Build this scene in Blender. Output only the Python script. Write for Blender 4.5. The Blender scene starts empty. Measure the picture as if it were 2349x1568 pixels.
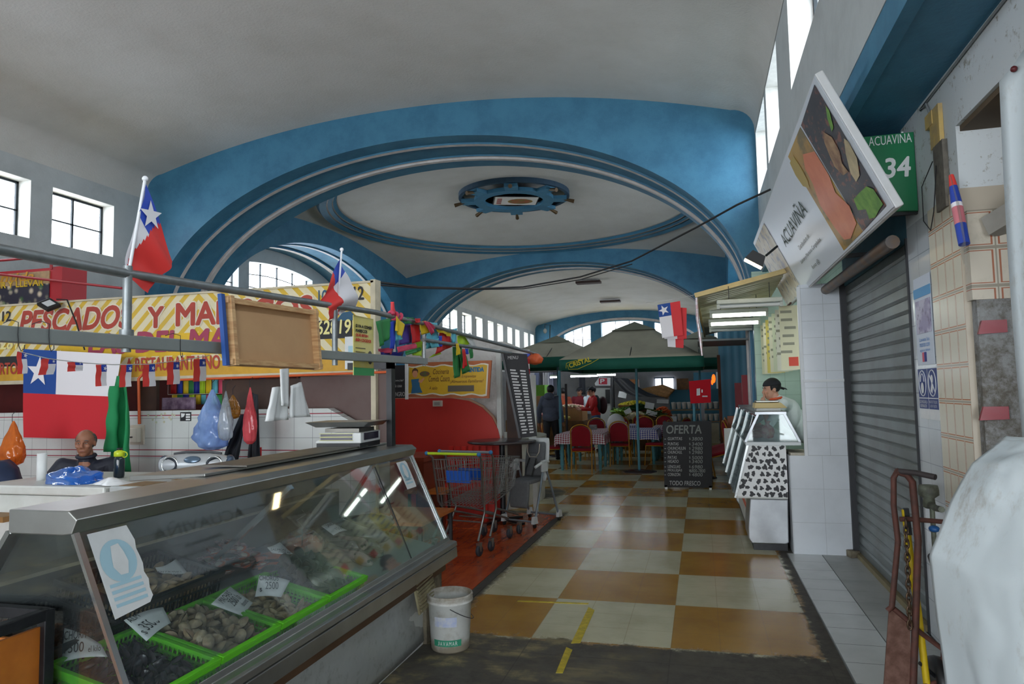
import bpy, bmesh, math, random
from mathutils import Vector, Matrix, Euler, noise
C = bpy.context.scene.collection
SC = bpy.context.scene
R = math.radians
PI = math.pi
# ---------------------------------------------------------------- camera, daylight, exposure
IW, IH, FPX = 2349.0, 1568.0, 1602.0
YAW, TILT, ROLL, EYE = R(14.97), R(4.1), R(-1.12), 1.62
_c, _s = math.cos(YAW), math.sin(YAW)
FWD = Vector((-_s*math.cos(TILT), _c*math.cos(TILT), math.sin(TILT)))
RT0 = Vector((_c, _s, 0)); UP0 = RT0.cross(FWD)
RT = RT0*math.cos(ROLL) + UP0*math.sin(ROLL)
UP = UP0*math.cos(ROLL) - RT0*math.sin(ROLL)
cam = bpy.data.objects.new('camera', bpy.data.cameras.new('camera'))
C.objects.link(cam)
cam.matrix_world = Matrix(((RT.x, UP.x, -FWD.x, 0), (RT.y, UP.y, -FWD.y, 0), (RT.z, UP.z, -FWD.z, EYE), (0, 0, 0, 1)))
cam.data.sensor_width = 36; cam.data.lens = 36*FPX/IW; cam.data.clip_start = 0.05; cam.data.clip_end = 300
SC.camera = cam
SC.view_settings.view_transform = 'Standard'; SC.view_settings.look = 'None'
SC.view_settings.gamma = 1; SC.view_settings.use_curve_mapping = False
SC.view_settings.exposure = 0.0
w = bpy.data.worlds.new('overcast_sky'); SC.world = w; w.use_nodes = True
bg = w.node_tree.nodes['Background']; bg.inputs[0].default_value = (0.90, 0.95, 1.0, 1); bg.inputs[1].default_value = 12.0
SC.cycles.max_bounces = 6; SC.cycles.diffuse_bounces = 4; SC.cycles.glossy_bounces = 3
SC.cycles.transmission_bounces = 5; SC.cycles.transparent_max_bounces = 10
SC.cycles.use_denoising = True; SC.cycles.caustics_reflective = False; SC.cycles.caustics_refractive = False
SC.cycles.sample_clamp_indirect = 4.0
SC.cycles.use_adaptive_sampling = True; SC.cycles.adaptive_threshold = 0.045

def portal(name, loc, rot, sx, sy):
    l = bpy.data.lights.new(name, 'AREA'); l.shape = 'RECTANGLE'; l.size = sx; l.size_y = sy
    l.cycles.is_portal = True
    o = bpy.data.objects.new(name, l); o.location = loc; o.rotation_euler = rot; C.objects.link(o); return o

def at(px, py, X=None, Y=None, Z=None):
    """where the sight line through a spot of the photograph meets a real plane of the building"""
    d = FWD + RT*((px-IW/2)/FPX) - UP*((py-IH/2)/FPX)
    t = X/d.x if X is not None else Y/d.y if Y is not None else (Z-EYE)/d.z
    return Vector((0, 0, EYE)) + d*t

# ---------------------------------------------------------------- helpers: materials
def lin(c):
    f = lambda v: v/12.92 if v <= .04045 else ((v+.055)/1.055)**2.4
    return tuple(f(x/255.0) for x in c[:3]) + (1,)

class Sx:
    """a shader socket or number that can be combined with + - * / and helper functions"""
    def __init__(s, nt, k): s.nt, s.k = nt, k
    def _m(s, op, *a):
        n = s.nt.nodes.new('ShaderNodeMath'); n.operation = op
        for i, x in enumerate((s,)+a):
            v = x.k if isinstance(x, Sx) else x
            if isinstance(v, (int, float)): n.inputs[i].default_value = v
            else: s.nt.links.new(v, n.inputs[i])
        return Sx(s.nt, n.outputs[0])
    def __add__(s, o): return s._m('ADD', o)
    def __sub__(s, o): return s._m('SUBTRACT', o)
    def __mul__(s, o): return s._m('MULTIPLY', o)
    def __truediv__(s, o): return s._m('DIVIDE', o)
    def floor(s): return s._m('FLOOR')
    def fract(s): return s._m('FRACT')
    def abs(s): return s._m('ABSOLUTE')
    def mod(s, o): return s._m('FLOORED_MODULO', o)
    def lt(s, o): return s._m('LESS_THAN', o)
    def gt(s, o): return s._m('GREATER_THAN', o)
    def mx(s, o): return s._m('MAXIMUM', o)
    def mn(s, o): return s._m('MINIMUM', o)
    def sin(s): return s._m('SINE')
    def step(s, a, b):
        n = s.nt.nodes.new('ShaderNodeMapRange'); n.interpolation_type = 'SMOOTHSTEP'
        s.nt.links.new(s.k, n.inputs[0]); n.inputs[1].default_value = a; n.inputs[2].default_value = b
        return Sx(s.nt, n.outputs[0])

class Sh:
    def __init__(s, name, rough=.6, metal=0.0, spec=.5):
        s.m = bpy.data.materials.new(name); s.m.use_nodes = True; s.nt = s.m.node_tree
        s.b = s.nt.nodes['Principled BSDF']
        s.b.inputs['Roughness'].default_value = rough; s.b.inputs['Metallic'].default_value = metal
        s.b.inputs['Specular IOR Level'].default_value = spec
    def pos(s):
        g = s.nt.nodes.new('ShaderNodeNewGeometry'); x = s.nt.nodes.new('ShaderNodeSeparateXYZ')
        s.nt.links.new(g.outputs['Position'], x.inputs[0])
        return [Sx(s.nt, x.outputs[i]) for i in range(3)]
    def opos(s):
        g = s.nt.nodes.new('ShaderNodeTexCoord'); x = s.nt.nodes.new('ShaderNodeSeparateXYZ')
        s.nt.links.new(g.outputs['Object'], x.inputs[0])
        return [Sx(s.nt, x.outputs[i]) for i in range(3)]
    def noise(s, scale, detail=4, rough=.6, stretch=None, world=True):
        if world:
            g = s.nt.nodes.new('ShaderNodeNewGeometry').outputs['Position']
        else:
            g = s.nt.nodes.new('ShaderNodeTexCoord').outputs['Object']
        if stretch:
            mp = s.nt.nodes.new('ShaderNodeMapping'); mp.inputs['Scale'].default_value = stretch
            s.nt.links.new(g, mp.inputs[0]); g = mp.outputs[0]
        n = s.nt.nodes.new('ShaderNodeTexNoise'); n.inputs['Scale'].default_value = scale
        n.inputs['Detail'].default_value = detail; n.inputs['Roughness'].default_value = rough
        s.nt.links.new(g, n.inputs['Vector'])
        return Sx(s.nt, n.outputs[0])
    def voro(s, scale, world=False):
        g = s.nt.nodes.new('ShaderNodeNewGeometry').outputs['Position'] if world else s.nt.nodes.new('ShaderNodeTexCoord').outputs['Object']
        n = s.nt.nodes.new('ShaderNodeTexVoronoi'); n.inputs['Scale'].default_value = scale
        s.nt.links.new(g, n.inputs['Vector'])
        return Sx(s.nt, n.outputs[0])
    def mix(s, f, a, b):
        n = s.nt.nodes.new('ShaderNodeMix'); n.data_type = 'RGBA'
        for i, v in ((0, f), (6, a), (7, b)):
            v = v.k if isinstance(v, Sx) else v
            if isinstance(v, (int, float)): n.inputs[i].default_value = v
            elif isinstance(v, tuple): n.inputs[i].default_value = lin(v)
            else: s.nt.links.new(v, n.inputs[i])
        return n.outputs[2]
    def col(s, c):
        if isinstance(c, tuple): s.b.inputs['Base Color'].default_value = lin(c)
        else: s.nt.links.new(c, s.b.inputs['Base Color'])
        return s
    def rough(s, f):
        s.nt.links.new(f.k, s.b.inputs['Roughness']); return s
    def bump(s, h, strength=.3, dist=.02):
        n = s.nt.nodes.new('ShaderNodeBump'); n.inputs['Strength'].default_value = strength
        n.inputs['Distance'].default_value = dist
        s.nt.links.new(h.k, n.inputs['Height']); s.nt.links.new(n.outputs[0], s.b.inputs['Normal']); return s

MATS = {}
def mat(name, c, rough=.6, metal=0.0, var=0.0, vs=6, bump=0.0, bs=60, c2=None, spec=.5, alpha=None, trans=None, emit=None, sheen=0):
    """a simple procedural surface: a colour with noise of a second colour and an optional fine bump"""
    if name in MATS: return MATS[name]
    s = Sh(name, rough, metal, spec)
    if var or c2:
        c2 = c2 or tuple(max(0, int(v*.72)) for v in c)
        n = s.noise(vs)
        s.col(s.mix(n.step(.5-.28, .5+.28)*(var or 1.0), c, c2))
    else: s.col(c)
    if bump: s.bump(s.noise(bs, 3), bump, .01)
    if alpha is not None: s.b.inputs['Alpha'].default_value = alpha
    if trans is not None: s.b.inputs['Transmission Weight'].default_value = trans
    if emit: s.b.inputs['Emission Color'].default_value = lin(emit[0]); s.b.inputs['Emission Strength'].default_value = emit[1]
    MATS[name] = s.m
    return s.m

def glassmat(name, tint=(235, 245, 245), refl=.10, dirt=0.0, dirtc=(190, 200, 205)):
    """clear pane: mostly see-through with a sheen, and a film of dust"""
    if name in MATS: return MATS[name]
    m = bpy.data.materials.new(name); m.use_nodes = True; nt = m.node_tree; nt.nodes.clear()
    out = nt.nodes.new('ShaderNodeOutputMaterial'); tr = nt.nodes.new('ShaderNodeBsdfTransparent'); gl = nt.nodes.new('ShaderNodeBsdfGlossy')
    tr.inputs[0].default_value = lin(tint); gl.inputs['Roughness'].default_value = .03
    fr = nt.nodes.new('ShaderNodeLayerWeight'); fr.inputs[0].default_value = .25
    mr = nt.nodes.new('ShaderNodeMapRange'); nt.links.new(fr.outputs['Fresnel'], mr.inputs[0]); mr.inputs[3].default_value = refl*.5; mr.inputs[4].default_value = min(1, refl*6)
    mx = nt.nodes.new('ShaderNodeMixShader'); nt.links.new(mr.outputs[0], mx.inputs[0]); nt.links.new(tr.outputs[0], mx.inputs[1]); nt.links.new(gl.outputs[0], mx.inputs[2])
    last = mx.outputs[0]
    if dirt:
        df = nt.nodes.new('ShaderNodeBsdfDiffuse'); df.inputs[0].default_value = lin(dirtc)
        ns = nt.nodes.new('ShaderNodeTexNoise'); ns.inputs['Scale'].default_value = 3.5; ns.inputs['Detail'].default_value = 6
        g = nt.nodes.new('ShaderNodeNewGeometry'); nt.links.new(g.outputs['Position'], ns.inputs['Vector'])
        m2 = nt.nodes.new('ShaderNodeMapRange'); nt.links.new(ns.outputs[0], m2.inputs[0]); m2.inputs[1].default_value = .35; m2.inputs[2].default_value = .75; m2.inputs[3].default_value = dirt*.3; m2.inputs[4].default_value = dirt
        mm = nt.nodes.new('ShaderNodeMixShader'); nt.links.new(m2.outputs[0], mm.inputs[0]); nt.links.new(last, mm.inputs[1]); nt.links.new(df.outputs[0], mm.inputs[2]); last = mm.outputs[0]
    nt.links.new(last, out.inputs[0]); MATS[name] = m; return m

# ---------------------------------------------------------------- helpers: objects
def T(o, label=None, cat=None, group=None, kind=None):
    if label: o['label'] = label
    if cat: o['category'] = cat
    if group: o['group'] = group
    if kind: o['kind'] = kind
    return o

def thing(name, label, cat, loc=(0, 0, 0), rz=0.0, group=None):
    o = bpy.data.objects.new(name, None); C.objects.link(o); o.empty_display_size = .05
    o.location = loc; o.rotation_euler = (0, 0, rz)
    return T(o, label, cat, group)

def basis(o):
    return Matrix.Translation(o.location) @ o.rotation_euler.to_matrix().to_4x4() @ Matrix.Diagonal((*o.scale, 1))
def wmat(o):
    return wmat(o.parent) @ basis(o) if o.parent else basis(o)

class MB:
    def __init__(s): s.v = []; s.f = []; s.m = []; s.sm = []
    def add(s, vs, fs, mi=0, sm=False, M=None):
        b = len(s.v)
        s.v += [tuple(M @ Vector(v)) if M else tuple(v) for v in vs]
        s.f += [tuple(b+i for i in f) for f in fs]; s.m += [mi]*len(fs); s.sm += [sm]*len(fs)
        return s
    def box(s, c, d, rot=None, mi=0, M=None, taper=1.0):
        x, y, z = d[0]/2, d[1]/2, d[2]/2; t = taper
        vs = [(-x, -y, -z), (x, -y, -z), (x, y, -z), (-x, y, -z), (-x*t, -y*t, z), (x*t, -y*t, z), (x*t, y*t, z), (-x*t, y*t, z)]
        K = Matrix.Translation(c) @ (Euler(rot).to_matrix().to_4x4() if rot else Matrix.Identity(4))
        if M: K = M @ K
        return s.add(vs, [(0, 3, 2, 1), (4, 5, 6, 7), (0, 1, 5, 4), (1, 2, 6, 5), (2, 3, 7, 6), (3, 0, 4, 7)], mi, False, K)
    def b2(s, x0, x1, y0, y1, z0, z1, mi=0):
        return s.box(((x0+x1)/2, (y0+y1)/2, (z0+z1)/2), (abs(x1-x0), abs(y1-y0), abs(z1-z0)), None, mi)
    def bar(s, a, b, w, h, mi=0, up=(0, 0, 1)):
        a, b = Vector(a), Vector(b); d = b-a; L = d.length; d.normalize(); u = Vector(up)
        if abs(d.dot(u)) > .98: u = Vector((0, 1, 0))
        x = d.cross(u).normalized(); z = x.cross(d)
        M = Matrix(((x.x, d.x, z.x, 0), (x.y, d.y, z.y, 0), (x.z, d.z, z.z, 0), (0, 0, 0, 1))); M.translation = (a+b)/2
        return s.box((0, 0, 0), (w, L, h), None, mi, M)
    def tube(s, pts, r, n=8, mi=0, closed=False, sm=True, caps=True, flat=1.0):
        pts = [Vector(p) for p in pts]; k = len(pts); rs = r if isinstance(r, (list, tuple)) else [r]*k
        ref = None; vs = []
        for i, p in enumerate(pts):
            if closed: d = pts[(i+1) % k]-pts[i-1]
            else: d = pts[min(i+1, k-1)]-pts[max(i-1, 0)]
            if d.length < 1e-9: d = Vector((0, 0, 1))
            d.normalize()
            if ref is None: ref = Vector((0, 0, 1)) if abs(d.z) < .9 else Vector((1, 0, 0))
            x = d.cross(ref)
            if x.length < 1e-4: x = d.cross(Vector((0, 1, 0)))
            x.normalize(); y = x.cross(d); ref = y
            for j in range(n):
                a = 2*PI*j/n; vs.append(p + (x*math.cos(a)+y*math.sin(a)*flat)*rs[i])
        fs = []
        for i in range(k if closed else k-1):
            for j in range(n):
                a, b2 = i*n+j, i*n+(j+1) % n; c, d = ((i+1) % k)*n+(j+1) % n, ((i+1) % k)*n+j
                fs.append((a, b2, c, d))
        s.add(vs, fs, mi, sm)
        if caps and not closed: s.add(vs[:n], [tuple(range(n))[::-1]], mi); s.add(vs[-n:], [tuple(range(n))], mi)
        return s
    def lathe(s, prof, c=(0, 0, 0), n=20, mi=0, sm=True, M=None, sx=1, sy=1, cap=True):
        vs = []; k = len(prof)
        for r, z in prof:
            for j in range(n): a = 2*PI*j/n; vs.append((c[0]+r*math.cos(a)*sx, c[1]+r*math.sin(a)*sy, c[2]+z))
        fs = [(i*n+j, i*n+(j+1) % n, (i+1)*n+(j+1) % n, (i+1)*n+j) for i in range(k-1) for j in range(n)]
        if cap and prof[0][0] > 1e-6: fs.append(tuple(range(n))[::-1])
        if cap and prof[-1][0] > 1e-6: fs.append(tuple(range((k-1)*n, k*n)))
        return s.add(vs, fs, mi, sm, M)
    def cyl(s, a, b, r, n=14, mi=0, r2=None): return s.tube([a, b], [r, r if r2 is None else r2], n, mi)
    def prism(s, poly, vec, mi=0):
        n = len(poly); v = Vector(vec); vs = [Vector(p) for p in poly]; vs += [p+v for p in vs]
        fs = [tuple(range(n))[::-1], tuple(range(n, 2*n))]+[(i, (i+1) % n, n+(i+1) % n, n+i) for i in range(n)]
        return s.add(vs, fs, mi)
    def quad(s, a, b, c, d, mi=0): return s.add([a, b, c, d], [(0, 1, 2, 3)], mi)
    def grid(s, fn, nu, nv, mi=0, sm=True, cu=False, mf=None):
        vs = [fn(i/(nu if cu else nu), j/nv) for i in range(nu if cu else nu+1) for j in range(nv+1)]
        fs = []; k = nu if cu else nu+1; w_ = nv+1
        for i in range(nu):
            for j in range(nv): fs.append((i*w_+j, ((i+1) % k)*w_+j, ((i+1) % k)*w_+j+1, i*w_+j+1))
        b = len(s.f); s.add(vs, fs, mi, sm)
        if mf:
            q = 0
            for i in range(nu):
                for j in range(nv): s.m[b+q] = mf((i+.5)/nu, (j+.5)/nv); q += 1
        return s
    def ball(s, c, r, nu=12, nv=8, mi=0, M=None):
        r = r if isinstance(r, (tuple, list)) else (r, r, r)
        prof = [(math.sin(PI*i/nv), -math.cos(PI*i/nv)) for i in range(nv+1)]
        K = Matrix.Translation(c) @ Matrix.Diagonal((*r, 1))
        if M: K = M @ K
        return s.lathe([(max(a, 0), b) for a, b in prof], (0, 0, 0), nu, mi, True, K)
    def text(s, t, o, ux, uz, wd, ht, mi=0, depth=.004, shear=0.0, keep=False, off=0.0, bold=0.0, res=3):
        """letters filling a box wd x ht whose lower left corner is o"""
        cu = bpy.data.curves.new('t', 'FONT'); cu.body = t; cu.resolution_u = res; cu.shear = shear; cu.offset = off
        ob = bpy.data.objects.new('t', cu); C.objects.link(ob)
        me = bpy.data.meshes.new_from_object(ob.evaluated_get(bpy.context.evaluated_depsgraph_get()))
        P = [v.co.copy() for v in me.vertices]; F = [tuple(p.vertices) for p in me.polygons]
        bpy.data.objects.remove(ob); bpy.data.curves.remove(cu); bpy.data.meshes.remove(me)
        if not P: return s
        x0, x1 = min(p.x for p in P), max(p.x for p in P); y0, y1 = min(p.y for p in P), max(p.y for p in P)
        ux, uz = Vector(ux).normalized(), Vector(uz).normalized(); nn = ux.cross(uz)
        kx = wd/(x1-x0); ky = ht/(y1-y0)
        if keep: kx = ky = min(kx, ky)
        o = Vector(o)
        for i, (bx, bz) in enumerate(((0, 0), (1, 0), (-1, 0), (0, 1), (0, -1), (.7, .7), (-.7, .7), (.7, -.7), (-.7, -.7)) if bold else ((0, 0),)):
            s.add([o+ux*((p.x-x0)*kx+bx*bold)+uz*((p.y-y0)*ky+bz*bold)+nn*(depth+i*.00004) for p in P], F, mi)
        return s
    def build(s, name, mats, parent=None, local=False, solid=0.0, bevel=0.0, sub=0, label=None, kind=None, off=0.0):
        me = bpy.data.meshes.new(name); vs = s.v
        if parent is not None and not local:
            Mi = wmat(parent).inverted(); vs = [tuple(Mi @ Vector(v)) for v in vs]
        me.from_pydata(vs, [], s.f)
        mats = mats if isinstance(mats, (list, tuple)) else [mats]
        for m_ in mats: me.materials.append(m_)
        me.polygons.foreach_set('material_index', s.m); me.polygons.foreach_set('use_smooth', s.sm); me.update()
        o = bpy.data.objects.new(name, me); C.objects.link(o)
        if parent is not None: o.parent = parent
        if bevel: b = o.modifiers.new('bevel', 'BEVEL'); b.width = bevel; b.segments = 2; b.limit_method = 'ANGLE'; b.harden_normals = False
        if solid: b = o.modifiers.new('thickness', 'SOLIDIFY'); b.thickness = solid; b.offset = off
        if sub: b = o.modifiers.new('round', 'SUBSURF'); b.levels = sub; b.render_levels = sub
        if label: o['label'] = label
        if kind: o['kind'] = kind
        return o

def top(mb, name, mats, label, cat, group=None, kind=None, **k):
    """a thing that is one mesh; its origin is moved to its base"""
    xs = [v[0] for v in mb.v]; ys = [v[1] for v in mb.v]; zs = [v[2] for v in mb.v]
    L = Vector(((min(xs)+max(xs))/2, (min(ys)+max(ys))/2, min(zs)))
    mb.v = [(v[0]-L.x, v[1]-L.y, v[2]-L.z) for v in mb.v]
    o = mb.build(name, mats, None, True, **k); o.location = L
    return T(o, label, cat, group, kind)

def struct(mb, name, mats, parent=None, **k):
    o = mb.build(name, mats, parent, **k)
    if parent is None: o['kind'] = 'structure'
    return o

def dup(o, loc=None, rz=None, rot=None, scale=None, label=None, group=None, parent=None, sc=True):
    c = o.copy(); C.objects.link(c)
    if parent is not None: c.parent = parent
    if loc is not None: c.location = loc
    if rz is not None: c.rotation_euler = (0, 0, rz)
    if rot is not None: c.rotation_euler = rot
    if scale is not None: c.scale = (scale,)*3 if isinstance(scale, (int, float)) else scale
    if label: c['label'] = label
    if group: c['group'] = group
    for ch in KIDS.get(o.name, None) or [q for q in o.children]: dup(ch, parent=c)
    return c
KIDS = {}
def V(*a): return Vector(a)
# ================================================================ THE BUILDING
def tilemat(name, ax, su, sv, ou, ov, c, grout, gw=.03, var=.25, c2=None, rough=.2, nz=3.0, bumpy=True):
    s = Sh(name, rough); p = s.pos(); u = (p[ax[0]]-ou)/su; v = (p[ax[1]]-ov)/sv
    gu, gv = gw*.2/su, gw*.2/sv
    ln = u.fract().lt(gu).mx(v.fract().lt(gv))
    base = s.mix(s.noise(nz, 5).step(.4, .75)*var, c, c2 or tuple(int(x*.78) for x in c))
    s.col(s.mix(ln, base, grout))
    MATS[name] = s.m; return s.m

BX0, BX1, BXC = -10.2, .95, -4.62          # side walls and axis of the nave
blue = Sh('blue_wall_paint', .55); n_ = blue.noise(2.2, 6, .7)
blue.col(blue.mix(n_.step(.35, .7), (66, 126, 156), (52, 108, 138))).bump(blue.noise(40, 3), .25, .01); blue = blue.m
white_plaster = Sh('white_ceiling_plaster', .85); n_ = white_plaster.noise(.9, 8, .65)
white_plaster.col(white_plaster.mix(n_.step(.3, .85), (206, 205, 199), (192, 190, 182))).bump(white_plaster.noise(28, 4), .35, .02); white_plaster = white_plaster.m
grey_wall = Sh('pale_grey_wall_paint', .8); n_ = grey_wall.noise(1.6, 6, .7)
grey_wall.col(grey_wall.mix(n_.step(.4, .8), (186, 192, 192), (168, 174, 174))).bump(grey_wall.noise(30, 3), .2, .01); grey_wall = grey_wall.m
trim_white = mat('off_white_moulding', (212, 208, 205), .6, var=.5, vs=5)
bar_dark = mat('dark_window_steel', (40, 48, 52), .5, .3)
pane = glassmat('window_glass', (250, 252, 255), .05)
reveal_white = mat('white_window_reveal', (228, 228, 222), .7, var=.4, vs=9)

# ---- floor
s = Sh('checkered_vinyl_floor', .3); X, Y, Z = s.pos()
u = (X+.24)/.9; v = (Y-5.5)/.9
par = (u.floor()+v.floor()).mod(2.0)
n1 = s.noise(2.4, 6); n2 = s.noise(9, 6, .7); n3 = s.noise(26, 4, .7); ns = s.noise(1.2, 5, .6, (1, 5, 1))
cream = s.mix(n1.step(.35, .75), (204, 200, 170), (184, 179, 148)); brown = s.mix(n1.step(.35, .75), (176, 132, 50), (156, 114, 44))
base = s.mix(par, cream, brown)
seam = (u*3.0).fract().lt(.014).mx((v*3.0).fract().lt(.014))*.35
base = s.mix(seam, base, (120, 100, 66))
spots = n3.step(.72, .78)*n2.step(.55, .7)*.6
base = s.mix(spots, base, (60, 55, 48))
base = s.mix(s.noise(5, 8, .75, (.6, 2.5, 1)).step(.55, .8)*.35, base, (122, 108, 78))
edge = (n2-.5)*.5+(n1-.5)*.35
front = (((Y*-1.0)+4.62)+edge*.55).step(-.02, .06)
side = ((X-.64)+edge*.38-((Y-6.0)*.012)).step(-.01, .05)
left = (((X*-1.0)-1.74)+edge*.32).step(-.02, .05)*Y.lt(9.4)
patch = (((X+2.45)*(X+2.45)+(Y-11.0)*(Y-11.0)*.25)*-1.0+.12+edge*.3).step(0, .05)
dirt = front.mx(side).mx(left).mx(patch)
worn = (n1*.6+n2*.4).step(.45, .6)*((X*-1.0)*.55+.15).step(0, 1.0)*ns.step(.35, .6)
dcol = s.mix(worn, s.mix(n2.step(.35, .7), (84, 80, 72), (62, 58, 54)), (150, 138, 100))
cracks = ((u*1.0).fract().lt(.008).mx(((Y-3.1)/.62).fract().lt(.014)))*.5
dcol = s.mix(cracks, dcol, (48, 45, 40))
s.col(s.mix(dirt, base, dcol)); s.rough(dirt*.45+.16+n2*.12); s.bump(n2*.3+n3*.2+dirt*-.2, .12, .01)
checker_floor = s.m
struct(MB().quad((-16, -8, 0), (9, -8, 0), (9, 60, 0), (-16, 60, 0)), 'floor', checker_floor)
# red clay-tiled terrace of the eating places beside the aisle
s = Sh('red_glazed_floor_tiles', .18); X, Y, Z = s.pos(); n1 = s.noise(3, 6, .7, (3, .6, 1)); n2 = s.noise(14, 4)
ln = ((X+1.87)/.33).fract().lt(.02).mx(((Y-5.0)/.33).fract().lt(.02))
base = s.mix(n1.step(.35, .7), (182, 84, 44), (144, 60, 34)); s.col(s.mix(ln*.4, base, (96, 52, 36))); s.rough(n2*.25+.08); s.bump(n1, .08, .01); redtile = s.m
mb = MB(); mb.prism([(-1.87, 2, 0), (-1.87, 8.6, 0), (-1.84, 9.1, 0), (-2.7, 9.2, 0), (-10, 9.2, 0), (-10, 2, 0)], (0, 0, .012)); struct(mb, 'floor_terrace', redtile)
mb = MB(); mb.prism([(-1.87, 4.9, 0), (-1.80, 4.9, 0), (-1.78, 9.16, 0), (-1.87, 9.1, 0)], (0, 0, .006)); struct(mb, 'trim_1', mat('dark_mortar', (74, 70, 64), .9, var=.6, vs=12))
# white tiled strip before the shutters
wt = tilemat('white_strip_floor_tiles', (0, 1), .31, .31, .752, 7.34, (205, 210, 210), (120, 124, 124), .03, .3, rough=.25)
struct(MB().b2(.752, 1.062, -1, 7.35, 0, .012), 'floor_strip', wt)
gt = tilemat('grey_strip_floor_slabs', (0, 1), .6, .31, 1.066, 7.34, (168, 172, 170), (130, 134, 132), .02, .5, rough=.5)
struct(MB().b2(1.066, 1.36, -1, 7.35, 0, .012), 'floor_slabs', gt)
# yellow tape marks
yt = mat('yellow_floor_tape', (214, 190, 40), .5, var=.55, vs=22, c2=(110, 100, 40))
a, b = at(1187, 1378, Z=0), at(1350, 1384, Z=0)
top(MB().prism([(a.x, a.y-.012, 0), (b.x, b.y-.018, 0), (b.x, b.y+.014, 0), (a.x, a.y+.014, 0)], (0, 0, .002)), 'floor_tape', yt, 'thin yellow tape strip lying across the checkered aisle', 'tape')
def tape(l, label):
    pts = [at(*p, Z=0) for p in l]
    top(MB().prism([(p.x, p.y, 0) for p in pts], (0, 0, .002)), 'floor_tape', yt, label, 'tape')
tape([(1310, 1475), (1331, 1474), (1364, 1399), (1350, 1392)], 'yellow tape strip on the cream tile, pointing along the aisle')
tape([(1275, 1543), (1291, 1543), (1313, 1490), (1299, 1484)], 'scuffed yellow tape piece on the dark worn floor')

# ---- profiles of vault and arches
def extr(x):
    u_ = abs((x+4.72)/5.6); return 5.80+.80*(1-u_**2.1)
def vault_profile(x0=BX0+.006, x1=BX1-.006, r=.34, n=40, zb=5.46):
    P = [(x1, zb)]; zc = extr(x1-r)
    for k in range(9): a = PI/2*k/8; P.append((x1-r+r*math.cos(a), zc-r+r*math.sin(a)))
    for k in range(1, n): x = x1-r+(x0+r-(x1-r))*k/n; P.append((x, extr(x)))
    zc = extr(x0+r)
    for k in range(9): a = PI/2+PI/2*k/8; P.append((x0+r+r*math.cos(a), zc-r+r*math.sin(a)))
    P.append((x0, zb)); return P
VP_ = vault_profile()
def arch_pts(cx, a, b, zs, off=0.0, n=64):
    P = [(cx+a+off, 0), (cx+a+off, zs)]
    for k in range(1, n): t = PI*k/n; P.append((cx+(a+off)*math.cos(t), zs+(b+off)*math.sin(t)))
    return P+[(cx-a-off, zs), (cx-a-off, 0)]
def resample(P, n):
    L = [0]
    for i in range(1, len(P)): L.append(L[-1]+math.dist(P[i-1], P[i]))
    out = []; j = 0
    for k in range(n+1):
        t = L[-1]*k/n
        while j < len(L)-2 and L[j+1] < t: j += 1
        q = (t-L[j])/max(1e-9, L[j+1]-L[j]); out.append(tuple(P[j][i]+(P[j+1][i]-P[j][i])*q for i in range(2)))
    return out
def face_strip(mb, A, B, mapf, mi=0):
    n = len(A); vs = [mapf(*p) for p in A]+[mapf(*p) for p in B]
    mb.add(vs, [(i, i+1, n+i+1, n+i) for i in range(n-1)], mi)
def outer_for(inner, prof_top):
    """match each point of the opening to a point of the wall outline"""
    out = []
    k = len(inner)
    top_ = resample(prof_top, k-3)
    x1, x0 = prof_top[0][0], prof_top[-1][0]
    out.append((x1, 0)); out += top_; out.append((x0, 0))
    return out[:k]
soff = [(0, 0, 0), (.36, 0, 0), (.365, -.03, 1), (.455, -.035, 1), (.46, .03, 0), (1.10, .03, 0), (1.105, .0, 1), (1.15, .0, 1), (1.155, -.035, 1), (1.25, -.035, 1), (1.255, 0, 0), (1.70, 0, 0)]
VPW = [(BXC+(x-BXC)*1.03, z+.25) for x, z in VP_]
def arch_wall(name, tname, y0, cx=BXC, a=5.42, b=3.03, zs=3.0, prof=VPW, flip=False, mapf=None, sgn=1, deep=soff):
    mapf = mapf or (lambda y: (lambda x, z: (x, y, z)))
    inner = arch_pts(cx, a, b, zs)
    mb = MB(); face_strip(mb, inner, outer_for(inner, prof), mapf(y0)); face_strip(mb, inner, outer_for(inner, prof), mapf(y0+1.7*sgn))
    tr = MB()
    for i in range(len(deep)-1):
        (d0, o0, m0), (d1, o1, m1) = deep[i], deep[i+1]
        A = arch_pts(cx, a, b, zs, o0); B = arch_pts(cx, a, b, zs, o1)
        t_ = tr if (m0 and m1) else mb
        vs = [mapf(y0+d0*sgn)(*p) for p in A]+[mapf(y0+d1*sgn)(*p) for p in B]; n = len(A)
        t_.add(vs, [(k, k+1, n+k+1, n+k) for k in range(n-1)], 0, True)
    o = struct(mb, name, blue); t = struct(tr, tname, trim_white)
    return o
arch_wall('wall_arch_near', 'trim_2', 11.0)
arch_wall('wall_arch_far', 'trim_3', 23.3)
# flat sheets that close the crown of the near arch's channel
mb = MB()
for k in range(-3, 4):
    t0 = PI/2+.18+k*.105; P = []
    for t in (t0+.004, t0+.099):
        P.append((BXC+5.5*math.cos(t), 3.0+3.1*math.sin(t)))
    mb.prism([(P[0][0], 11.5, P[0][1]), (P[1][0], 11.5, P[1][1]), (P[1][0], 12.1, P[1][1]), (P[0][0], 12.1, P[0][1])], (0, 0, .01))
struct(mb, 'trim_4', blue)

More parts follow.
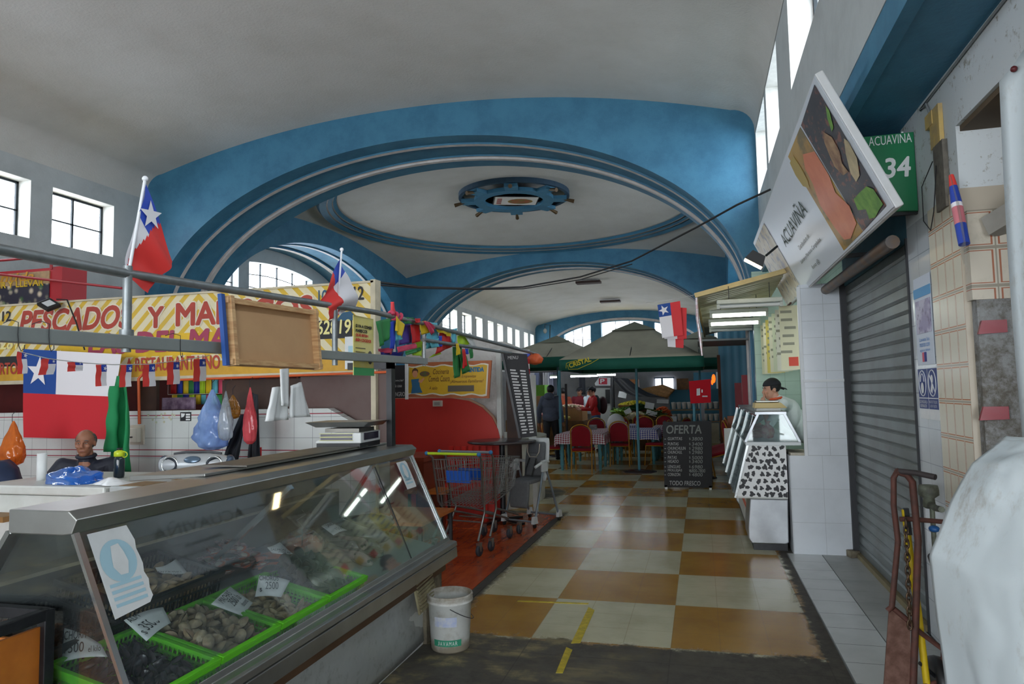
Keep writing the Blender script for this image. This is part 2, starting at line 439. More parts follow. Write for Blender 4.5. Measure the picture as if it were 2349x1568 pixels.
# ---- vaulted ceilings of the first and third bays
def vault(name, y0, y1, n):
    mb = MB(); k = len(VP_); vs = []
    for i in range(n+1):
        y = y0+(y1-y0)*i/n
        for x, z in VP_: vs.append((x, y, z))
    mb.add(vs, [(i*k+j, i*k+j+1, (i+1)*k+j+1, (i+1)*k+j) for i in range(n) for j in range(k-1)], 0, True)
    struct(mb, name, white_plaster)
vault('ceiling', -6, 11.0, 6); vault('ceiling_far', 25.0, 44, 6)
# ---- dished ceiling over the crossing with its ring
def dome(x, y):
    u_, v_ = (x-BXC)/5.6, (y-18.0)/5.3
    return 5.80+.64*(1-u_*u_)+.58*(1-v_*v_)
struct(MB().grid(lambda u_, v_: (BX0-.1+11.35*u_, 12.6+10.8*v_, dome(BX0-.1+11.35*u_, 12.6+10.8*v_)), 40, 40), 'ceiling_crossing', white_plaster)
rb = MB(); rw = MB()
for r0, r1, h0, h1, m_ in ((4.72, 4.80, .02, .07, 0), (4.80, 4.83, .07, .07, 1), (4.83, 4.94, .10, .10, 0), (4.94, 4.97, .10, .10, 1), (4.97, 5.14, .13, .13, 0), (5.14, 5.22, .13, .02, 0)):
    def fn(u_, v_, r0=r0, r1=r1, h0=h0, h1=h1):
        a = 2*PI*u_; r = r0+(r1-r0)*v_; x, y = BXC+r*math.cos(a), 18.0+r*math.sin(a); return (x, y, dome(x, y)-(h0+(h1-h0)*v_))
    (rw if m_ else rb).grid(fn, 96, 1, 0, True, True)
struct(rb, 'trim_5', blue); struct(rw, 'trim_6', trim_white)

# ---- windows
WN = [0]
def window(side, y0, y1, z0, z1, x, depth, nx, nz, ext):
    """glazed opening in a side wall: frame bars, panes; ext = -1 left wall, +1 right wall"""
    WN[0] += 1
    xg = x+ext*(depth-.05)
    mb = MB(); t = .035
    for z in (z0+.02, z1-.02): mb.b2(xg-t/2, xg+t/2, y0, y1, z-.025, z+.025)
    for y in (y0+.02, y1-.02): mb.b2(xg-t/2, xg+t/2, y-.025, y+.025, z0, z1)
    for k in range(1, nx): yy = y0+(y1-y0)*k/nx; mb.b2(xg-t/2, xg+t/2, yy-.018, yy+.018, z0, z1)
    for k in range(1, nz): zz = z0+(z1-z0)*k/nz; mb.b2(xg-t/2, xg+t/2, y0, y1, zz-.012, zz+.012)
    o = struct(mb, 'window_%d' % WN[0], bar_dark)
    MB().b2(xg-.003, xg+.003, y0+.03, y1-.03, z0+.03, z1-.03).build('glass', pane, o)
    return o
def side_wall(name, x, ext, y0, y1, z0, z1, holes, depth, material=None):
    """wall slab at x with openings (ya, yb, za, zb)"""
    mb = MB(); xa, xb = sorted((x, x+ext*depth)); y = y0
    for ya, yb, za, zb in sorted(holes):
        mb.b2(xa, xb, y, ya, z0, z1); mb.b2(xa, xb, ya, yb, z0, za); mb.b2(xa, xb, ya, yb, zb, z1); y = yb
    mb.b2(xa, xb, y, y1, z0, z1)
    return struct(mb, name, material or grey_wall)
def reveal(x, ext, depth, holes, n):
    mb = MB(); e = .006
    for ya, yb, za, zb in holes:
        xa, xb = sorted((x, x+ext*(depth-.07)))
        mb.b2(xa, xb, ya, ya+e, za, zb); mb.b2(xa, xb, yb-e, yb, za, zb); mb.b2(xa, xb, ya, yb, za, za+e); mb.b2(xa, xb, ya, yb, zb-e, zb)
    struct(mb, 'trim_%d' % n, reveal_white)
LH = [(-.6, .7, 4.2, 5.15), (1.1, 2.4, 4.2, 5.15), (3.0, 4.1, 4.2, 5.15), (4.45, 5.6, 4.2, 5.15), (5.95, 6.98, 4.2, 5.15), (7.33, 8.6, 4.2, 5.15), (8.98, 10.24, 4.2, 5.15)]
side_wall('wall_left', BX0, -1, -6, 11, 0, 5.75, LH, .32); reveal(BX0, -1, .32, LH, 7)
for h in LH: window('left', h[0], h[1], h[2], h[3], BX0, .32, 2, 2, -1); portal('daylight_left', (BX0-.4, (h[0]+h[1])/2, (h[2]+h[3])/2), (0, R(-90), 0), .95, 1.3)
RH = [(-.6, .8, 4.45, 5.4), (1.2, 2.5, 4.45, 5.4), (3.0, 4.3, 4.45, 5.4), (5.3, 7.0, 4.45, 5.45), (8.0, 9.28, 4.45, 5.45), (9.5, 10.9, 4.45, 5.45)]
side_wall('wall_right', BX1, 1, -6, 11, 3.5, 5.8, RH, .30); reveal(BX1, 1, .30, RH, 8)
for h in RH: window('right', h[0], h[1], h[2], h[3], BX1, .30, 2, 2, 1); portal('daylight_right', (BX1+.4, (h[0]+h[1])/2, (h[2]+h[3])/2), (0, R(90), 0), .95, 1.3)
# third bay: pairs of narrow windows
B3 = [(27.0, 28.9, 4.2, 5.25), (29.6, 30.9, 4.2, 5.25), (31.5, 32.6, 4.2, 5.25), (33.5, 34.5, 4.2, 5.25), (35.2, 36.3, 4.2, 5.25), (37.2, 38.2, 4.2, 5.25), (38.9, 39.9, 4.2, 5.25), (41.0, 42.0, 4.2, 5.25), (42.6, 43.6, 4.2, 5.25)]
side_wall('wall_left_far', BX0, -1, 25, 44, 0, 5.75, B3, .4); reveal(BX0, -1, .4, B3, 9)
side_wall('wall_right_far', BX1, 1, 25, 44, 0, 5.8, B3, .4); reveal(BX1, 1, .4, B3, 10)
for h in B3:
    window('left', h[0], h[1], h[2], h[3], BX0, .4, 2, 3, -1)
    window('right', h[0], h[1], h[2], h[3], BX1, .4, 2, 3, 1)
portal('daylight_left_far', (BX0-.5, 35.5, 4.72), (0, R(-90), 0), 1.05, 17); portal('daylight_right_far', (BX1+.5, 35.5, 4.72), (0, R(90), 0), 1.05, 17)

# ---- end wall with its lunette
mb = MB(); inner = [(x, z) for x, z in arch_pts(BXC, 4.4, 1.9, 4.0, n=40)][1:-1]
Yend = 44.0
wins = [(-8.3, -6.6, 4.3), (-5.9, -3.3, 4.3), (-2.6, -.9, 4.3)]
def etop(x): return 4.0+1.95*math.sqrt(max(0, 1-((x-BXC)/4.7)**2))
xs = [BX0]+[q for w_ in wins for q in w_[:2]]+[BX1]
def wtop(x):
    r_ = VP_; 
    for i in range(len(r_)-1):
        return 6.9
        if min(r_[i][0], r_[i+1][0]) <= x <= max(r_[i][0], r_[i+1][0]) and abs(r_[i][0]-r_[i+1][0]) > 1e-6:
            q = (x-r_[i][0])/(r_[i+1][0]-r_[i][0]); return r_[i][1]+(r_[i+1][1]-r_[i][1])*q
    return 5.5
for i in range(len(xs)-1):
    xa, xb = xs[i], xs[i+1]; n = 10; hole = any(abs(xa-w_[0]) < 1e-6 for w_ in wins)
    for k in range(n):
        p, q = xa+(xb-xa)*k/n, xa+(xb-xa)*(k+1)/n
        if hole:
            mb.b2(p, q, Yend, Yend+.4, 0, 4.3)
            mb.prism([(p, Yend, etop(p)), (q, Yend, etop(q)), (q, Yend, wtop(q)+.05), (p, Yend, wtop(p)+.05)], (0, .4, 0))
        else: mb.prism([(p, Yend, 0), (q, Yend, 0), (q, Yend, wtop(q)+.05), (p, Yend, wtop(p)+.05)], (0, .4, 0))
struct(mb, 'wall_end', blue)
mb = MB()
P0 = [(BXC+5.0*math.cos(t), 4.0+2.15*math.sin(t)) for t in [R(15+150*k/40) for k in range(41)]]
P1 = [(BXC+4.85*math.cos(t), 4.0+2.0*math.sin(t)) for t in [R(15+150*k/40) for k in range(41)]]
for i in range(40): mb.prism([(P0[i][0], Yend-.05, P0[i][1]), (P0[i+1][0], Yend-.05, P0[i+1][1]), (P1[i+1][0], Yend-.05, P1[i+1][1]), (P1[i][0], Yend-.05, P1[i][1])], (0, .05, 0))
struct(mb, 'trim_11', trim_white)
for xa, xb, z0 in wins:
    WN[0] += 1; mb = MB()
    for k in range(4): x = xa+(xb-xa)*k/3; mb.b2(x-.025, x+.025, Yend+.3, Yend+.34, z0, etop(x))
    for z in (4.3, 4.85): mb.b2(xa, xb, Yend+.3, Yend+.34, z, z+.04)
    o = struct(mb, 'window_%d' % WN[0], bar_dark)
    MB().prism([(xa, Yend+.33, z0)]+[(xb, Yend+.33, z0)]+[(xb-(xb-xa)*k/6, Yend+.33, etop(xb-(xb-xa)*k/6)) for k in range(7)], (0, .006, 0)).build('glass', pane, o)
portal('daylight_end', (BXC, Yend+.5, 5.0), (R(-90), 0, 0), 7.4, 1.9)

# ---- side arches of the crossing, with glazed lunettes behind them
def side_arch(x0, sg, nm, n0):
    # coordinates along the wall are y; the wall outline follows the dished ceiling
    prof = []
    for k in range(41): y = 23.5-11.0*k/40; prof.append((y, dome(x0, y)+.3))
    prof = [(23.5, 5.2)]+prof+[(12.5, 5.2)]
    mapf = lambda d: (lambda y, z: (x0+sg*d, y, z))
    inner = arch_pts(18.0, 5.15, 2.86, 3.0)
    mb = MB(); face_strip(mb, inner, outer_for(inner, prof), mapf(0))
    tr = MB(); deep = [(0, 0, 0), (.35, 0, 0), (.355, -.035, 1), (.45, -.035, 1), (.455, .03, 0), (1.1, .03, 0), (1.105, -.035, 1), (1.26, -.035, 1), (1.265, 0, 0), (1.7, 0, 0)]
    for i in range(len(deep)-1):
        (d0, o0, m0), (d1, o1, m1) = deep[i], deep[i+1]
        A = arch_pts(18.0, 5.15, 2.86, 3.0, o0); B = arch_pts(18.0, 5.15, 2.86, 3.0, o1)
        t_ = tr if (m0 and m1) else mb
        vs = [mapf(d0)(*p) for p in A]+[mapf(d1)(*p) for p in B]; n = len(A)
        t_.add(vs, [(k, k+1, n+k+1, n+k) for k in range(n-1)], 0, True)
    struct(mb, 'wall_%s_crossing' % nm, blue); struct(tr, 'trim_%d' % n0, trim_white)
    # lunette wall
    xl = x0+sg*1.7; A_ = 5.15
    def lt_(y, k=0.0): return 3.0+(2.86+k)*math.sqrt(max(0, 1-((y-18.0)/A_)**2))
    W_ = [(13.6, 16.05), (16.5, 19.75), (20.2, 22.4)]
    def ht(y): return lt_(y, -.36)-.05
    ys = [12.8]+[q for w_ in W_ for q in w_]+[23.2]; mb = MB()
    for i in range(len(ys)-1):
        ya, yb = ys[i], ys[i+1]; hole = i % 2 == 1; n = 10
        for k in range(n):
            p, q = ya+(yb-ya)*k/n, ya+(yb-ya)*(k+1)/n
            if hole:
                mb.prism([(xl, p, 0), (xl, q, 0), (xl, q, 4.0), (xl, p, 4.0)], (sg*.3, 0, 0))
                if ht(p) > 4.0: mb.prism([(xl, p, ht(p)), (xl, q, max(4.0, ht(q))), (xl, q, lt_(q)+.1), (xl, p, lt_(p)+.1)], (sg*.3, 0, 0))
                else: mb.prism([(xl, p, 4.0), (xl, q, max(4.0, ht(q))), (xl, q, lt_(q)+.1), (xl, p, lt_(p)+.1)], (sg*.3, 0, 0))
            else: mb.prism([(xl, p, 0), (xl, q, 0), (xl, q, lt_(q)+.1), (xl, p, lt_(p)+.1)], (sg*.3, 0, 0))
    struct(mb, 'wall_%s_lunette' % nm, grey_wall)
    for ya, yb in W_:
        WN[0] += 1; mb = MB(); xg = xl+sg*.22; N_ = 4
        for k in range(N_+1): y = ya+(yb-ya)*k/N_; mb.b2(xg-.02, xg+.02, y-.016, y+.016, 4.0, max(4.05, ht(y)))
        for z in (4.02, 4.7): mb.b2(xg-.02, xg+.02, ya, yb, z-.012, z+.012)
        mb.tube([(xg, ya+(yb-ya)*k/8, max(4.05, ht(ya+(yb-ya)*k/8)-.33)) for k in range(9)], .014, 4)
        o = struct(mb, 'window_%d' % WN[0], bar_dark)
        MB().prism([(xg, ya, 4.0), (xg, yb, 4.0)]+[(xg, yb-(yb-ya)*k/8, max(4.02, ht(yb-(yb-ya)*k/8))) for k in range(9)], (sg*.006, 0, 0)).build('glass', pane, o)
    portal('daylight_%s_lunette' % nm, (xl+sg*.5, 18, 4.85), (0, R(-90) if sg < 0 else R(90), 0), 1.8, 8.8)
side_arch(-10.15, -1, 'left', 12); side_arch(.93, 1, 'right', 13)

# ---- right hand side: cornice, soffit and shop wall
XS = 1.38
mb = MB(); prof = [(.95, 4.02), (.93, 3.98), (.86, 3.92), (.80, 3.84), (.78, 3.76), (.80, 3.68), (.88, 3.60), (.965, 3.56), (.965, 3.32), (XS, 3.32), (XS, 3.6), (.97, 3.7)]
prof = [(.95, 4.02), (.975, 3.90), (.99, 3.78), (.99, 3.66), (.975, 3.585), (.955, 3.585), (.955, 3.325), (1.03, 3.325), (1.04, 3.34), (XS+.01, 3.34), (XS+.01, 3.5), (1.3, 4.0)]
mb.prism([(x, -6, z) for x, z in prof], (0, 16.99, 0)); struct(mb, 'trim_14', blue)
wall_rough = Sh('patchy_white_wall_paint', .75); n_ = wall_rough.noise(5, 8, .75); n2 = wall_rough.noise(30, 4, .7)
wall_rough.col(wall_rough.mix((n_*n2*3.2).step(.95, 1.25)*.8, (196, 202, 204), (128, 120, 104))).bump(n_, .2, .01); wall_rough = wall_rough.m
mb = MB()
mb.b2(XS, XS+.25, 5.17, 7.34, 2.575, 3.36)        # above the shutter
struct(mb, 'wall_right_shutter_head', mat('teal_shutter_head_paint', (62, 112, 132), .6, var=.5))
mb = MB(); mb.b2(XS, XS+.25, -6, 5.17, 3.0, 3.5); mb.b2(XS, XS+.25, 4.17, 5.17, 2.66, 3.0)
struct(mb, 'wall_right_lintel', wall_rough)
ptile = tilemat('white_wall_tiles_right', (1, 2), .22, .22, 5.17, .02, (196, 202, 206), (150, 156, 160), .025, .25)
struct(MB().b2(XS, XS+.3, 4.68, 5.17, 0, 2.66), 'wall_right_tiled', ptile)
# ornamental tiles with orange-brown frames
s = Sh('framed_cream_tiles', .25); X, Y, Z = s.pos()
fu = ((Y-4.17)/.13).fract(); fv = ((Z-.12)/.2).fract()
def dist_edge(f): return (f-.5).abs()
d_ = dist_edge(fu).mx(dist_edge(fv)+.012)
line = d_.gt(.435)*d_.lt(.465); gro = d_.gt(.49)
n1 = s.noise(4, 7, .75, (1, 3, .7)); base = s.mix(n1.step(.55, .8)*.8, (222, 216, 196), (150, 122, 78))
s.col(s.mix(gro, s.mix(line, base, (186, 122, 86)), (176, 166, 150))); framed = s.m
s = Sh('framed_tiles_facing', .25); X, Y, Z = s.pos()
fu = ((X-1.5)/.35).fract(); fv = ((Z-.12)/.2).fract(); d_ = dist_edge(fu).mx(dist_edge(fv)+.03); line = d_.gt(.44)*d_.lt(.465); gro = d_.gt(.49)
base = s.mix(s.noise(4, 7, .75).step(.45, .8)*.8, (190, 182, 166), (130, 118, 100)); s.col(s.mix(gro, s.mix(line, base, (150, 92, 66)), (140, 132, 118))); framed2 = s.m
mb = MB(); mb.b2(XS-.012, XS+.3, 4.17, 4.68, 0, 2.66)
struct(mb, 'wall_right_pillar', framed)
# broken facing: the pillar's near face, tiles above, bare concrete below
s = Sh('bare_rough_concrete', .95); n1 = s.noise(3.5, 9, .75); n2 = s.noise(24, 6, .75)
s.col(s.mix((n1*.5+n2*.5).step(.4, .62), (150, 152, 152), (98, 92, 82))); s.bump(n1*.6+n2*.4, .9, .04); concrete = s.m
mb = MB(); mb.b2(XS+.02, XS+.75, 4.10, 4.17, 0, 2.05); struct(mb, 'wall_right_bare', concrete)
mb = MB(); mb.b2(XS+.0, XS+.75, 4.09, 4.17, 2.05, 2.52); mb.b2(XS+.03, XS+.75, 4.085, 4.1, .35, .95); struct(mb, 'wall_right_facing', framed2)
# dark inside of the open stall behind the plastic curtain
dk = mat('dark_wooden_ceiling', (92, 76, 56), .8, var=.6, vs=3)
mb = MB(); mb.b2(XS+.02, 3.4, -2, 4.3, 2.97, 3.0); mb.b2(3.4, 3.5, -2, 4.35, 0, 3.0); mb.b2(XS+.25, 3.5, 4.35, 4.5, 0, 3.0); struct(mb, 'wall_right_stall', dk)
top(MB().bar((1.50, 4.1, 2.42), (2.2, 3.2, 2.86), .14, .10), 'wooden_beam', mat('painted_grey_timber', (150, 146, 138), .8, var=.5), 'grey painted timber brace slanting up behind the plastic curtain', 'beam')
# unseen wall behind the camera, its wide opening shaped to meter the daylight
struct(MB().b2(-10.2, -6.5, -6.3, -6, 0, 5.8).b2(-6.5, -1.0, -6.3, -6, 3.6, 6.7).b2(-1.0, 1.0, -6.3, -6, 0, 5.8).b2(-10.2, -6.5, -6.3, -6, 5.6, 6.7).b2(-1, 1, -6.3, -6, 5.6, 6.7), 'wall_back', grey_wall)
portal('daylight_back_opening', (-3.75, -6.4, 1.8), (R(90), 0, 0), 5.4, 3.5)
# ================================================================ THE FISH STALL ON THE LEFT
rnd = random.Random(7)
steel = mat('brushed_stainless_steel', (176, 178, 176), .32, .9, var=.5, vs=4, c2=(140, 138, 132))
steel_dk = mat('dull_steel', (120, 118, 112), .45, .8, var=.6, vs=6)
galv = mat('galvanised_pipe', (150, 156, 158), .45, .7, var=.6, vs=14)
white_enamel = mat('scuffed_white_enamel', (206, 210, 206), .4, var=.5, vs=5, c2=(176, 176, 168))
dirty_white = mat('dirty_cream_paint', (186, 180, 164), .6, var=.9, vs=5, c2=(120, 108, 88))
black_plastic = mat('black_plastic', (22, 24, 26), .45)
black_metal = mat('black_painted_metal', (20, 22, 26), .4, .2, var=.5, vs=20, c2=(50, 50, 54))
paper = mat('white_paper', (226, 228, 228), .8, var=.2, vs=12)
ink = mat('black_marker_ink', (30, 32, 36), .8)
caseglass = glassmat('display_glass', (248, 252, 252), .06, .045, (176, 188, 192))

K0, K1 = 1.87, 4.66                                       # near and far end of the case
case = thing('fish_display_case', 'long stainless steel fish display case with sloping glass front, in the left foreground', 'display case', (-2.1, (K0+K1)/2, 0))
# top rail: flat lid, bright bevel, undercut face
mb = MB(); pr = [(-2.26, 1.26), (-2.01, 1.26), (-1.975, 1.232), (-1.995, 1.185), (-2.03, 1.18), (-2.26, 1.18)]
mb.prism([(x, K0-.01, z) for x, z in pr], (0, K1-K0+.04, 0)); mb.build('top_rail', steel, case, bevel=.004)
mb = MB(); mb.prism([(x, 2.75, z) for x, z in ((-2.62, 1.235), (-2.2, 1.262), (-2.2, 1.276), (-2.62, 1.26))], (0, 1.93, 0)); mb.build('back_shelf', steel, case, bevel=.003)
mb = MB(); mb.prism([(x, 3.0, z) for x, z in ((-2.42, 1.279), (-2.16, 1.279), (-2.16, 1.287), (-2.42, 1.287))], (0, 1.3, 0)); mb.build('steel_tray_lid', steel_dk, case)
FT, FB = (-2.0, 1.185), (-1.735, .60)                     # front glass line
BT, BB = (-2.25, 1.185), (-2.64, .62)
mb = MB(); mb.prism([(FT[0], K0+.02, FT[1]), (FB[0], K0+.02, FB[1]), (FB[0]-.006, K0+.02, FB[1]), (FT[0]-.006, K0+.02, FT[1])], (0, K1-K0-.04, 0)); mb.build('front_glass', caseglass, case)
for y in (K0+.012, K1-.018):
    mb = MB(); mb.prism([(FT[0]-.01, y, FT[1]), (FB[0]-.01, y, FB[1]), (BB[0], y, BB[1]), (BT[0], y, BT[1])], (0, .006, 0)); mb.build('end_glass', caseglass, case)
chrome = mat('polished_steel_edge', (196, 200, 200), .2, .9)
for y in (K0, K1-.012):
    mb = MB().bar((FT[0], y+.008, FT[1]), (FB[0], y+.008, FB[1]), .012, .022, 0, (0, 1, 0)); mb.build('corner_post', chrome, case)
    mb = MB().bar((BT[0]-.005, y+.008, BT[1]), (BB[0], y+.008, BB[1]), .018, .05, 0, (0, 1, 0)); mb.build('corner_post', chrome, case)
a = Vector((-1.99, 3.12, 1.17)); b = Vector((-2.42, 3.12, .80)); MB().bar(a, b, .025, .03, 0, (0, 1, 0)).build('strut', chrome, case)
MB().bar((-1.99, 4.05, 1.17), (-1.745, 4.05, .61), .006, .006).build('glass_joint', black_plastic, case)
# ledge and face
mb = MB(); pr = [(-1.755, .60), (-1.735, .625), (-1.725, .60), (-1.69, .598), (-1.675, .592), (-1.672, .565), (-1.69, .56), (-1.675, .555), (-1.672, .49), (-1.70, .478), (-1.80, .478), (-1.80, .58)]
mb.prism([(x, K0-.015, z) for x, z in pr], (0, K1-K0+.03, 0)); mb.build('front_ledge', steel, case, bevel=.003)
MB().b2(-1.80, -1.755, K0, K1, .40, .48).build('under_ledge_rail', mat('brown_rubber_strip', (92, 66, 44), .7, var=.6, vs=8), case)  # brown strip running below the front ledge
mb = MB(); base_m = Sh('grey_dented_sheet', .38, .25); n_ = base_m.noise(1.8, 4); n2 = base_m.noise(14, 6, .7)
base_m.col(base_m.mix(n2.step(.5, .75)*.6, (168, 172, 170), (112, 108, 98))).bump(n_, .6, .06); base_m = base_m.m
mb.grid(lambda u, v: (-1.785+.012*math.sin(9*u+5*v)+.02*(1-v)*math.sin(5*u), K0+.02+(K1-.28-K0)*u, .02+.40*v), 30, 6); mb.build('base_panel', base_m, case, solid=.01)
mb = MB().b2(-2.6, -1.80, K0+.03, K1-.02, 0, .41); mb.build('base', white_enamel, case)
grime = mat('grimy_panel', (140, 132, 112), .8, var=1, vs=10, c2=(62, 54, 44))
mb = MB(); mb.b2(-1.80, -1.775, 4.35, K1-.03, 0, .40); mb.build('end_panel', grime, case)
mb = MB(); M_ = Matrix.Translation((-1.755, 4.28, .36)) @ Euler((R(4), R(-10), 0)).to_matrix().to_4x4()
mb.box((0, 0, 0), (.012, .30, .20), None, 0, M_)
for k in range(9): mb.box((.009, 0, -.08+.02*k), (.012, .27, .008), None, 0, M_)
g = mb.build('vent_grille', mat('yellowed_vent_plastic', (168, 160, 126), .6, var=.8, vs=12, c2=(110, 98, 72)), case)
# inside: tilted bed, well wall, cream step, back panel
def bedz(x): return .555+(-1.75-x)*.22
mb = MB(); mb.prism([(-1.745, K0+.03, bedz(-1.745)), (-2.56, K0+.03, bedz(-2.56)), (-2.56, K0+.03, bedz(-2.56)-.03), (-1.745, K0+.03, bedz(-1.745)-.03)], (0, K1-K0-.06, 0)); mb.build('bed', mat('wet_steel_bed', (140, 144, 144), .4, .3, var=.5), case)
MB().b2(-2.575, -2.56, K0+.03, K1-.03, .70, .93).build('well_wall', steel_dk, case)
MB().b2(-2.70, -2.56, K0+.03, K1-.03, .93, .945).build('inner_step', mat('cream_plastic_step', (196, 184, 156), .5, var=.5), case)
mb = MB(); mb.prism([(-2.70, K0+.03, .62), (-2.70, K0+.03, .95), (-2.27, K0+.03, 1.19), (-2.26, K0+.03, 1.18), (-2.69, K0+.03, .94), (-2.69, K0+.03, .62)], (0, K1-K0-.06, 0)); mb.build('back_panel', mat('back_panel_white', (190, 194, 192), .35, var=.4, vs=3), case)
# hygiene stickers on the glass (pale blue round sign with a hand)
def onfront(y, t, lift=.004):        # t 0 top .. 1 bottom on the front glass, y along
    n = Vector((FT[1]-FB[1], 0, FB[0]-FT[0])).normalized()
    return Vector((FT[0]+(FB[0]-FT[0])*t, y, FT[1]+(FB[1]-FT[1])*t))+n*lift
pale_blue = mat('faded_blue_print', (168, 204, 218), .7)
def sticker(y0, y1, t0, t1, torn):
    mb = MB(); pts = [onfront(y0, t0), onfront(y0+.0, t1), onfront(y1*.96+y0*.04, t1)]
    if torn: pts = [onfront(y0, t0), onfront(y0, t1), onfront(y0+(y1-y0)*.85, t1-.02)]
    k = 9
    for i in range(k): pts.append(onfront(y1+(rnd.uniform(-.012, .004) if torn else 0), t1-.05-(t1-t0-.05)*i/k))
    pts.append(onfront(y1-(y1-y0)*.1, t0)); mb.add(pts, [tuple(range(len(pts)))])
    yc, tc = (y0+y1)/2-.005, t0+(t1-t0)*.38; ring = MB(); rr = (y1-y0)*.4; L = .64
    P = lambda a, r, l: onfront(yc+math.cos(a)*r, tc+math.sin(a)*r/L, l)
    ring.add([P(2*PI*i/28, rr, .0055) for i in range(28)], [tuple(range(28))])
    h = MB(); h.add([P(a, r_, .007) for a, r_ in ((.3, rr*.5), (1.2, rr*.75), (1.8, rr*.7), (2.6, rr*.5), (3.6, rr*.4), (4.4, rr*.75), (5.0, rr*.8), (5.6, rr*.5))], [tuple(range(8))])
    for i in range(4): q = t1-.05-.035*i; h2 = onfront(y0+.02, q, .0055); ring.add([h2, onfront(y1-.03, q, .0055), onfront(y1-.03, q-.018, .0055), onfront(y0+.02, q-.018, .0055)], [(0, 1, 2, 3)])
    return mb, ring, h
for y0, y1, t0, t1, torn, lab in ((1.915, 2.10, .02, .48, True, 'torn white hygiene sticker with pale blue circle on the near corner of the case glass'), (4.36, 4.52, .04, .34, False, 'small white hygiene sticker with pale blue circle at the far end of the case glass')):
    a_, b_, c_ = sticker(y0, y1, t0, t1, torn)
    root = top(a_, 'sticker', paper, lab, 'sticker')
    b_.build('printed_circle', pale_blue, root); c_.build('glove_mark', paper, root)

# ---- crates of shellfish
green_pl = mat('lime_green_plastic', (96, 196, 30), .35, spec=.6)
black_cr = mat('black_crate_plastic', (26, 30, 32), .4)
def crate(x0, x1, y0, y1, h, m, label, dz=0.0, group=None):
    """perforated stacking crate on the tilted bed; x1 is its front side"""
    xc, yc = (x0+x1)/2, (y0+y1)/2; zb = bedz(xc)+dz
    t = T(bpy.data.objects.new('crate', None), label, 'crate', group); C.objects.link(t); t.location = (xc, yc, zb)
    sl = math.atan(.22); t.rotation_euler = (0, sl, 0)
    w_, l_ = (x1-x0)/2/math.cos(sl), (y1-y0)/2
    b = MB(); b.b2(-w_+.01, w_-.01, -l_+.01, l_-.01, 0, .006)
    for sx in (-1, 1):
        n = int(l_*2/.022)
        for k in range(n+1):
            y = -l_+.012+(2*l_-.024)*k/n; b.box((sx*(w_-.012), y, h*.5), (.004, .006, h*.9))
        for z in (.01, h*.34, h*.66): b.box((sx*(w_-.012), 0, z), (.004, 2*l_-.02, .008))
    for sy in (-1, 1):
        n = int(w_*2/.022)
        for k in range(n+1):
            x = -w_+.012+(2*w_-.024)*k/n; b.box((x, sy*(l_-.012), h*.5), (.006, .004, h*.9))
        for z in (.01, h*.34, h*.66): b.box((0, sy*(l_-.012), z), (2*w_-.02, .004, .008))
    b.build('basket', m, t, True)
    r_ = MB()
    for sx in (-1, 1): r_.box((sx*(w_-.009), 0, h), (.020, 2*l_, .014)); r_.box((sx*(w_-.002), 0, h-.012), (.004, 2*l_, .02))
    for sy in (-1, 1): r_.box((0, sy*(l_-.009), h), (2*w_, .020, .014)); r_.box((0, sy*(l_-.002), h-.012), (2*w_, .004, .02))
    r_.build('rim', m, t, True, bevel=.003)
    return t
CX = (-2.16, -1.765)
GC = 'shellfish crates in the display case'
crates = [crate(*CX, 1.90, 2.28, .10, green_pl, 'lime green crate filled with small dark mussels, the nearest crate', 0, GC), crate(*CX, 2.29, 2.665, .10, green_pl, 'lime green crate heaped with round tan clams behind the ALMEJAS card', 0, GC),
          crate(*CX, 2.675, 3.06, .10, green_pl, 'lime green crate of small pale razor clams behind the CHORITOS crates', 0, GC), crate(*CX, 3.07, 3.46, .10, green_pl, 'lime green crate heaped with large dark mussels, farthest of the green ones', 0, GC),
          crate(-2.55, -2.17, 1.92, 2.24, .13, black_cr, 'black crate of dark shellfish at the back left of the case', .0, GC), crate(-2.55, -2.17, 2.27, 2.82, .15, black_cr, 'black crate of brown clams behind the tan clams', .03, GC)]
crates[2]['label'] = 'lime green crate of small pale clams under the MACHAS card'
# shell shapes
def shell_mesh(a, b, c, name, m, ribs=0, pointy=0.0):
    mb = MB()
    for sgn in (1, -1):
        def fn(u, v, sgn=sgn):
            th = 2*PI*u; rr = math.sin(v*PI/2); x = a*rr*math.cos(th); y = b*rr*math.sin(th)
            if pointy: y *= (1-pointy*(x/a))
            z = sgn*(c*(1-rr**2.2)+.0012)*(1+.05*math.sin(rr*22))
            return (x, y+.0, z+(0.12*c*sgn*math.cos(th)))
        mb.grid(fn, 16, 7, 0, True, True)
    return mb
def shellmat(name, c1, c2, c3, rough=.4, sc=30):
    s = Sh(name, rough); n = s.noise(sc, 4, .6, None, False); n2 = s.noise(9, 3, .6); base = s.mix(n.step(.35, .65), c1, c2)
    s.col(s.mix(n2.step(.5, .7)*.6, base, c3)); MATS[name] = s.m; return s.m
clam_m = shellmat('tan_clam_shell', (172, 156, 128), (140, 122, 96), (150, 110, 82)); pale_m = shellmat('pale_clam_shell', (196, 178, 138), (160, 136, 92), (136, 112, 76))
mus_m = shellmat('black_mussel_shell', (34, 36, 44), (56, 50, 56), (70, 62, 50), .22); mus2_m = shellmat('large_mussel_shell', (46, 50, 52), (84, 76, 66), (60, 40, 48), .3)
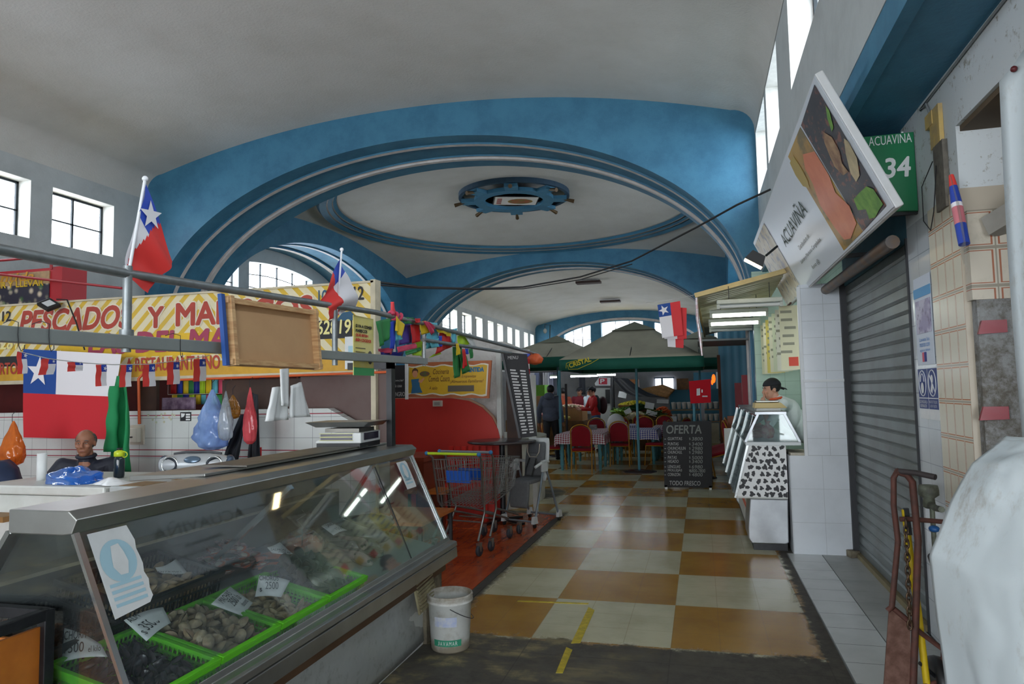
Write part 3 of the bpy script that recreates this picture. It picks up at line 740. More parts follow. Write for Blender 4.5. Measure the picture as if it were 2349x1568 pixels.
def pile(src, name, m, cat, label, group, box_, z0, n, r, lay, flatness=.5, jit=1.0):
    """scatter n copies in a mound over a box on the bed, each lying on the ones below"""
    x0, x1, y0, y1 = box_; first = None; got = []
    nx = max(1, int((x1-x0)/(r*1.55))); ny = max(1, int((y1-y0)/(r*1.55))); k = 0
    for L in range(lay):
        sh = (L % 2)*.5
        for i in range(nx):
            for j in range(ny):
                u, v = (i+.5+sh*.8)/(nx+.4), (j+.5+sh*.8)/(ny+.4)
                if L >= 1 and rnd.random() < .12*L+.02: continue
                cen = 1-max(abs(u-.5), abs(v-.5))*2
                if L >= lay-1 and cen < .18: continue
                got.append((x0+(x1-x0)*u+rnd.uniform(-.3, .3)*r, y0+(y1-y0)*v+rnd.uniform(-.3, .3)*r, L))
    if len(got) > n: got = got[-n:]
    for x, y, L in got:
        z = bedz(x)+z0+r*.55+L*r*.82+rnd.uniform(-.1, .1)*r
        rot = (rnd.uniform(-1, 1)*flatness*jit, rnd.uniform(-1, 1)*flatness*jit, rnd.uniform(0, 2*PI)); sc_ = rnd.uniform(.82, 1.12)
        if first is None:
            first = src.build(name, m, None, True); T(first, label, cat, group); first.location = (x, y, z); first.rotation_euler = rot
        else: dup(first, (x, y, z), rot=rot, scale=sc_)
pile(shell_mesh(.030, .026, .0155, '', None), 'clam', clam_m, 'clam', 'round tan clam among its like in the green crate by the ALMEJAS card', 'tan clams in the green crate', (-2.14, -1.785, 2.315, 2.645), .02, 170, .030, 4, 1.1)
pile(shell_mesh(.036, .028, .017, '', None), 'clam', shellmat('brown_clam_shell', (150, 132, 100), (176, 150, 112), (110, 84, 60)), 'clam', 'brown clam in the black perforated crate', 'brown clams in the black crate', (-2.53, -2.19, 2.30, 2.80), .055, 110, .034, 3, .9)
pile(shell_mesh(.032, .017, .011, '', None, pointy=.25), 'surf_clam', pale_m, 'clam', 'small pale clam in the green crate beside the MACHAS card', 'pale clams in the green crate', (-2.14, -1.785, 2.695, 3.04), .006, 190, .025, 3, 1.0)
pile(shell_mesh(.032, .016, .011, '', None, pointy=.45), 'mussel', mus_m, 'mussel', 'small glossy dark mussel in the nearest green crate', 'dark mussels in the green crate', (-2.14, -1.785, 1.92, 2.26), .022, 165, .024, 3, 1.2)
pile(shell_mesh(.034, .017, .012, '', None, pointy=.45), 'mussel', shellmat('reddish_dark_shell', (48, 36, 34), (70, 46, 40), (36, 34, 38), .2), 'mussel', 'dark reddish shellfish in the black crate at the back', 'dark shellfish in the back crate', (-2.53, -2.19, 1.94, 2.22), .05, 68, .026, 2, 1.0)
pile(shell_mesh(.052, .028, .020, '', None, pointy=.4), 'large_mussel', mus2_m, 'mussel', 'large dark mussel in the farthest green crate', 'large mussels in the farthest green crate', (-2.17, -1.785, 3.09, 3.45), .006, 95, .040, 4, 1.1)
# scallops on the half shell, fanned in a heap
def bedat(px, py, lift=0.0):
    d = FWD+RT*((px-IW/2)/FPX)-UP*((py-IH/2)/FPX); t = (.555+lift-.385-EYE)/(d.z+.22*d.x); return Vector((0, 0, EYE))+d*t
sh = MB()
def scf(u, v):
    th = 2*PI*u; fan = 1+.05*math.cos(9*th); r = .040*v*fan; return (r*math.cos(th), r*math.sin(th)*.95, .012*v*v+.001*math.cos(22*th)*v)
sh.grid(scf, 36, 4, 0, True, True); sh.b2(-.046, -.03, -.016, .016, .008, .011)
me_ = MB(); me_.lathe([(0, .010), (.016, .009), (.019, .004), (.016, 0)], (.004, 0, .002), 12)
co_ = MB(); co_.tube([(-.010, .022, .006), (.008, .026, .008), (.024, .014, .008), (.027, -.004, .007), (.022, -.016, .006)], [.003, .007, .008, .006, .002], 8)
c0 = bedat(520, 1300); sc0 = None; k = 0
for L in range(4):
    nn = (13, 11, 8, 4)[L]
    for i in range(nn):
        a = 2*PI*i/nn+L*.4; rr = (.16, .125, .08, .03)[L]*(1 if i % 3 else .6)
        x, y = c0.x+.02+rr*math.cos(a), c0.y+rr*1.1*math.sin(a); z = bedz(x)+.02+L*.028+(.01 if i % 3 else .022)
        rot = (rnd.uniform(-.35, .35), rnd.uniform(-.1, .5), rnd.uniform(0, 6.28))
        if sc0 is None:
            sc0 = thing('scallop', 'open scallop on its white half shell with orange roe, in the heap beside the salmon', 'scallop', (x, y, z), 0, 'scallops on the half shell'); sc0.rotation_euler = rot
            sh.build('shell', mat('scallop_shell', (206, 180, 172), .4, var=1, vs=60, c2=(120, 70, 76)), sc0, True, solid=.0015); me_.build('meat', mat('scallop_meat', (232, 222, 206), .3), sc0, True); co_.build('roe', mat('orange_roe', (214, 104, 62), .3), sc0, True)
        else: dup(sc0, (x, y, z), rot=rot)
tray = MB(); 
# salmon fillets
sal_m = mat('raw_salmon', (226, 118, 84), .35, var=.9, vs=26, c2=(238, 158, 124)); skin_m = mat('silver_fish_skin', (112, 116, 118), .25, .4, var=.8, vs=16, c2=(60, 62, 66))
def fillet(px0, py0, px1, py1, wd, label, lift=.012):
    a, b = bedat(px0, py0), bedat(px1, py1); d = b-a; L = d.length; ang = math.atan2(d.y, d.x)
    t = thing('salmon_fillet', label, 'fish fillet', (a.x, a.y, bedz(a.x)+lift), ang, 'salmon fillets in the case'); t.rotation_euler = (0, math.atan2(-(bedz(b.x)-bedz(a.x)), L), ang)
    def fn(u, v, top_=True):
        wv = wd*(math.sin(PI*min(1, u*.62+.12))**.6)*(1-.25*u); y = (v-.5)*wv; return (L*u, y, (.022*(1-(2*v-1)**2)**.5*(1-.3*u) if top_ else 0)+.006*math.sin(9*u+4*v))
    MB().grid(fn, 22, 10).build('flesh', sal_m, t, True)
    MB().grid(lambda u, v: tuple(p-(0, 0, .003)[i] for i, p in enumerate(fn(u, v, False))), 22, 10).build('skin', skin_m, t, True, solid=.003)
fillet(577, 1300, 665, 1277, .13, 'salmon fillet lying flat beside the scallops, upper one', .03); fillet(585, 1310, 662, 1300, .11, 'salmon fillet with curled edge, lower one')
# knotted clear bag of salmon pieces hanging over the bed
bagc = bedat(693, 1250, .09)
def lumps(c, r, n, m, name, label, cat, grp, sz, base=None):
    f0 = None
    for i in range(n):
        a = rnd.uniform(0, 2*PI); q = rnd.random()**.5*r; h = rnd.uniform(-.6, .5)*r*.7
        p = (c.x+q*math.cos(a), c.y+q*1.1*math.sin(a), c.z+h*(1-q/r*.5)); rot = (rnd.uniform(0, 3), rnd.uniform(0, 3), rnd.uniform(0, 3))
        if f0 is None:
            q_ = MB().ball((0, 0, 0), (sz*1.3, sz*.9, sz*.6), 12, 8); q_.v = [tuple(Vector(v)*(1+.25*noise.noise(Vector(v)*60))) for v in q_.v]
            f0 = q_.build(name, m, None, True); T(f0, label, cat, grp); f0.location = p; f0.rotation_euler = rot
        else: dup(f0, p, rot=rot, scale=rnd.uniform(.7, 1.1))
lumps(bagc, .085, 16, sal_m, 'salmon_piece', 'chunk of salmon inside the knotted clear bag', 'fish piece', 'salmon pieces in the clear bag', .036)
film = glassmat('clear_plastic_film', (240, 240, 236), .12, .34, (225, 222, 214))
def crinkle(prof, c, n=36, amp=.12, seed=0.0, sx=1, sy=1, mi=0):
    mb = MB(); k = len(prof)
    def fn(u, v):
        a = 2*PI*u; q = v*(k-1); i = min(k-2, int(q)); f = q-i; r = prof[i][0]*(1-f)+prof[i+1][0]*f; z = prof[i][1]*(1-f)+prof[i+1][1]*f
        w_ = 1+amp*noise.noise(Vector((math.cos(a)*2.4+seed, math.sin(a)*2.4, z*14+seed)))*2; w_ += amp*.6*math.sin(9*a+seed+z*20)*(1 if r < prof[0][0]*3 else .5)
        return (c[0]+r*w_*math.cos(a)*sx, c[1]+r*w_*math.sin(a)*sy, c[2]+z)
    mb.grid(fn, n, (k-1)*4, mi, True, True); return mb
mb = crinkle([(.01, -.085), (.085, -.07), (.12, -.02), (.115, .03), (.07, .075), (.018, .10), (.05, .13), (.09, .165)], bagc, 40, .10, 3)
top(mb, 'plastic_bag', film, 'knotted clear plastic bag holding orange salmon chunks in the case', 'bag')
# fish
def fish(pa, pb, r, m, belly, label, group, curve=.0, lift=.0):
    a, b = bedat(*pa), bedat(*pb); a.z = bedz(a.x)+r*.7+lift; b.z = bedz(b.x)+r*.6+lift; d = b-a; L = d.length
    t = thing('whole_fish', label, 'fish', a, 0, group); t.rotation_euler = (0, math.asin(-d.z/L), math.atan2(d.y, d.x))
    rs = [(0, .12), (.04, .45), (.10, .72), (.18, .92), (.30, 1), (.45, .92), (.6, .72), (.75, .45), (.86, .24), (.92, .17)]
    def fn(u, v):
        q = u*.92; i = max(j for j in range(len(rs)) if rs[j][0] <= q+1e-6); i = min(i, len(rs)-2); f = (q-rs[i][0])/(rs[i+1][0]-rs[i][0]); rr = r*(rs[i][1]*(1-f)+rs[i+1][1]*f)
        a_ = 2*PI*v; return (L*q, rr*1.15*math.cos(a_)+curve*math.sin(PI*q), rr*.72*math.sin(a_)-.0)
    mb = MB(); n_u, n_v = 20, 12; vs = [fn(i/n_u, j/n_v) for i in range(n_u+1) for j in range(n_v)]
    mb.add(vs, [(i*n_v+j, i*n_v+(j+1) % n_v, (i+1)*n_v+(j+1) % n_v, (i+1)*n_v+j) for i in range(n_u) for j in range(n_v)], 0, True); mb.build('body', m, t, True)
    tl = MB().prism([(L*.90, curve*.3, 0), (L, -r*1.1, .002), (L*.97, 0, .002), (L, r*1.1, .002)], (0, 0, .003)); tl.build('tail_fin', belly, t, True)
    MB().prism([(L*.2, r*1.0, 0), (L*.5, r*1.5+curve, .0), (L*.62, r*.7+curve, .0)], (0, 0, .003)).build('back_fin', belly, t, True)
    MB().ball((L*.065, -r*.32, r*.42), .009*max(1, r/.05)).ball((L*.065, r*.32, r*.42), .009*max(1, r/.05)).build('eye', mat('fish_eye', (20, 20, 22), .1), t, True)
pinkfish = mat('pinkish_hake_skin', (176, 150, 146), .25, .2, var=.9, vs=14, c2=(112, 96, 98)); greyfish = mat('grey_bream_skin', (128, 134, 138), .25, .35, var=1, vs=11, c2=(66, 68, 72)); finm = mat('fish_fin', (92, 84, 84), .4)
fish((855, 1308), (740, 1268), .045, pinkfish, finm, 'pinkish hake nearest the front glass', 'hake in the case', -.05); fish((820, 1290), (722, 1275), .042, pinkfish, finm, 'pinkish hake in the middle, tail towards the scallops', 'hake in the case', .05)
fish((838, 1283), (768, 1252), .040, pinkfish, finm, 'pinkish hake curled over the others', 'hake in the case', -.07, .035)
fish((905, 1232), (780, 1218), .075, greyfish, finm, 'large grey bream at the back, head to the right', 'grey bream in the case', .03, .05); fish((895, 1255), (765, 1238), .065, greyfish, finm, 'grey bream in the middle of the back heap', 'grey bream in the case', .02, .02)
fish((872, 1268), (745, 1255), .055, greyfish, finm, 'darker grey bream lowest in the back heap', 'grey bream in the case', .03, .0); fish((880, 1285), (800, 1262), .045, mat('dark_fish_skin', (70, 74, 78), .2, .3, var=.8, vs=14), finm, 'small dark fish beside the bream heap', 'grey bream in the case', -.02)
# price cards
def card(pts, lines, label, lift=.0, bend=.0):
    """pts: four corners in space (ll, lr, ur, ul)"""
    ll, lr, ur, ul = pts; ux = (lr-ll); uz = (ul-ll); n = ux.cross(uz).normalized()
    mb = MB().grid(lambda u, v: (ll*(1-u)*(1-v)+lr*u*(1-v)+ur*u*v+ul*(1-u)*v)+n*(bend*math.sin(PI*u)), 8, 4)
    root = top(mb, 'price_card', paper, label, 'price card', 'handwritten price cards', solid=.001)
    tx = MB()
    for s_, u0, v0, wu, hv in lines:
        tx.text(s_, ll+ux*u0+uz*v0+n*(bend*.8+.003), ux, (uz-ux.normalized()*uz.dot(ux.normalized())), ux.length*wu, uz.length*hv, 0, .002)
    tx.build('handwriting', ink, root)
def card_px(px, z, lines, label, bend=.01):
    P = [bedat(x, y, z+dz) for x, y, dz in px]; card(P, lines, label, 0, bend)
card_px([(336, 1470, .13), (392, 1428, .13), (374, 1392, .16), (284, 1422, .16)], 0, [('ALMEJAS', .02, .66, .75, .24), ('3500', .2, .18, .5, .34), ('$', .05, .1, .1, .2), ('el kilo', .74, .4, .2, .22)], 'white card reading ALMEJAS 3500 beside the tan clams')
card_px([(142, 1518, .10), (247, 1506, .11), (232, 1478, .13), (148, 1440, .15)], 0, [('CHORITOS', .0, .55, .7, .26), ('1500', .03, .15, .42, .3), ('el kilo', .55, .12, .28, .18)], 'white card reading CHORITOS 1500 on the dark mussels')
card_px([(556, 1412, .10), (580, 1382, .10), (528, 1345, .16), (484, 1385, .16)], 0, [('MACHAS', .1, .70, .75, .2), ('2500 la', .18, .38, .66, .26), ('docena', .4, .14, .4, .16)], 'white card reading MACHAS 2500 between two green crates')
card_px([(585, 1368, .10), (645, 1369, .10), (665, 1331, .15), (595, 1319, .17)], 0, [('CHOROS', .02, .7, .75, .22), ('2500', .32, .3, .5, .34), ('$', .12, .15, .1, .2)], 'white card reading CHOROS 2500 stuck in the third green crate')
card_px([(363, 1313, .14), (430, 1313, .14), (404, 1281, .18), (356, 1301, .18)], 0, [('OSTIONES', .05, .6, .8, .28), ('500 la docena', .3, .12, .66, .26)], 'greyish card reading OSTIONES at the back behind the black crate')
card_px([(624, 1268, .10), (672, 1270, .10), (642, 1243, .13), (613, 1255, .13)], 0, [('SALMON', .05, .6, .7, .28), ('7500 kg', .3, .15, .6, .26)], 'small white card standing above the salmon fillets')
card_px([(765, 1227, .12), (797, 1216, .12), (762, 1199, .15), (737, 1206, .15)], 0, [('JAIBAS', .1, .6, .7, .28), ('1500', .35, .15, .45, .26)], 'small white card beside the bag above the grey fish')
# wire hook in the case
a = bedat(693, 1250, .24); hk = [(a.x, a.y, a.z+t) for t in (0, .05, .10)]+[(a.x-.02, a.y-.02, a.z+.13), (a.x+.015, a.y+.01, a.z+.155), (a.x, a.y, a.z+.18)]
top(MB().tube(hk, .0022, 6), 'wire_hook', steel_dk, 'bent wire hook above the knotted bag in the case', 'hook')

# ---- scale on the case top
sc_ = thing('shop_scale', 'white electronic shop scale with a steel pan, on the fish case top', 'scale', (-2.33, 4.33, 1.276), R(4))
mb = MB(); mb.prism([(-.15, -.17, .03), (.17, -.17, .03), (.17, -.17, .10), (-.02, -.17, .10), (-.15, -.17, .045)], (0, .34, 0)); mb.build('housing', mat('white_scale_plastic', (216, 218, 216), .4), sc_, True, bevel=.006)
MB().b2(-.14, .165, -.172, .172, 0, .03).build('base', black_plastic, sc_, True)
mb = MB().box((.172, 0, .072), (.006, .24, .045)); pnl = mb.build('display_panel', mat('lcd_panel', (48, 44, 60), .25), sc_, True)
mb = MB().box((.0, -.173, .072), (.22, .006, .045)); mb.build('display_panel', MATS['lcd_panel'], sc_, True)
mb = MB(); mb.box((.0, -.177, .072), (.23, .002, .006)).box((0, -.1775, .094), (.24, .002, .004)).box((0, -.1775, .05), (.24, .002, .004)); mb.build('display_frame', mat('pale_yellow_print', (206, 206, 140), .6), sc_, True)
MB().b2(-.10, .14, -.13, .13, .10, .125).build('pan_support', steel_dk, sc_, True)
mb = MB(); mb.prism([(-.22, -.19, .17), (.24, -.19, .17), (.18, -.15, .135), (-.16, -.15, .135)], (0, .34, 0)); mb.build('pan', steel, sc_, True, bevel=.004)

# ---- freezers behind the counter
fz = thing('chest_freezer', 'low white chest freezer with rusty corner behind the fish case', 'freezer', (-4.5, 4.5, 0))
mb = MB(); mb.b2(-5.3, -4.14, 4.12, 5.0, .06, .93); mb.build('body', white_enamel, fz, bevel=.01)
mb = MB(); mb.b2(-5.32, -4.12, 4.10, 5.02, .935, 1.0); mb.build('lid', white_enamel, fz, bevel=.012)
MB().b2(-4.15, -4.128, 4.11, 4.135, .2, .93).build('corner_strip', mat('rust_brown', (120, 82, 52), .9, var=1, vs=20, c2=(190, 180, 160)), fz)
fz2 = thing('chest_freezer', 'white chest freezer with taped lid beside the rusty-cornered one, under the stereo', 'freezer', (-3.7, 5.0, 0))
mb = MB(); mb.b2(-4.10, -2.95, 4.15, 5.1, .06, .93); mb.build('body', white_enamel, fz2, bevel=.01)
mb = MB(); mb.b2(-4.11, -2.94, 4.13, 5.12, .935, 1.005); mb.build('lid', mat('grey_laminate', (176, 182, 182), .4, var=.4), fz2, bevel=.012)
mb = MB(); mb.b2(-4.05, -3.85, 4.16, 4.4, 1.0055, 1.008).b2(-3.9, -3.5, 4.5, 4.56, 1.0055, 1.008); mb.build('brown_tape', mat('peeling_brown_tape', (150, 120, 84), .7, var=.8, vs=20), fz2)
# things on the freezers
p = at(398, 1088, Z=1.005)
st = thing('portable_stereo', 'silver and blue portable stereo with two round speakers, on the freezer lid', 'stereo', (-3.95, 4.85, 1.008), R(10))
mb = MB()
def stf(u, v):
    a = 2*PI*v; x = (u-.5)*.56; e = 1-.35*abs(2*u-1)**3; return (x, .09*math.cos(a)*e-.03*(2*u-1)**2, .085+.085*math.sin(a)*e)
mb.grid(stf, 24, 20, 0); mb.build('shell', mat('silver_plastic', (186, 190, 194), .3, .4), st, True)
for sx in (-1, 1):
    s2 = MB().lathe([(.068, 0), (.068, .012), (.055, .016), (.05, .01), (.0, .006)], (0, 0, 0), 24, 0, True, Matrix.Translation((sx*.185, -.072, .082)) @ Euler((R(90), 0, sx*R(12))).to_matrix().to_4x4()); o = s2.build('speaker', mat('dark_speaker_mesh', (40, 46, 54), .5, .3), st, True)
    MB().tube([(sx*.185+.066*math.cos(a), -.088-.014*math.cos(a)*sx*.0, .082+.066*math.sin(a)) for a in [2*PI*i/20 for i in range(20)]], .005, 6, 0, True).build('speaker_ring', chrome, o, True)
    MB().ball((sx*.275, -.01, .085), (.035, .07, .07), 14, 10).build('end_cap', mat('blue_grey_plastic', (70, 86, 108), .3, .3), st, True)
mb = MB(); mb.lathe([(.07, 0), (.06, .006), (0, .01)], (0, 0, 0), 20, 0, True, Matrix.Translation((0, -.085, .125)) @ Euler((R(60), 0, 0)).to_matrix().to_4x4(), 1, .45); mb.build('tuning_dial', mat('dial_face', (90, 110, 130), .2, .3), st, True)
MB().box((0, -.09, .04), (.16, .012, .045)).build('cassette_door', mat('silver_grey', (150, 154, 158), .3, .5), st, True)
MB().tube([(-.2, .0, .165), (-.1, .0, .18), (.1, .0, .18), (.2, 0, .165)], .01, 8).build('handle', mat('dark_grey_plastic', (70, 72, 76), .4), st, True)
# tablet, blue bag, white bag, cup roll, bottle
b_ = at(318, 1085, Z=1.01); tb = thing('tablet', 'tablet propped flat on a red mat on the freezer lid', 'tablet', (-4.22, 4.80, 1.012), R(-8)); tb.rotation_euler = (R(14), 0, R(-25))
MB().b2(-.12, .12, -.08, .08, 0, .008).build('body', black_plastic, tb, True, bevel=.003); MB().b2(-.105, .105, -.07, .07, .0081, .0086).build('screen', mat('grey_screen', (150, 156, 160), .15), tb, True)
blueb = glassmat('blue_plastic_film', (120, 170, 235), .10, .75, (48, 120, 214))
mb = MB()
def bb(u, v):
    a = 2*PI*u; r = math.sin(PI*min(.999, v*.5+.0)); h = math.cos(v*PI/2)
    w_ = 1+.16*noise.noise(Vector((math.cos(a)*2, math.sin(a)*2, v*4)))*1.5
    return (-4.60+.235*r*w_*math.cos(a), 4.30+.13*r*w_*math.sin(a), 1.003+.10*h*(1+.35*math.sin(a*2+1)*.4)*w_)
mb.grid(bb, 44, 14, 0, True, True); top(mb, 'plastic_bag', blueb, 'slumped bright blue plastic bag lying on the freezer lid', 'bag')
mb = MB(); mb.grid(lambda u, v: (-4.20+.30*(u-.5)+.0, 4.25+.16*(v-.5)+.02*math.sin(7*u), 1.004+.05*math.sin(PI*u)*math.sin(PI*v)+.004*math.sin(31*u)*math.sin(23*v)), 24, 12); top(mb, 'plastic_bag', mat('white_bag_film', (226, 228, 230), .3), 'flat white carrier bag lying in front of the bottle on the freezer', 'bag')
top(MB().lathe([(.035, 0), (.035, .21), (.028, .21), (.028, .19), (0, .19)], (-5.05, 4.42, 1.0), 20), 'paper_roll', paper, 'upright white paper roll on the left end of the freezer', 'paper roll')
bo = thing('water_bottle', 'dark water bottle with a lime green cap and loop, in front of the seated man', 'bottle', (-4.50, 4.62, 1.0))
MB().lathe([(.036, 0), (.040, .02), (.040, .14), (.036, .165), (.030, .17)], (0, 0, 0), 20).build('body', mat('smoked_bottle', (40, 50, 54), .1), bo, True)
MB().lathe([(.040, .17), (.041, .20), (.034, .212), (.02, .215), (.018, .225), (0, .226)], (0, 0, 0), 20).build('cap', mat('lime_cap', (190, 206, 40), .4), bo, True)
MB().tube([(.035+.03*math.cos(a)+.012, 0, .185+.022*math.sin(a)) for a in [2*PI*i/16 for i in range(16)]], .004, 6, 0, True).build('carry_loop', MATS['lime_cap'], bo, True); MB().lathe([(.02, .22), (.02, .235), (0, .237)], (0, 0, 0), 14).build('spout_lid', black_plastic, bo, True)

# ---- tiled wall behind, with red lines
s = Sh('white_wall_tiles_with_red_lines', .18); X, Y, Z = s.pos(); fu = (X/.2).fract(); fv = ((Z-.02)/.2).fract(); g_ = fu.lt(.02).mx(fv.lt(.02))
def band(z0, z1): return Z.gt(z0)*Z.lt(z1)
red_ = band(1.448, 1.457).mx(band(1.098, 1.107)).mx(band(1.035, 1.044)); base = s.mix(s.noise(2, 5).step(.4, .7)*.35, (204, 208, 206), (176, 180, 178))
s.col(s.mix(red_, s.mix(g_, base, (136, 140, 140)), (150, 52, 66))); redline = s.m
YW = 6.0; xe = at(752, 936, Y=YW).x; xe2 = at(850, 990, Y=YW).x
mb = MB(); mb.prism([(-9.9, YW, 0), (xe2, YW, 0), (xe2, YW, 1.27), (xe, YW, 1.50), (-5.62, YW, 1.50), (-5.62, YW, 1.50), (-9.9, YW, 1.5)], (0, .12, 0)); struct(mb, 'wall_stall', redline)
# the wall plates: box, sticker, small stickers, orange conduit
bx = thing('fuse_box', 'cream electric box on a board beside the green coat', 'electric box', (0, 0, 0))
c_ = at(312, 997, Y=YW-.03); bx.location = c_
MB().box((c_.x, YW-.01, c_.z), (.17, .02, .20)).build('board', mat('cream_board', (200, 192, 176), .6, var=.4), bx, bevel=.004); MB().box((c_.x-.01, YW-.045, c_.z), (.13, .05, .15)).build('cover', mat('cream_plastic', (206, 202, 188), .5), bx, bevel=.008)
MB().box((c_.x-.02, YW-.078, c_.z-.02), (.03, .02, .012)).build('switch', black_plastic, bx)
a, b = at(318, 968, Y=YW-.03), at(318, 868, Y=YW-.03)
top(MB().tube([(a.x, YW-.02, a.z-.02), (b.x-.01, YW-.02, b.z), (b.x+.03, YW-.0, b.z+.05)], .014, 8), 'conduit', mat('orange_conduit', (206, 90, 40), .5), 'orange plastic conduit rising from the cream electric box', 'pipe')
a = at(426, 955, Y=YW-.003); r_ = top(MB().box((a.x, YW-.003, a.z), (.13, .004, .09)), 'sticker', ink, 'black and white rectangular sticker on the white tiles', 'sticker')
mb = MB(); mb.box((a.x+.03, YW-.006, a.z+.02), (.05, .002, .018)).box((a.x+.03, YW-.006, a.z-.005), (.05, .002, .018)).box((a.x+.03, YW-.006, a.z-.03), (.05, .002, .014)); mb.add([(a.x-.055, YW-.006, a.z+.035), (a.x-.005, YW-.006, a.z+.03), (a.x-.02, YW-.006, a.z), (a.x-.05, YW-.006, a.z-.01)], [(0, 3, 2, 1)]); mb.build('white_print', paper, r_)
f0 = None
for i, (px, py) in enumerate([(340, 952), (350, 962), (358, 955), (370, 950), (378, 948), (374, 958), (388, 957), (395, 950), (400, 952), (376, 967), (392, 961), (358, 968)]):
    a = at(px, py, Y=YW-.003)
    if f0 is None: f0 = top(MB().lathe([(.013, -.001), (.013, .001)], (0, 0, 0), 10, 0, False, Matrix.Translation((a.x, YW-.002, a.z)) @ Euler((R(90), 0, 0)).to_matrix().to_4x4()), 'small_sticker', mat('faded_round_sticker', (196, 176, 150), .7, var=1, vs=9, c2=(150, 172, 150)), 'small faded round sticker in the cluster on the white tiles', 'sticker', 'round stickers on the tiles')
    else: dup(f0, (a.x, YW-.002, a.z-.013))

# ---- painted sign of the eating place
YS = 6.12
x0, x1 = -9.9, at(852, 700, Y=YS).x; zt, zb = 2.70, 1.855
s = Sh('striped_yellow_cream_sign', .55); X, Y, Z = s.pos(); q = ((X-(-5.0)).abs()+Z*1.0)/.165; st_ = q.fract().lt(.42)
base = s.mix(st_, (222, 212, 178), (212, 176, 56)); s.col(s.mix(s.noise(3, 6, .7).step(.45, .75)*.3, base, (170, 150, 96))); stripes = s.m
sign = thing('painted_sign', 'long yellow striped hand-painted sign reading PESCADOS Y MARISCOS above the tiled wall', 'sign', (-6, YS, zb))
MB().b2(x0, x1, YS, YS+.05, zb, zt).build('board', stripes, sign)
MB().b2(x0, x1+.03, YS-.02, YS+.06, zt, zt+.02).b2(x0, x1+.03, YS-.02, YS+.06, zb-.04, zb).b2(x1, x1+.05, YS-.02, YS+.1, zb-1.86, zt+.03).build('edging', mat('cream_timber', (206, 196, 170), .7, var=.5), sign)
ylw = mat('sign_yellow_paint', (226, 184, 40), .5, var=.4); sred = mat('sign_red_paint', (178, 66, 50), .55, var=.4); scream = mat('sign_cream_paint', (226, 218, 196), .6); sblk = mat('sign_black_paint', (34, 34, 38), .6); sblue = mat('sign_blue_paint', (40, 84, 112), .6)
a, b = at(190, 765, Y=YS), at(500, 797, Y=YS); MB().b2(at(140, 790, Y=YS).x, at(720, 790, Y=YS).x, YS-.004, YS, 2.07, 2.30).build('yellow_band', ylw, sign)
MB().b2(x0, x1, YS-.003, YS, zb, 2.0).build('lower_band', mat('sign_ochre_paint', (214, 164, 50), .5, var=.5), sign)
def pt(mb, s_, ll, lr, ty, Y, mi=0, shear=0.0, dep=.006, off=.004):
    o = at(*ll, Y=Y); r_ = at(*lr, Y=Y); u = at(ll[0], ty, Y=Y); mb.text(s_, (o.x, Y, o.z), (1, 0, 0), (0, 0, 1), r_.x-o.x, u.z-o.z, mi, dep, shear, False, 0, off*.8 if off else 0)
for bd_, m_, dep, nm in ((.026, scream, .005, 'letter_outline'), (.011, sred, .009, 'red_lettering')):
    for s_, ll, lr, ty, shr in (('PESCADOS', (46, 763), (302, 755), 715, .25), ('Y', (341, 751), (375, 749), 706, 0), ('MARISCOS', (406, 747), (717, 735), 697, 0)):
        mb = MB(); o = at(*ll, Y=YS); r_ = at(*lr, Y=YS); u = at(ll[0], ty, Y=YS); mb.text(s_, (o.x, YS, o.z), (1, 0, 0), (0, 0, 1), r_.x-o.x, u.z-o.z, 0, dep, shr, False, 0, bd_, 4); mb.build(nm, m_, sign)
mb = MB(); pt(mb, 'LAS DEL MAR', (205, 812), (560, 800), 768, YS, 0, .1, .01, .014); mb.build('crimson_lettering', mat('sign_crimson_paint', (160, 60, 86), .55), sign)
def ptb(par, nm, m, *a): mb = MB(); pt(mb, *a); return mb.build(nm, m, par)
ptb(sign, 'small_red_lettering', sred, 'CUARTO', (-40, 860), (40, 856), 834, YS, 0, 0, .01); ptb(sign, 'small_red_lettering', sred, 'A RESTAURANT UNO', (290, 852), (505, 846), 822, YS, 0, 0, .01)
MB().b2(at(-60, 800, Y=YS).x, at(90, 800, Y=YS).x, YS-.008, YS, 2.02, 2.13).build('black_panel', sblk, sign); MB().b2(at(690, 750, Y=YS).x, at(808, 750, Y=YS).x, YS-.008, YS, 2.175, 2.355).build('black_panel', sblk, sign)
pyl = mat('pale_yellow_paint', (232, 222, 150), .6); ptb(sign, 'phone_number', pyl, '2262819', (-40, 803), (62, 800), 778, YS, 0, .2, .013); ptb(sign, 'phone_number', pyl, '262819', (712, 768), (806, 764), 737, YS, 0, .1, .013)
ptb(sign, 'black_lettering', sblk, 'L 12', (-15, 738), (26, 736), 716, YS, 0, 0, .01); ptb(sign, 'black_lettering', sblk, 'CAL 12', (748, 692), (835, 688), 662, YS, 0, 0, .01)
mb = MB(); pt(mb, 'LO', (732, 694), (752, 692), 666, YS, 0, 0, .01); mb.build('blue_lettering', sblue, sign)
mb = MB(); f = []
a = at(795, 735, Y=YS); mb.add([(a.x-.11, YS-.01, a.z), (a.x+.13, YS-.01, a.z), (a.x+.05, YS-.01, a.z+.09), (a.x-.04, YS-.01, a.z+.08)], [(0, 1, 2, 3)]); mb.build('painted_wave', sblue, sign)
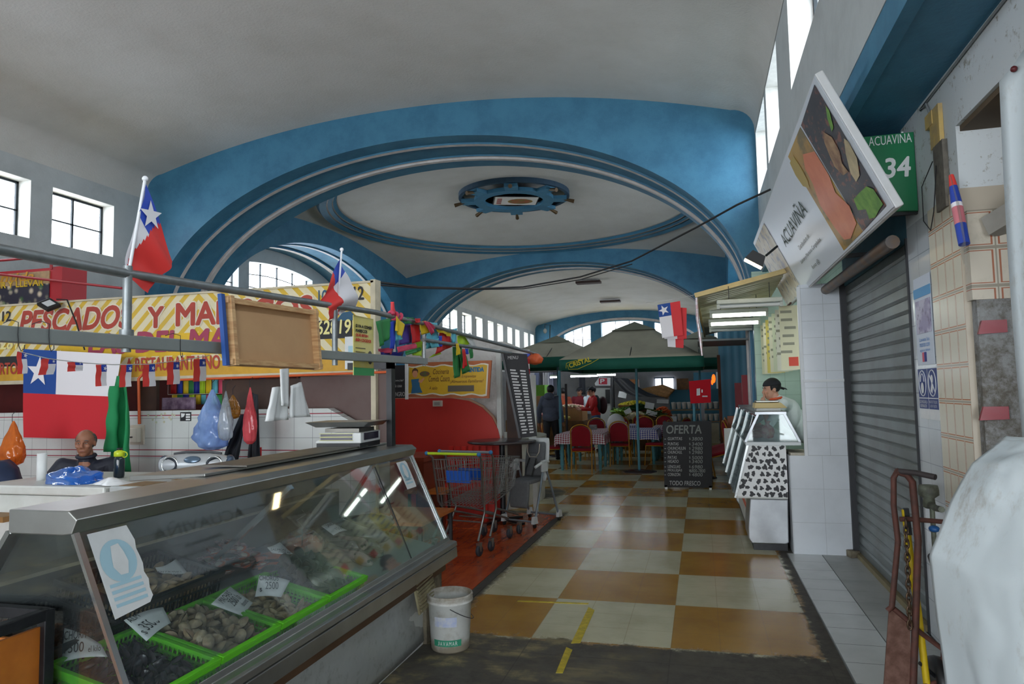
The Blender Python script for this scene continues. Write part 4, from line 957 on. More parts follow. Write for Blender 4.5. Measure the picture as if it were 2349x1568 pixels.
# openings below the sign: dark timber, brown plexiglass, orange rail
dkb = mat('dark_brown_boards', (72, 48, 36), .6, var=.9, vs=4, c2=(48, 32, 26))
struct(MB().b2(-9.9, at(690, 900, Y=7.6).x, 7.5, 7.55, 0, 2.6), 'wall_kitchen', mat('dark_red_kitchen_wall', (96, 26, 26), .7, var=.5))
mb = MB(); a, b = at(320, 870, Y=6.3), at(360, 870, Y=6.3); mb.b2(a.x, b.x, 6.3, 6.34, .9, 1.86); top(mb, 'timber_board', dkb, 'dark brown boards in the gap beside the orange conduit', 'board')
a, b = at(510, 870, Y=6.2), at(742, 870, Y=6.2); top(MB().b2(a.x, b.x, 6.2, 6.23, 1.3, 1.80), 'timber_board', dkb, 'wide dark brown board behind the hanging bags', 'board')
a, b = at(690, 870, Y=6.16), at(893, 870, Y=6.16)
top(MB().b2(a.x, b.x, 6.155, 6.165, .5, 1.86), 'tinted_panel', mat('dusty_brown_plexiglass', (104, 88, 84), .25, var=.7, vs=2, c2=(88, 62, 60)), 'dusty brown tinted panel between the tiled wall and the red booth', 'panel')
mb = MB(); zz = 1.832; mb.tube([(at(400, 858, Y=6.05).x, 6.07, zz-.02), (at(893, 845, Y=6.05).x, 6.07, zz)], .012, 8); top(mb, 'orange_rail', MATS['orange_conduit'], 'thin orange rail under the striped sign', 'rail')
# photo panel of drinks under the flags, small shelf pictures
a = at(410, 925, Y=6.4); pp = top(MB().box((a.x, 6.4, a.z), (.42, .02, .13)), 'photo_panel', mat('purple_photo_print', (80, 56, 84), .5, var=1, vs=14, c2=(150, 130, 150)), 'dark purple food photograph strip low behind the stall window', 'picture')
# red sign box behind (upper left), with floodlight
a, b = at(0, 655, Y=7.4), at(127, 622, Y=7.4)
rb_ = thing('lit_menu_box', 'red framed menu box with a food photograph, above the striped sign at far left', 'sign', (a.x, 7.4, 2.6))
z0_, z1_ = at(60, 705, Y=7.4).z, at(60, 620, Y=7.4).z
MB().b2(-9.6, b.x, 7.36, 7.5, z0_-.1, z1_).build('box', mat('menu_red_paint', (176, 30, 40), .45), rb_); MB().b2(b.x, b.x+.16, 7.36, 7.75, z0_-.1, z1_+.01).build('side', MATS['menu_red_paint'], rb_)
MB().b2(-9.58, b.x-.04, 7.345, 7.36, at(60, 655, Y=7.4).z, z1_-.04).build('header', mat('wood_grain_print', (196, 160, 116), .5, var=1, vs=7), rb_)
ph = Sh('seafood_photo_print', .4); v_ = ph.voro(9); n_ = ph.noise(5, 3); ph.col(ph.mix(v_.step(.1, .5), ph.mix(n_.step(.4, .6), (214, 196, 172), (70, 110, 60)), (48, 44, 60))); MB().b2(-9.58, b.x-.04, 7.345, 7.36, z0_-.08, at(60, 655, Y=7.4).z).build('photograph', ph.m, rb_)
mb = MB(); pt(mb, 'la Insentida', (-95, 655), (78, 650), 636, 7.345, 0, .2, .006); mb.build('script_lettering', mat('dark_gold_print', (206, 148, 44), .5), rb_)
mb = MB(); pt(mb, 'PARA SERVIR Y LLEVAR', (-90, 668), (100, 664), 654, 7.345, 0, 0, .006); mb.build('yellow_lettering', ylw, rb_)
mb = MB(); za, zb_ = at(60, 592, Y=7.3).z, at(60, 622, Y=7.3).z
for z_, xb in ((za, at(88, 592, Y=7.3).x), (zb_+.1, at(280, 645, Y=7.3).x)): mb.tube([(-9.9, 7.3, z_), (xb, 7.3, z_-(.0 if z_ == za else .42))], .018, 6)
mb.tube([(at(118, 600, Y=7.3).x, 7.3, za), (at(118, 600, Y=7.3).x, 7.3, zb_)], .02, 6); top(mb, 'pipe_frame', mat('red_painted_pipe', (166, 44, 52), .5), 'thin red painted pipe frame above the menu box', 'frame')
a = at(97, 697, Y=5.9); fl = thing('floodlight', 'small square black floodlight on the striped sign at far left', 'lamp', (a.x, 6.0, a.z)); M_ = Matrix.Translation((a.x, 5.98, a.z)) @ Euler((R(-50), R(0), R(35))).to_matrix().to_4x4() @ Euler((0, R(45), 0)).to_matrix().to_4x4()
MB().box((0, 0, 0), (.18, .04, .15), None, 0, M_).build('housing', black_plastic, fl, bevel=.006); MB().box((0, -.022, 0), (.10, .004, .09), None, 0, M_).build('lens', mat('lamp_lens_grey', (206, 208, 208), .2), fl)
MB().tube([(a.x+.08, 6.0, a.z+.06), (a.x+.2, 6.02, a.z+.05), (a.x+.32, 6.03, a.z-.2), (a.x+.42, 6.05, a.z-.5)], .008, 6).build('cable', black_plastic, fl)

# ---- pipe frame above the case
XF = -2.1
fr = thing('pipe_frame', 'galvanised pipe frame standing over the fish case, hung with hooks and flags', 'frame', (XF, 3.4, 1.8))
za_ = at(0, 780, X=XF); ze_ = at(975, 824, X=XF)
mb = MB().bar((XF, 1.2, 1.826), (XF, ze_.y, 1.876), .05, .05); mb.build('square_beam', mat('grey_painted_steel', (150, 156, 154), .5, .3, var=.3), fr, bevel=.003)
mb = MB().tube([(XF, 1.0, 2.09), (XF, 2.17, 2.10), (XF, 4.29, 2.175), (XF, 5.4, 2.17), (XF, 8.06, 2.135), (XF, 9.2, 2.12)], .018, 10); mb.build('upper_pipe', galv, fr)
mb = MB().tube([(XF, 5.13, 2.045), (XF, 7.57, 2.066), (XF, 7.8, 2.07)], .016, 8); mb.build('middle_pipe', galv, fr)
for px, y0, y1 in ((291, 640, 838), (768, 700, 808)):
    a = at(px, 730, X=XF); mb = MB().cyl((XF, a.y, 1.80), (XF, a.y, 2.12+.01), .017, 10).cyl((XF, a.y, 1.86), (XF, a.y, 1.885), .026, 10); mb.build('post', galv, fr)
a = at(972, 790, X=XF); MB().cyl((XF, ze_.y-.02, 1.84), (XF, ze_.y-.02, 2.11), .014, 8).build('post', mat('foil_wrapped_post', (190, 194, 196), .4, .5, var=.8, vs=40), fr)
top(MB().b2(XF-.02, XF+.02, 4.50, 4.56, 1.262, 1.85).b2(-2.42, XF+.02, 4.50, 4.56, 1.80, 1.85), 'angle_stand', black_metal, 'black angle frame standing on the far end of the fish case', 'frame')
# wooden framed board hung between pipe and beam
P = [at(505, 688, X=XF+.03), at(716, 716, X=XF+.03)]; y0_, y1_ = P[0].y, P[1].y
bd = thing('framed_board', 'back of a pine-framed hardboard panel with one blue edge, hung on the pipe frame', 'board', (XF+.03, (y0_+y1_)/2, 1.76))
M0 = lambda u, v, d=0: Vector((XF+.035+d+.03*(1-v), y0_+(y1_-y0_)*u, 1.762+(.315+.02*u)*v))
MB().add([M0(0, 0), M0(1, 0), M0(1, 1), M0(0, 1)], [(0, 1, 2, 3)]).build('panel', mat('tan_hardboard', (196, 156, 112), .7, var=.4, vs=7, c2=(178, 138, 98)), bd, solid=.004)
pine = Sh('pine_wood', .55); n_ = pine.noise(6, 5, .6, (1, 1.5, 12)); pine.col(pine.mix(n_.step(.35, .65), (214, 176, 128), (188, 142, 96))); pine = pine.m
for (u0, v0), (u1, v1) in (((0, .94), (1, .94)), ((0, .06), (1, .06)), ((.035, 0), (.035, 1)), ((.965, 0), (.965, 1))): MB().bar(M0(u0, v0, .012), M0(u1, v1, .012), .024, .045 if abs(v0-v1) < .1 else .055, 0, (1, 0, 0)).build('frame_bar', pine, bd)
MB().bar(M0(-.02, 0, .012), M0(-.02, 1.02, .012), .024, .02, 0, (1, 0, 0)).build('blue_edge', mat('blue_tape', (24, 76, 150), .5), bd)
# hooks on the beam
hm = mat('black_wire', (46, 46, 50), .5, .5); h0 = None
for i, px in enumerate((40, 108, 410, 548, 575, 610, 628)):
    a = at(px, 800 if px < 300 else 812, X=XF+.03); pts = [(XF-.03, 0, .02), (XF, 0, .03), (XF+.03, 0, .02), (XF+.03, 0, -.02), (XF+.03, .004, -.055), (XF+.03, .012, -.07), (XF+.032, .022, -.062), (XF+.03, .024, -.05)]
    if h0 is None: h0 = MB().tube([(x-XF, y, z) for x, y, z in pts], .0014, 5).build('wire_hook', hm, None, True); T(h0, 'thin bent wire hook on the grey beam, the one at the left edge', 'hook', 'wire hooks on the beam'); h0.location = (XF, a.y, 1.85); 
    else: dup(h0, (XF, a.y, 1.85+.01*i*.5), rz=.2*i, label='thin bent wire hook on the grey beam above the tiled wall')
h0['label'] = 'thin bent wire hook on the grey beam above the tiled wall'
wh = mat('white_plastic_hook', (228, 230, 230), .35)
for i, (px, lab) in enumerate(((652, 'white S-hook on the beam holding the white bags'), (670, 'white open hook hanging bent on the beam beside the bag hook'), (705, 'white open hook farthest right on the beam'))):
    a = at(px, 812, X=XF+.03); P = [(XF-.03, a.y, 1.84), (XF-.02, a.y, 1.885), (XF+.02, a.y, 1.895), (XF+.036, a.y, 1.865), (XF+.036, a.y+(.0 if i == 0 else -.02), 1.80), (XF+.034, a.y+(0 if i == 0 else -.05), 1.77 if i else 1.74)]
    top(MB().tube(P, .005, 6), 'plastic_hook', wh, lab, 'hook')
# white bags pads on the beam hooks
wb = mat('white_carrier_bag', (232, 234, 234), .45, var=.15); 
def hang_sheet(P, nu, nv, ripple, thick=.012, seed=0.0, axis=(1, 0, 0)):
    """cloth-like sheet between 4 corners tl, tr, br, bl with ripples along an axis"""
    tl, tr, br, bl = [Vector(p) for p in P]; ax = Vector(axis)
    def fn(u, v):
        p = tl*(1-u)*(1-v)+tr*u*(1-v)+br*u*v+bl*(1-u)*v
        return p+ax*(ripple*(.3+.7*v)*(math.sin(u*9+seed)+.5*math.sin(u*21+v*4+seed)+.8*noise.noise(Vector((u*3+seed, v*3, seed)))))
    return MB().grid(fn, nu, nv)
def q_(pts, X): return [at(*p, X=X) for p in pts]
XB = XF+.055
top(hang_sheet(q_([(626, 888), (656, 885), (658, 962), (610, 966)], XB), 12, 10, .008), 'bag_bundle', wb, 'bundle of white carrier bags hanging from the beam, left one', 'bag', 'white bag bundles on the beam', solid=.014)
top(hang_sheet(q_([(668, 885), (690, 876), (712, 955), (664, 958)], XB+.01), 12, 10, .008, seed=2), 'bag_bundle', wb, 'bundle of white carrier bags hanging from the beam, right one', 'bag', 'white bag bundles on the beam', solid=.014)
top(hang_sheet(q_([(643, 846), (661, 844), (661, 932), (646, 930)], XB+.03), 6, 8, .002), 'paper_pad', paper, 'narrow white paper pad hung on the white hook in front of the bag bundles', 'paper pad', solid=.008)

# ---- things hanging from the rail over the tiled wall
def hang_bag(px, py0, py1, wpx, Y, m, label, amp=.14, seed=0, sy=.7, fill=None, cat='bag'):
    a = at(px, py0, Y=Y); b = at(px, py1, Y=Y); h = a.z-b.z; r = wpx/FPX*(Y*1.17)/2
    mb = crinkle([(r*.35, 0), (r*.85, h*.06), (r*1.05, h*.22), (r*.95, h*.42), (r*.62, h*.66), (r*.3, h*.86), (r*.07, h)], (b.x, Y, b.z), 40, amp, seed, 1, sy)
    o = top(mb, 'hanging_bag', m, label, cat)
    k = MB().tube([(a.x, Y, a.z-.01), (a.x, Y, a.z+.06), (a.x+.015, Y+.02, a.z+.09)], .003, 5).build('hook', hm, o)
    return o
pale_blue_film = glassmat('pale_blue_film', (186, 206, 240), .10, .8, (150, 180, 230)); grey_film = glassmat('milky_film', (220, 226, 230), .1, .75, (196, 204, 212)); amber_film = glassmat('amber_film', (226, 180, 110), .1, .7, (206, 150, 60))
pink_film = glassmat('pink_film', (236, 130, 140), .1, .9, (226, 96, 104)); orange_film = glassmat('orange_film', (240, 160, 90), .1, .85, (230, 130, 58))
hang_bag(486, 893, 1031, 80, 5.55, pale_blue_film, 'big pale blue plastic bag full of bags hanging over the stereo', .12, 1)
hang_bag(517, 896, 1010, 34, 5.45, grey_film, 'milky plastic bag hanging beside the pale blue bag', .1, 5)
hang_bag(534, 905, 960, 36, 5.8, amber_film, 'amber plastic bag behind the milky one', .2, 8)
hang_bag(573, 888, 1018, 32, 5.5, pink_film, 'narrow pink plastic bag hanging from a cord', .1, 9)
hang_bag(28, 965, 1068, 62, 5.2, orange_film, 'orange plastic bag of bread hanging at the far left', .1, 12)
def cloth(pts, Y, m, name, label, cat, rip=.03, nu=26, nv=22, seed=0, solid=.006, group=None, mats=None, mf=None):
    P = [at(*p, Y=Y) for p in pts]; mb = hang_sheet(P, nu, nv, rip, seed=seed, axis=(0, 1, 0))
    if mf:
        k = 0
        for i in range(nu):
            for j in range(nv): mb.m[k] = mf((i+.5)/nu, (j+.5)/nv); k += 1
    return top(mb, name, mats or m, label, cat, group, solid=solid)
cloth([(552, 950), (568, 950), (540, 1084), (498, 1086)], 5.7, mat('dark_apron_cloth', (28, 32, 40), .7), 'apron', 'dark apron hanging under the milky bag', 'apron', .03, seed=3)
cloth([(578, 900), (590, 905), (596, 1074), (568, 1076)], 5.7, MATS['dark_apron_cloth'], 'apron', 'narrow dark apron hanging behind the pink bag', 'apron', .02, seed=6)
a = at(597, 1045, Y=5.75); kn = thing('knife', 'knife with a red and blue handle stuck upright by the tiles', 'knife', (a.x, 5.75, a.z-.1)); MB().cyl((a.x, 5.75, a.z-.02), (a.x, 5.75, a.z+.08), .013, 8).build('red_handle', mat('red_plastic', (190, 40, 44), .4), kn); MB().cyl((a.x+.005, 5.75, a.z-.13), (a.x, 5.75, a.z-.02), .013, 8).build('blue_handle', mat('blue_plastic', (30, 70, 170), .4), kn)
gm = Sh('green_jacket_cloth', .8); gm.col((26, 132, 78)); gm.bump(gm.noise(30, 3), .2, .01); gm = gm.m
def coat(u, v):
    tl, tr, br, bl = at(268, 862, Y=5.6), at(286, 862, Y=5.6), at(304, 1078, Y=5.6), at(248, 1048, Y=5.6)
    v2 = v; wl = .11*min(1, v*3)**.7
    l = tl*(1-v)+bl*v; r = tr*(1-v)+br*v; l = l+Vector((-.07*math.sin(PI*min(1, v*1.6))*.6, 0, 0)); r = r+Vector((.05*math.sin(PI*min(1, v*1.3)), 0, 0))
    p = l*(1-u)+r*u; amp = .045*min(1, v*2.5)
    if v > .97: p.z += .03*math.sin(u*12)
    return p+Vector((0, amp*(math.sin(u*11+.7)+.5*math.sin(u*23+v*3)), 0))
jk = thing('jacket', 'long green jacket hanging on a hook beside the large flag', 'jacket', at(276, 1078, Y=5.6))
MB().grid(coat, 34, 30).build('body', gm, jk, solid=.01)
def slv(u, v):
    a = at(262, 885, Y=5.52); b = at(254, 1035, Y=5.52); p = a*(1-v)+b*v; t_ = 2*PI*u; r = .045+.02*v+.008*math.sin(5*v*3)
    return p+Vector((r*math.cos(t_), r*.7*math.sin(t_), 0))
MB().grid(slv, 14, 16, 0, True, True).build('sleeve', gm, jk, solid=.004); a = at(277, 860, Y=5.6); MB().tube([(a.x, 5.6, a.z), (a.x, 5.6, a.z+.08), (a.x+.02, 5.62, a.z+.1)], .004, 5).build('hook', hm, jk)

# ---- flags
fb, fw, frd = mat('flag_blue_cloth', (24, 72, 148), .7), mat('flag_white_cloth', (232, 230, 234), .7), mat('flag_red_cloth', (200, 34, 46), .7)
fb2, fr2 = mat('pennant_blue_paper', (40, 70, 170), .6), mat('pennant_red_paper', (226, 68, 62), .6)
def star(c, ex, ey, r, n_, both=True):
    mb = MB(); P = []
    for k in range(10):
        a = PI/2+k*PI/5; q = r if k % 2 == 0 else r*.40; P.append(c+ex*(q*math.cos(a))+ey*(q*math.sin(a)))
    for s_ in ((1, -1) if both else (1,)):
        Q = [p+n_*(.006*s_) for p in P]+[c+n_*(.006*s_)]; b = len(mb.v); mb.v += [tuple(p) for p in Q]
        for k in range(10): mb.f.append((b+k, b+(k+1) % 10, b+10)); mb.m.append(0); mb.sm.append(False)
    return mb
def flag(A, B, D, E_, label, group=None, rip=.012, n=24, axis=None, blue_=None, red_=None, cat='flag', vs=(.5, .5), usplit=.36, seed=0.0, starred=True, sr=.13, extra=None, name='national_flag'):
    """A hoist top, B hoist bottom, D fly bottom, E_ fly top; u runs hoist to fly, v from top to bottom"""
    A, B, D, E_ = map(Vector, (A, B, D, E_)); nn = (E_-A).cross(B-A).normalized(); ax = Vector(axis) if axis else nn
    P = lambda u, v: A*(1-u)*(1-v)+E_*u*(1-v)+D*u*v+B*(1-u)*v+ax*(rip*(math.sin(u*7+seed)*min(1, u*3+.2)+.5*math.sin(u*13+v*5+seed)))
    t = thing(name, label, cat, B if B.z < D.z else D, 0, group)
    MB().grid(P, n, n, 0, True, False, lambda u, v: (2 if v > vs[0]*(1-u)+vs[1]*u else (0 if u < usplit else 1))).build('cloth', [blue_ or fb, fw, red_ or frd], t)
    if starred:
        c = P(usplit*.5, .25); ex, ey = (E_-A).normalized(), (A-B).normalized(); ey = (ey-ex*ey.dot(ex)).normalized(); star(c+Vector((0, 0, 0)), ex, ey, sr*(E_-A).length, nn).build('star', fw, t)
    if extra: extra(t)
    return t
YF = 5.82
flag(at(52, 800, Y=YF), at(54, 1003, Y=YF), at(247, 1007, Y=YF), at(276, 812, Y=YF), 'large national flag with a white star spread on the wall behind the seated man', 'national flags', .010, 30, seed=1)
def pole(ptsb, r=.006):
    def f(t):
        a, b = ptsb; MB().cyl(a, b, r, 8).build('pole', mat('white_flag_pole', (226, 228, 232), .4), t); MB().ball(b, r*2.0, 10, 8).build('finial', MATS['white_flag_pole'], t)
    return f
XP = XF-.0
flag(at(333, 418, X=XP), at(398, 600, X=XP), at(338, 672, X=XP), at(284, 633, X=XP), 'national flag on a short white pole at the left post of the pipe frame', 'national flags', .012, 26, vs=(.5, .03), usplit=.34, blue_=mat('bright_flag_blue', (44, 78, 190), .6), red_=mat('bright_flag_red', (226, 56, 52), .6), extra=pole((at(291, 650, X=XP), at(333, 410, X=XP))), sr=.15)
o_ = flag(at(784, 588, X=XP), at(742, 676, X=XP), at(754, 735, X=XP), at(822, 702, X=XP), 'small national flag on a white pole at the second post of the pipe frame', 'national flags', .02, 24, vs=(.42, .62), usplit=.28, blue_=MATS['bright_flag_blue'], red_=MATS['bright_flag_red'], extra=pole((at(766, 810, X=XP), at(784, 572, X=XP))), starred=False)
# string of little flags
MBUNT = [(52, 810, 40, 852, -20), (130, 822, 104, 858, -75), (165, 830, 186, 850, 60), (225, 836, 238, 884, 0), (282, 836, 300, 885, 15), (330, 835, 350, 884, -3), (388, 832, 408, 880, -4), (448, 823, 470, 873, -10)]
XS_ = -2.35
str_pts = [at(x, y, X=-2.35) for x, y in ((40, 805), (110, 822), (190, 832), (260, 836), (340, 835), (420, 826), (480, 815))]
top(MB().tube(str_pts, .0018, 4), 'bunting_string', mat('white_string', (206, 206, 206), .8), 'white string carrying the row of little flags under the beam', 'string')
for i, (px, py, w_, h_, tw) in enumerate([(50, 806, 22, 50, 12), (113, 822, 34, 36, -30), (172, 830, 34, 20, 10), (232, 836, 24, 48, 5), (290, 836, 26, 50, -12), (342, 835, 28, 50, 3), (398, 830, 28, 50, 2), (458, 823, 28, 50, 6)]):
    A_ = at(px+w_/2, py, X=-2.35); E2 = at(px+w_/2+tw*.2, py+h_, X=-2.35); B_ = at(px-w_/2, py, X=-2.35); D_ = at(px-w_/2+tw*.2-2, py+h_+2, X=-2.35)
    flag(A_, B_, D_, E2, ['little paper flag at the far left end of the string', 'little paper flag folded over the blue of the large flag', 'little paper flag folded on the white of the large flag', 'little paper flag hanging before the right part of the large flag', 'little paper flag by the green jacket', 'little paper flag just right of the green jacket', 'little paper flag between its neighbours before the red script', 'little paper flag at the right end of the string'][i], 'little flags on the string', .0018, 12, blue_=fb2, red_=fr2, name='pennant_flag', seed=i, sr=.12)

# ---- far left: crate-like table corner, chair with bag
p1 = at(140, 1385, Z=.95)
bx_ = thing('wooden_crate_stand', 'orange-brown wooden crate with a black metal frame, in the bottom left corner', 'crate', (-2.2, 1.72, 0))
X1, Y1_ = p1.x-.0, 1.84
mb = MB()
for (a, b) in (((X1, Y1_), (X1-.6, Y1_)), ((X1, Y1_), (X1, Y1_-.6))): mb.bar((a[0], a[1], .935), (b[0], b[1], .935), .035, .035)
mb.b2(X1-.018, X1+.018, Y1_-.018, Y1_+.018, 0, .95); mb.b2(X1-.018, X1+.018, Y1_-.62, Y1_-.585, 0, .95).bar((X1, Y1_-.6, .935), (X1-.6, Y1_-.6, .935), .035, .035); mb.build('frame', black_metal, bx_, bevel=.003)
mb = MB(); mb.b2(X1-.012, X1-.002, Y1_-.585, Y1_-.018, .3, .90).b2(X1-.58, X1-.02, Y1_-.03, Y1_-.018, .3, .86); mb.build('panel', mat('varnished_orange_wood', (196, 116, 36), .45, var=.9, vs=5, c2=(150, 80, 26)), bx_)
jk2 = at(28, 1110, Y=5.0)
rc = thing('plastic_chair', 'red plastic chair half hidden behind the freezer at the far left', 'chair', (jk2.x, 5.0, 0)); red_pl = mat('red_chair_plastic', (176, 40, 56), .4)
MB().box((jk2.x-.1, 5.0, .45), (.5, .5, .03)).build('seat', red_pl, rc, bevel=.01); MB().grid(lambda u, v: (jk2.x-.35+.5*u, 5.24+.03*math.sin(PI*u), .46+.42*v), 8, 6).build('backrest', red_pl, rc, solid=.02)
for sx in (-.33, .13):
    for sy in (-.22, .22): MB().cyl((jk2.x+sx, 5+sy, 0), (jk2.x+sx*.95, 5+sy*.9, .45), .018, 8).build('leg', red_pl, rc)
nb = thing('sports_jacket', 'navy padded jacket with a white leaping-cat mark, heaped on the red chair', 'jacket', (jk2.x-.1, 4.95, .47))
mb = MB().ball((jk2.x-.12, 4.93, .78), (.30, .22, .32), 24, 16); mb.v = [tuple(Vector(v)+Vector((.03, .02, .03))*noise.noise(Vector(v)*7)+Vector((0, 0, .012*math.sin(v[2]*90)))) for v in mb.v]; mb.build('body', mat('navy_padded_cloth', (28, 44, 76), .55, var=.5, vs=10), nb)
a = at(22, 1122, Y=4.70); mb = MB().add([(a.x-.05, 4.695, a.z+.03), (a.x-.03, 4.695, a.z+.012), (a.x+.02, 4.695, a.z+.012), (a.x+.05, 4.695, a.z-.04), (a.x+.058, 4.695, a.z-.035), (a.x+.05, 4.695, a.z+.01), (a.x+.02, 4.695, a.z+.035), (a.x-.02, 4.695, a.z+.03)], [(0, 1, 2, 3, 4, 5, 6, 7)]); mb.build('leaping_cat_mark', fw, nb)
a = at(33, 1152, Z=.86); bxx = thing('glove_box', 'small purple and white cardboard box on the wooden ledge at far left', 'box', (a.x, a.y, .80)); MB().box((a.x, a.y, .86), (.16, .10, .07), (0, 0, .4)).build('carton', mat('purple_carton', (92, 62, 160), .5, var=.6, vs=20, c2=(210, 210, 226)), bxx); MB().ball((a.x+.08, a.y-.0, .92), (.06, .04, .025), 12, 8).build('blue_gloves', mat('blue_nitrile', (50, 90, 196), .4), bxx)
top(MB().b2(a.x-.35, a.x+.2, a.y-.25, a.y+.08, .76, .80).b2(a.x-.3, a.x-.25, a.y-.2, a.y-.15, 0, .76).b2(a.x+.1, a.x+.15, a.y+.0, a.y+.05, 0, .76), 'wooden_ledge', mat('worn_wood', (150, 110, 60), .6, var=.7), 'worn wooden table edge under the purple carton', 'table')
# ================================================================ RIGHT SIDE: SHUTTER, SIGNS, BUTCHER
struct(MB().b2(3.5, 3.7, -6, 25, 0, 3.6).b2(.95, 3.7, 7.34, 25, 3.34, 3.5).b2(1.38, 3.7, 24.6, 25, 0, 3.5), 'wall_right_closure', mat('closure_wall_paint', (150, 158, 158), .8, var=.5))  # added walls and ceiling that keep sky light from leaking in
sh_ = thing('roller_shutter', 'closed grey metal roller shutter between the white tiled pillars', 'shutter', (1.40, 6.25, 0))
slat = mat('weathered_shutter_steel', (124, 132, 132), .38, .6, var=.8, vs=3, c2=(96, 98, 92))
mb = MB(); z = .05; i = 0
while z < 2.56:
    for (a, b), (c, d) in (((1.40, z), (1.388, z+.012)), ((1.388, z+.012), (1.388, z+.075)), ((1.388, z+.075), (1.402, z+.088)), ((1.402, z+.088), (1.40, z+.094))):
        mb.quad((a, 5.17, b), (a, 7.34, b), (c, 7.34, d), (c, 5.17, d))
    z += .094
mb.b2(1.405, 1.42, 5.17, 7.34, 0, 2.6); mb.build('slats', slat, sh_)
MB().b2(1.34, 1.40, 7.29, 7.34, 0, 2.6).build('guide_rail', mat('dark_guide_rail', (44, 46, 50), .6), sh_); MB().b2(1.37, 1.42, 5.17, 5.2, 0, 2.6).build('guide_rail', MATS['dark_guide_rail'], sh_)
MB().b2(1.36, 1.42, 5.2, 7.3, .012, .055).build('bottom_bar', mat('ochre_dirty_steel', (140, 128, 96), .6, .3, var=.6), sh_)
a = at(1976, 1268, Z=.03); top(MB().box((1.33, 7.28, .045), (.09, .08, .06), (0, 0, .3)), 'shutter_lock', grime, 'small grimy lock block on the floor at the shutter corner', 'lock')
# dark roller housing and pipe
a, b = at(1840, 700, Y=8.6), at(2072, 520, X=1.25)
top(MB().tube([(1.20, 8.9, 2.56), (1.25, 5.0, 2.55)], .045, 12), 'awning_tube', mat('dark_rusty_tube', (92, 92, 94), .5, .5, var=1, vs=8, c2=(120, 96, 74)), 'dark metal awning tube running under the big leaning sign', 'tube')
# white tiled pillar between shutter and butcher
t1_ = tilemat('white_pillar_tiles_small', (0, 2), .20, .163, .985, .95, (206, 212, 218), (168, 174, 178), .02, .2)
t2_ = tilemat('white_pillar_tiles_large', (0, 2), .29, .32, .82, -.01, (206, 212, 218), (160, 166, 170), .012, .2)
struct(MB().b2(.975, 1.39, 7.34, 7.5, .95, 2.62), 'wall_pillar_upper', t1_); struct(MB().b2(.815, 1.40, 7.335, 7.95, 0, .95), 'wall_pillar_lower', t2_)
MB2 = MB().b2(.97, 1.40, 7.32, 7.34, 1.66, 1.685).b2(.955, .985, 7.335, 7.36, .95, 2.6); struct(MB2, 'trim_15', mat('white_tile_edge', (214, 218, 220), .4))
top(MB().b2(.83, 1.0, 7.36, 7.8, .95, .975), 'ledge_board', dirty_white, 'grimy cream ledge between the cow-print case and the tiled pillar', 'ledge')
# leaning light-box sign
Bn, Bf, Tn, Tf = V(1.075, 4.2, 2.585), V(1.075, 8.97, 2.585), V(.6975, 4.2, 3.40), V(.6975, 8.97, 3.40)
SU = V(0, -1, 0); SN = SU.cross((Tn-Bn).normalized()).normalized()
def spl(px, py, lift=0.0):
    d = FWD+RT*((px-IW/2)/FPX)-UP*((py-IH/2)/FPX); t = (Bn-V(0, 0, EYE)).dot(SN)/d.dot(SN); return V(0, 0, EYE)+d*t+SN*lift
sg = thing('light_box_sign', 'big white leaning light-box sign reading ACUAVIÑA with seafood photographs, over the shutter', 'sign', (.9, 6.6, 2.585))
bk = -SN*.05
MB().prism([Bf, Bn, Tn, Tf], bk).build('box', mat('worn_white_sign', (214, 216, 218), .5, var=.5, vs=8, c2=(190, 190, 186)), sg, bevel=.008)
MB().prism([p+SN*.003 for p in (Bf*.985+Tf*.015, Bn*.985+Tn*.015, Tn*.985+Bn*.015, Tf*.985+Bf*.015)], SN*.002).build('face', mat('white_sign_face', (214, 222, 230), .35), sg)
def photo(name, px, m): MB().add([spl(*p, .008) for p in px], [(0, 1, 2, 3)]).build(name, m, sg)
def pm(name, cols, sc, st=(1, 1, 1), rough=.4):
    s = Sh(name, rough); n1 = s.noise(sc, 3, .5, st); n2 = s.noise(sc*2.7, 3, .6, st)
    c = s.mix(n1.step(.42, .56), cols[0], cols[1]); c = s.mix(n2.step(.52, .64), c, cols[2]); s.col(c); MATS[name] = s.m; return s.m
photo('vegetable_photograph', [(1983, 528), (2036, 470), (1871, 192), (1840, 286)], pm('dark_food_print', [(30, 30, 40), (44, 40, 46), (120, 70, 52)], 4, (2, 1, 2)))
photo('salmon_photograph', [(1938, 573), (1982, 529), (1838, 290), (1810, 358)], pm('ochre_board_print', [(186, 150, 70), (168, 130, 56), (120, 104, 60)], 2.2, (1, .5, 1)))
photo('shellfish_photograph', [(1808, 702), (1842, 664), (1754, 510), (1733, 562)], pm('tan_food_print', [(168, 146, 104), (190, 176, 146), (96, 86, 84)], 3, (1, 1, 1)))
def blob(px, m, name, lift=.011):
    P = [spl(*p, lift) for p in px]; MB().add(P, [tuple(range(len(P)))]).build(name, m, sg)
blob([(1955, 545), (1968, 510), (1952, 470), (1920, 440), (1905, 400), (1872, 345), (1845, 352), (1850, 385), (1868, 420), (1885, 470), (1918, 520), (1940, 548)], mat('salmon_print', (222, 130, 84), .4, var=1, vs=5, c2=(206, 108, 66)), 'salmon_picture')
blob([(1815, 372), (1822, 355), (1838, 378), (1856, 412), (1860, 430), (1845, 425), (1828, 400)], mat('lemon_print', (178, 152, 60), .4), 'lemon_picture')
blob([(1962, 455), (1975, 440), (1992, 425), (2008, 432), (2030, 466), (2020, 480), (2012, 496), (1998, 500), (1990, 478), (1972, 480)], mat('lettuce_print', (126, 176, 70), .5, var=1, vs=12, c2=(80, 130, 44)), 'lettuce_picture')
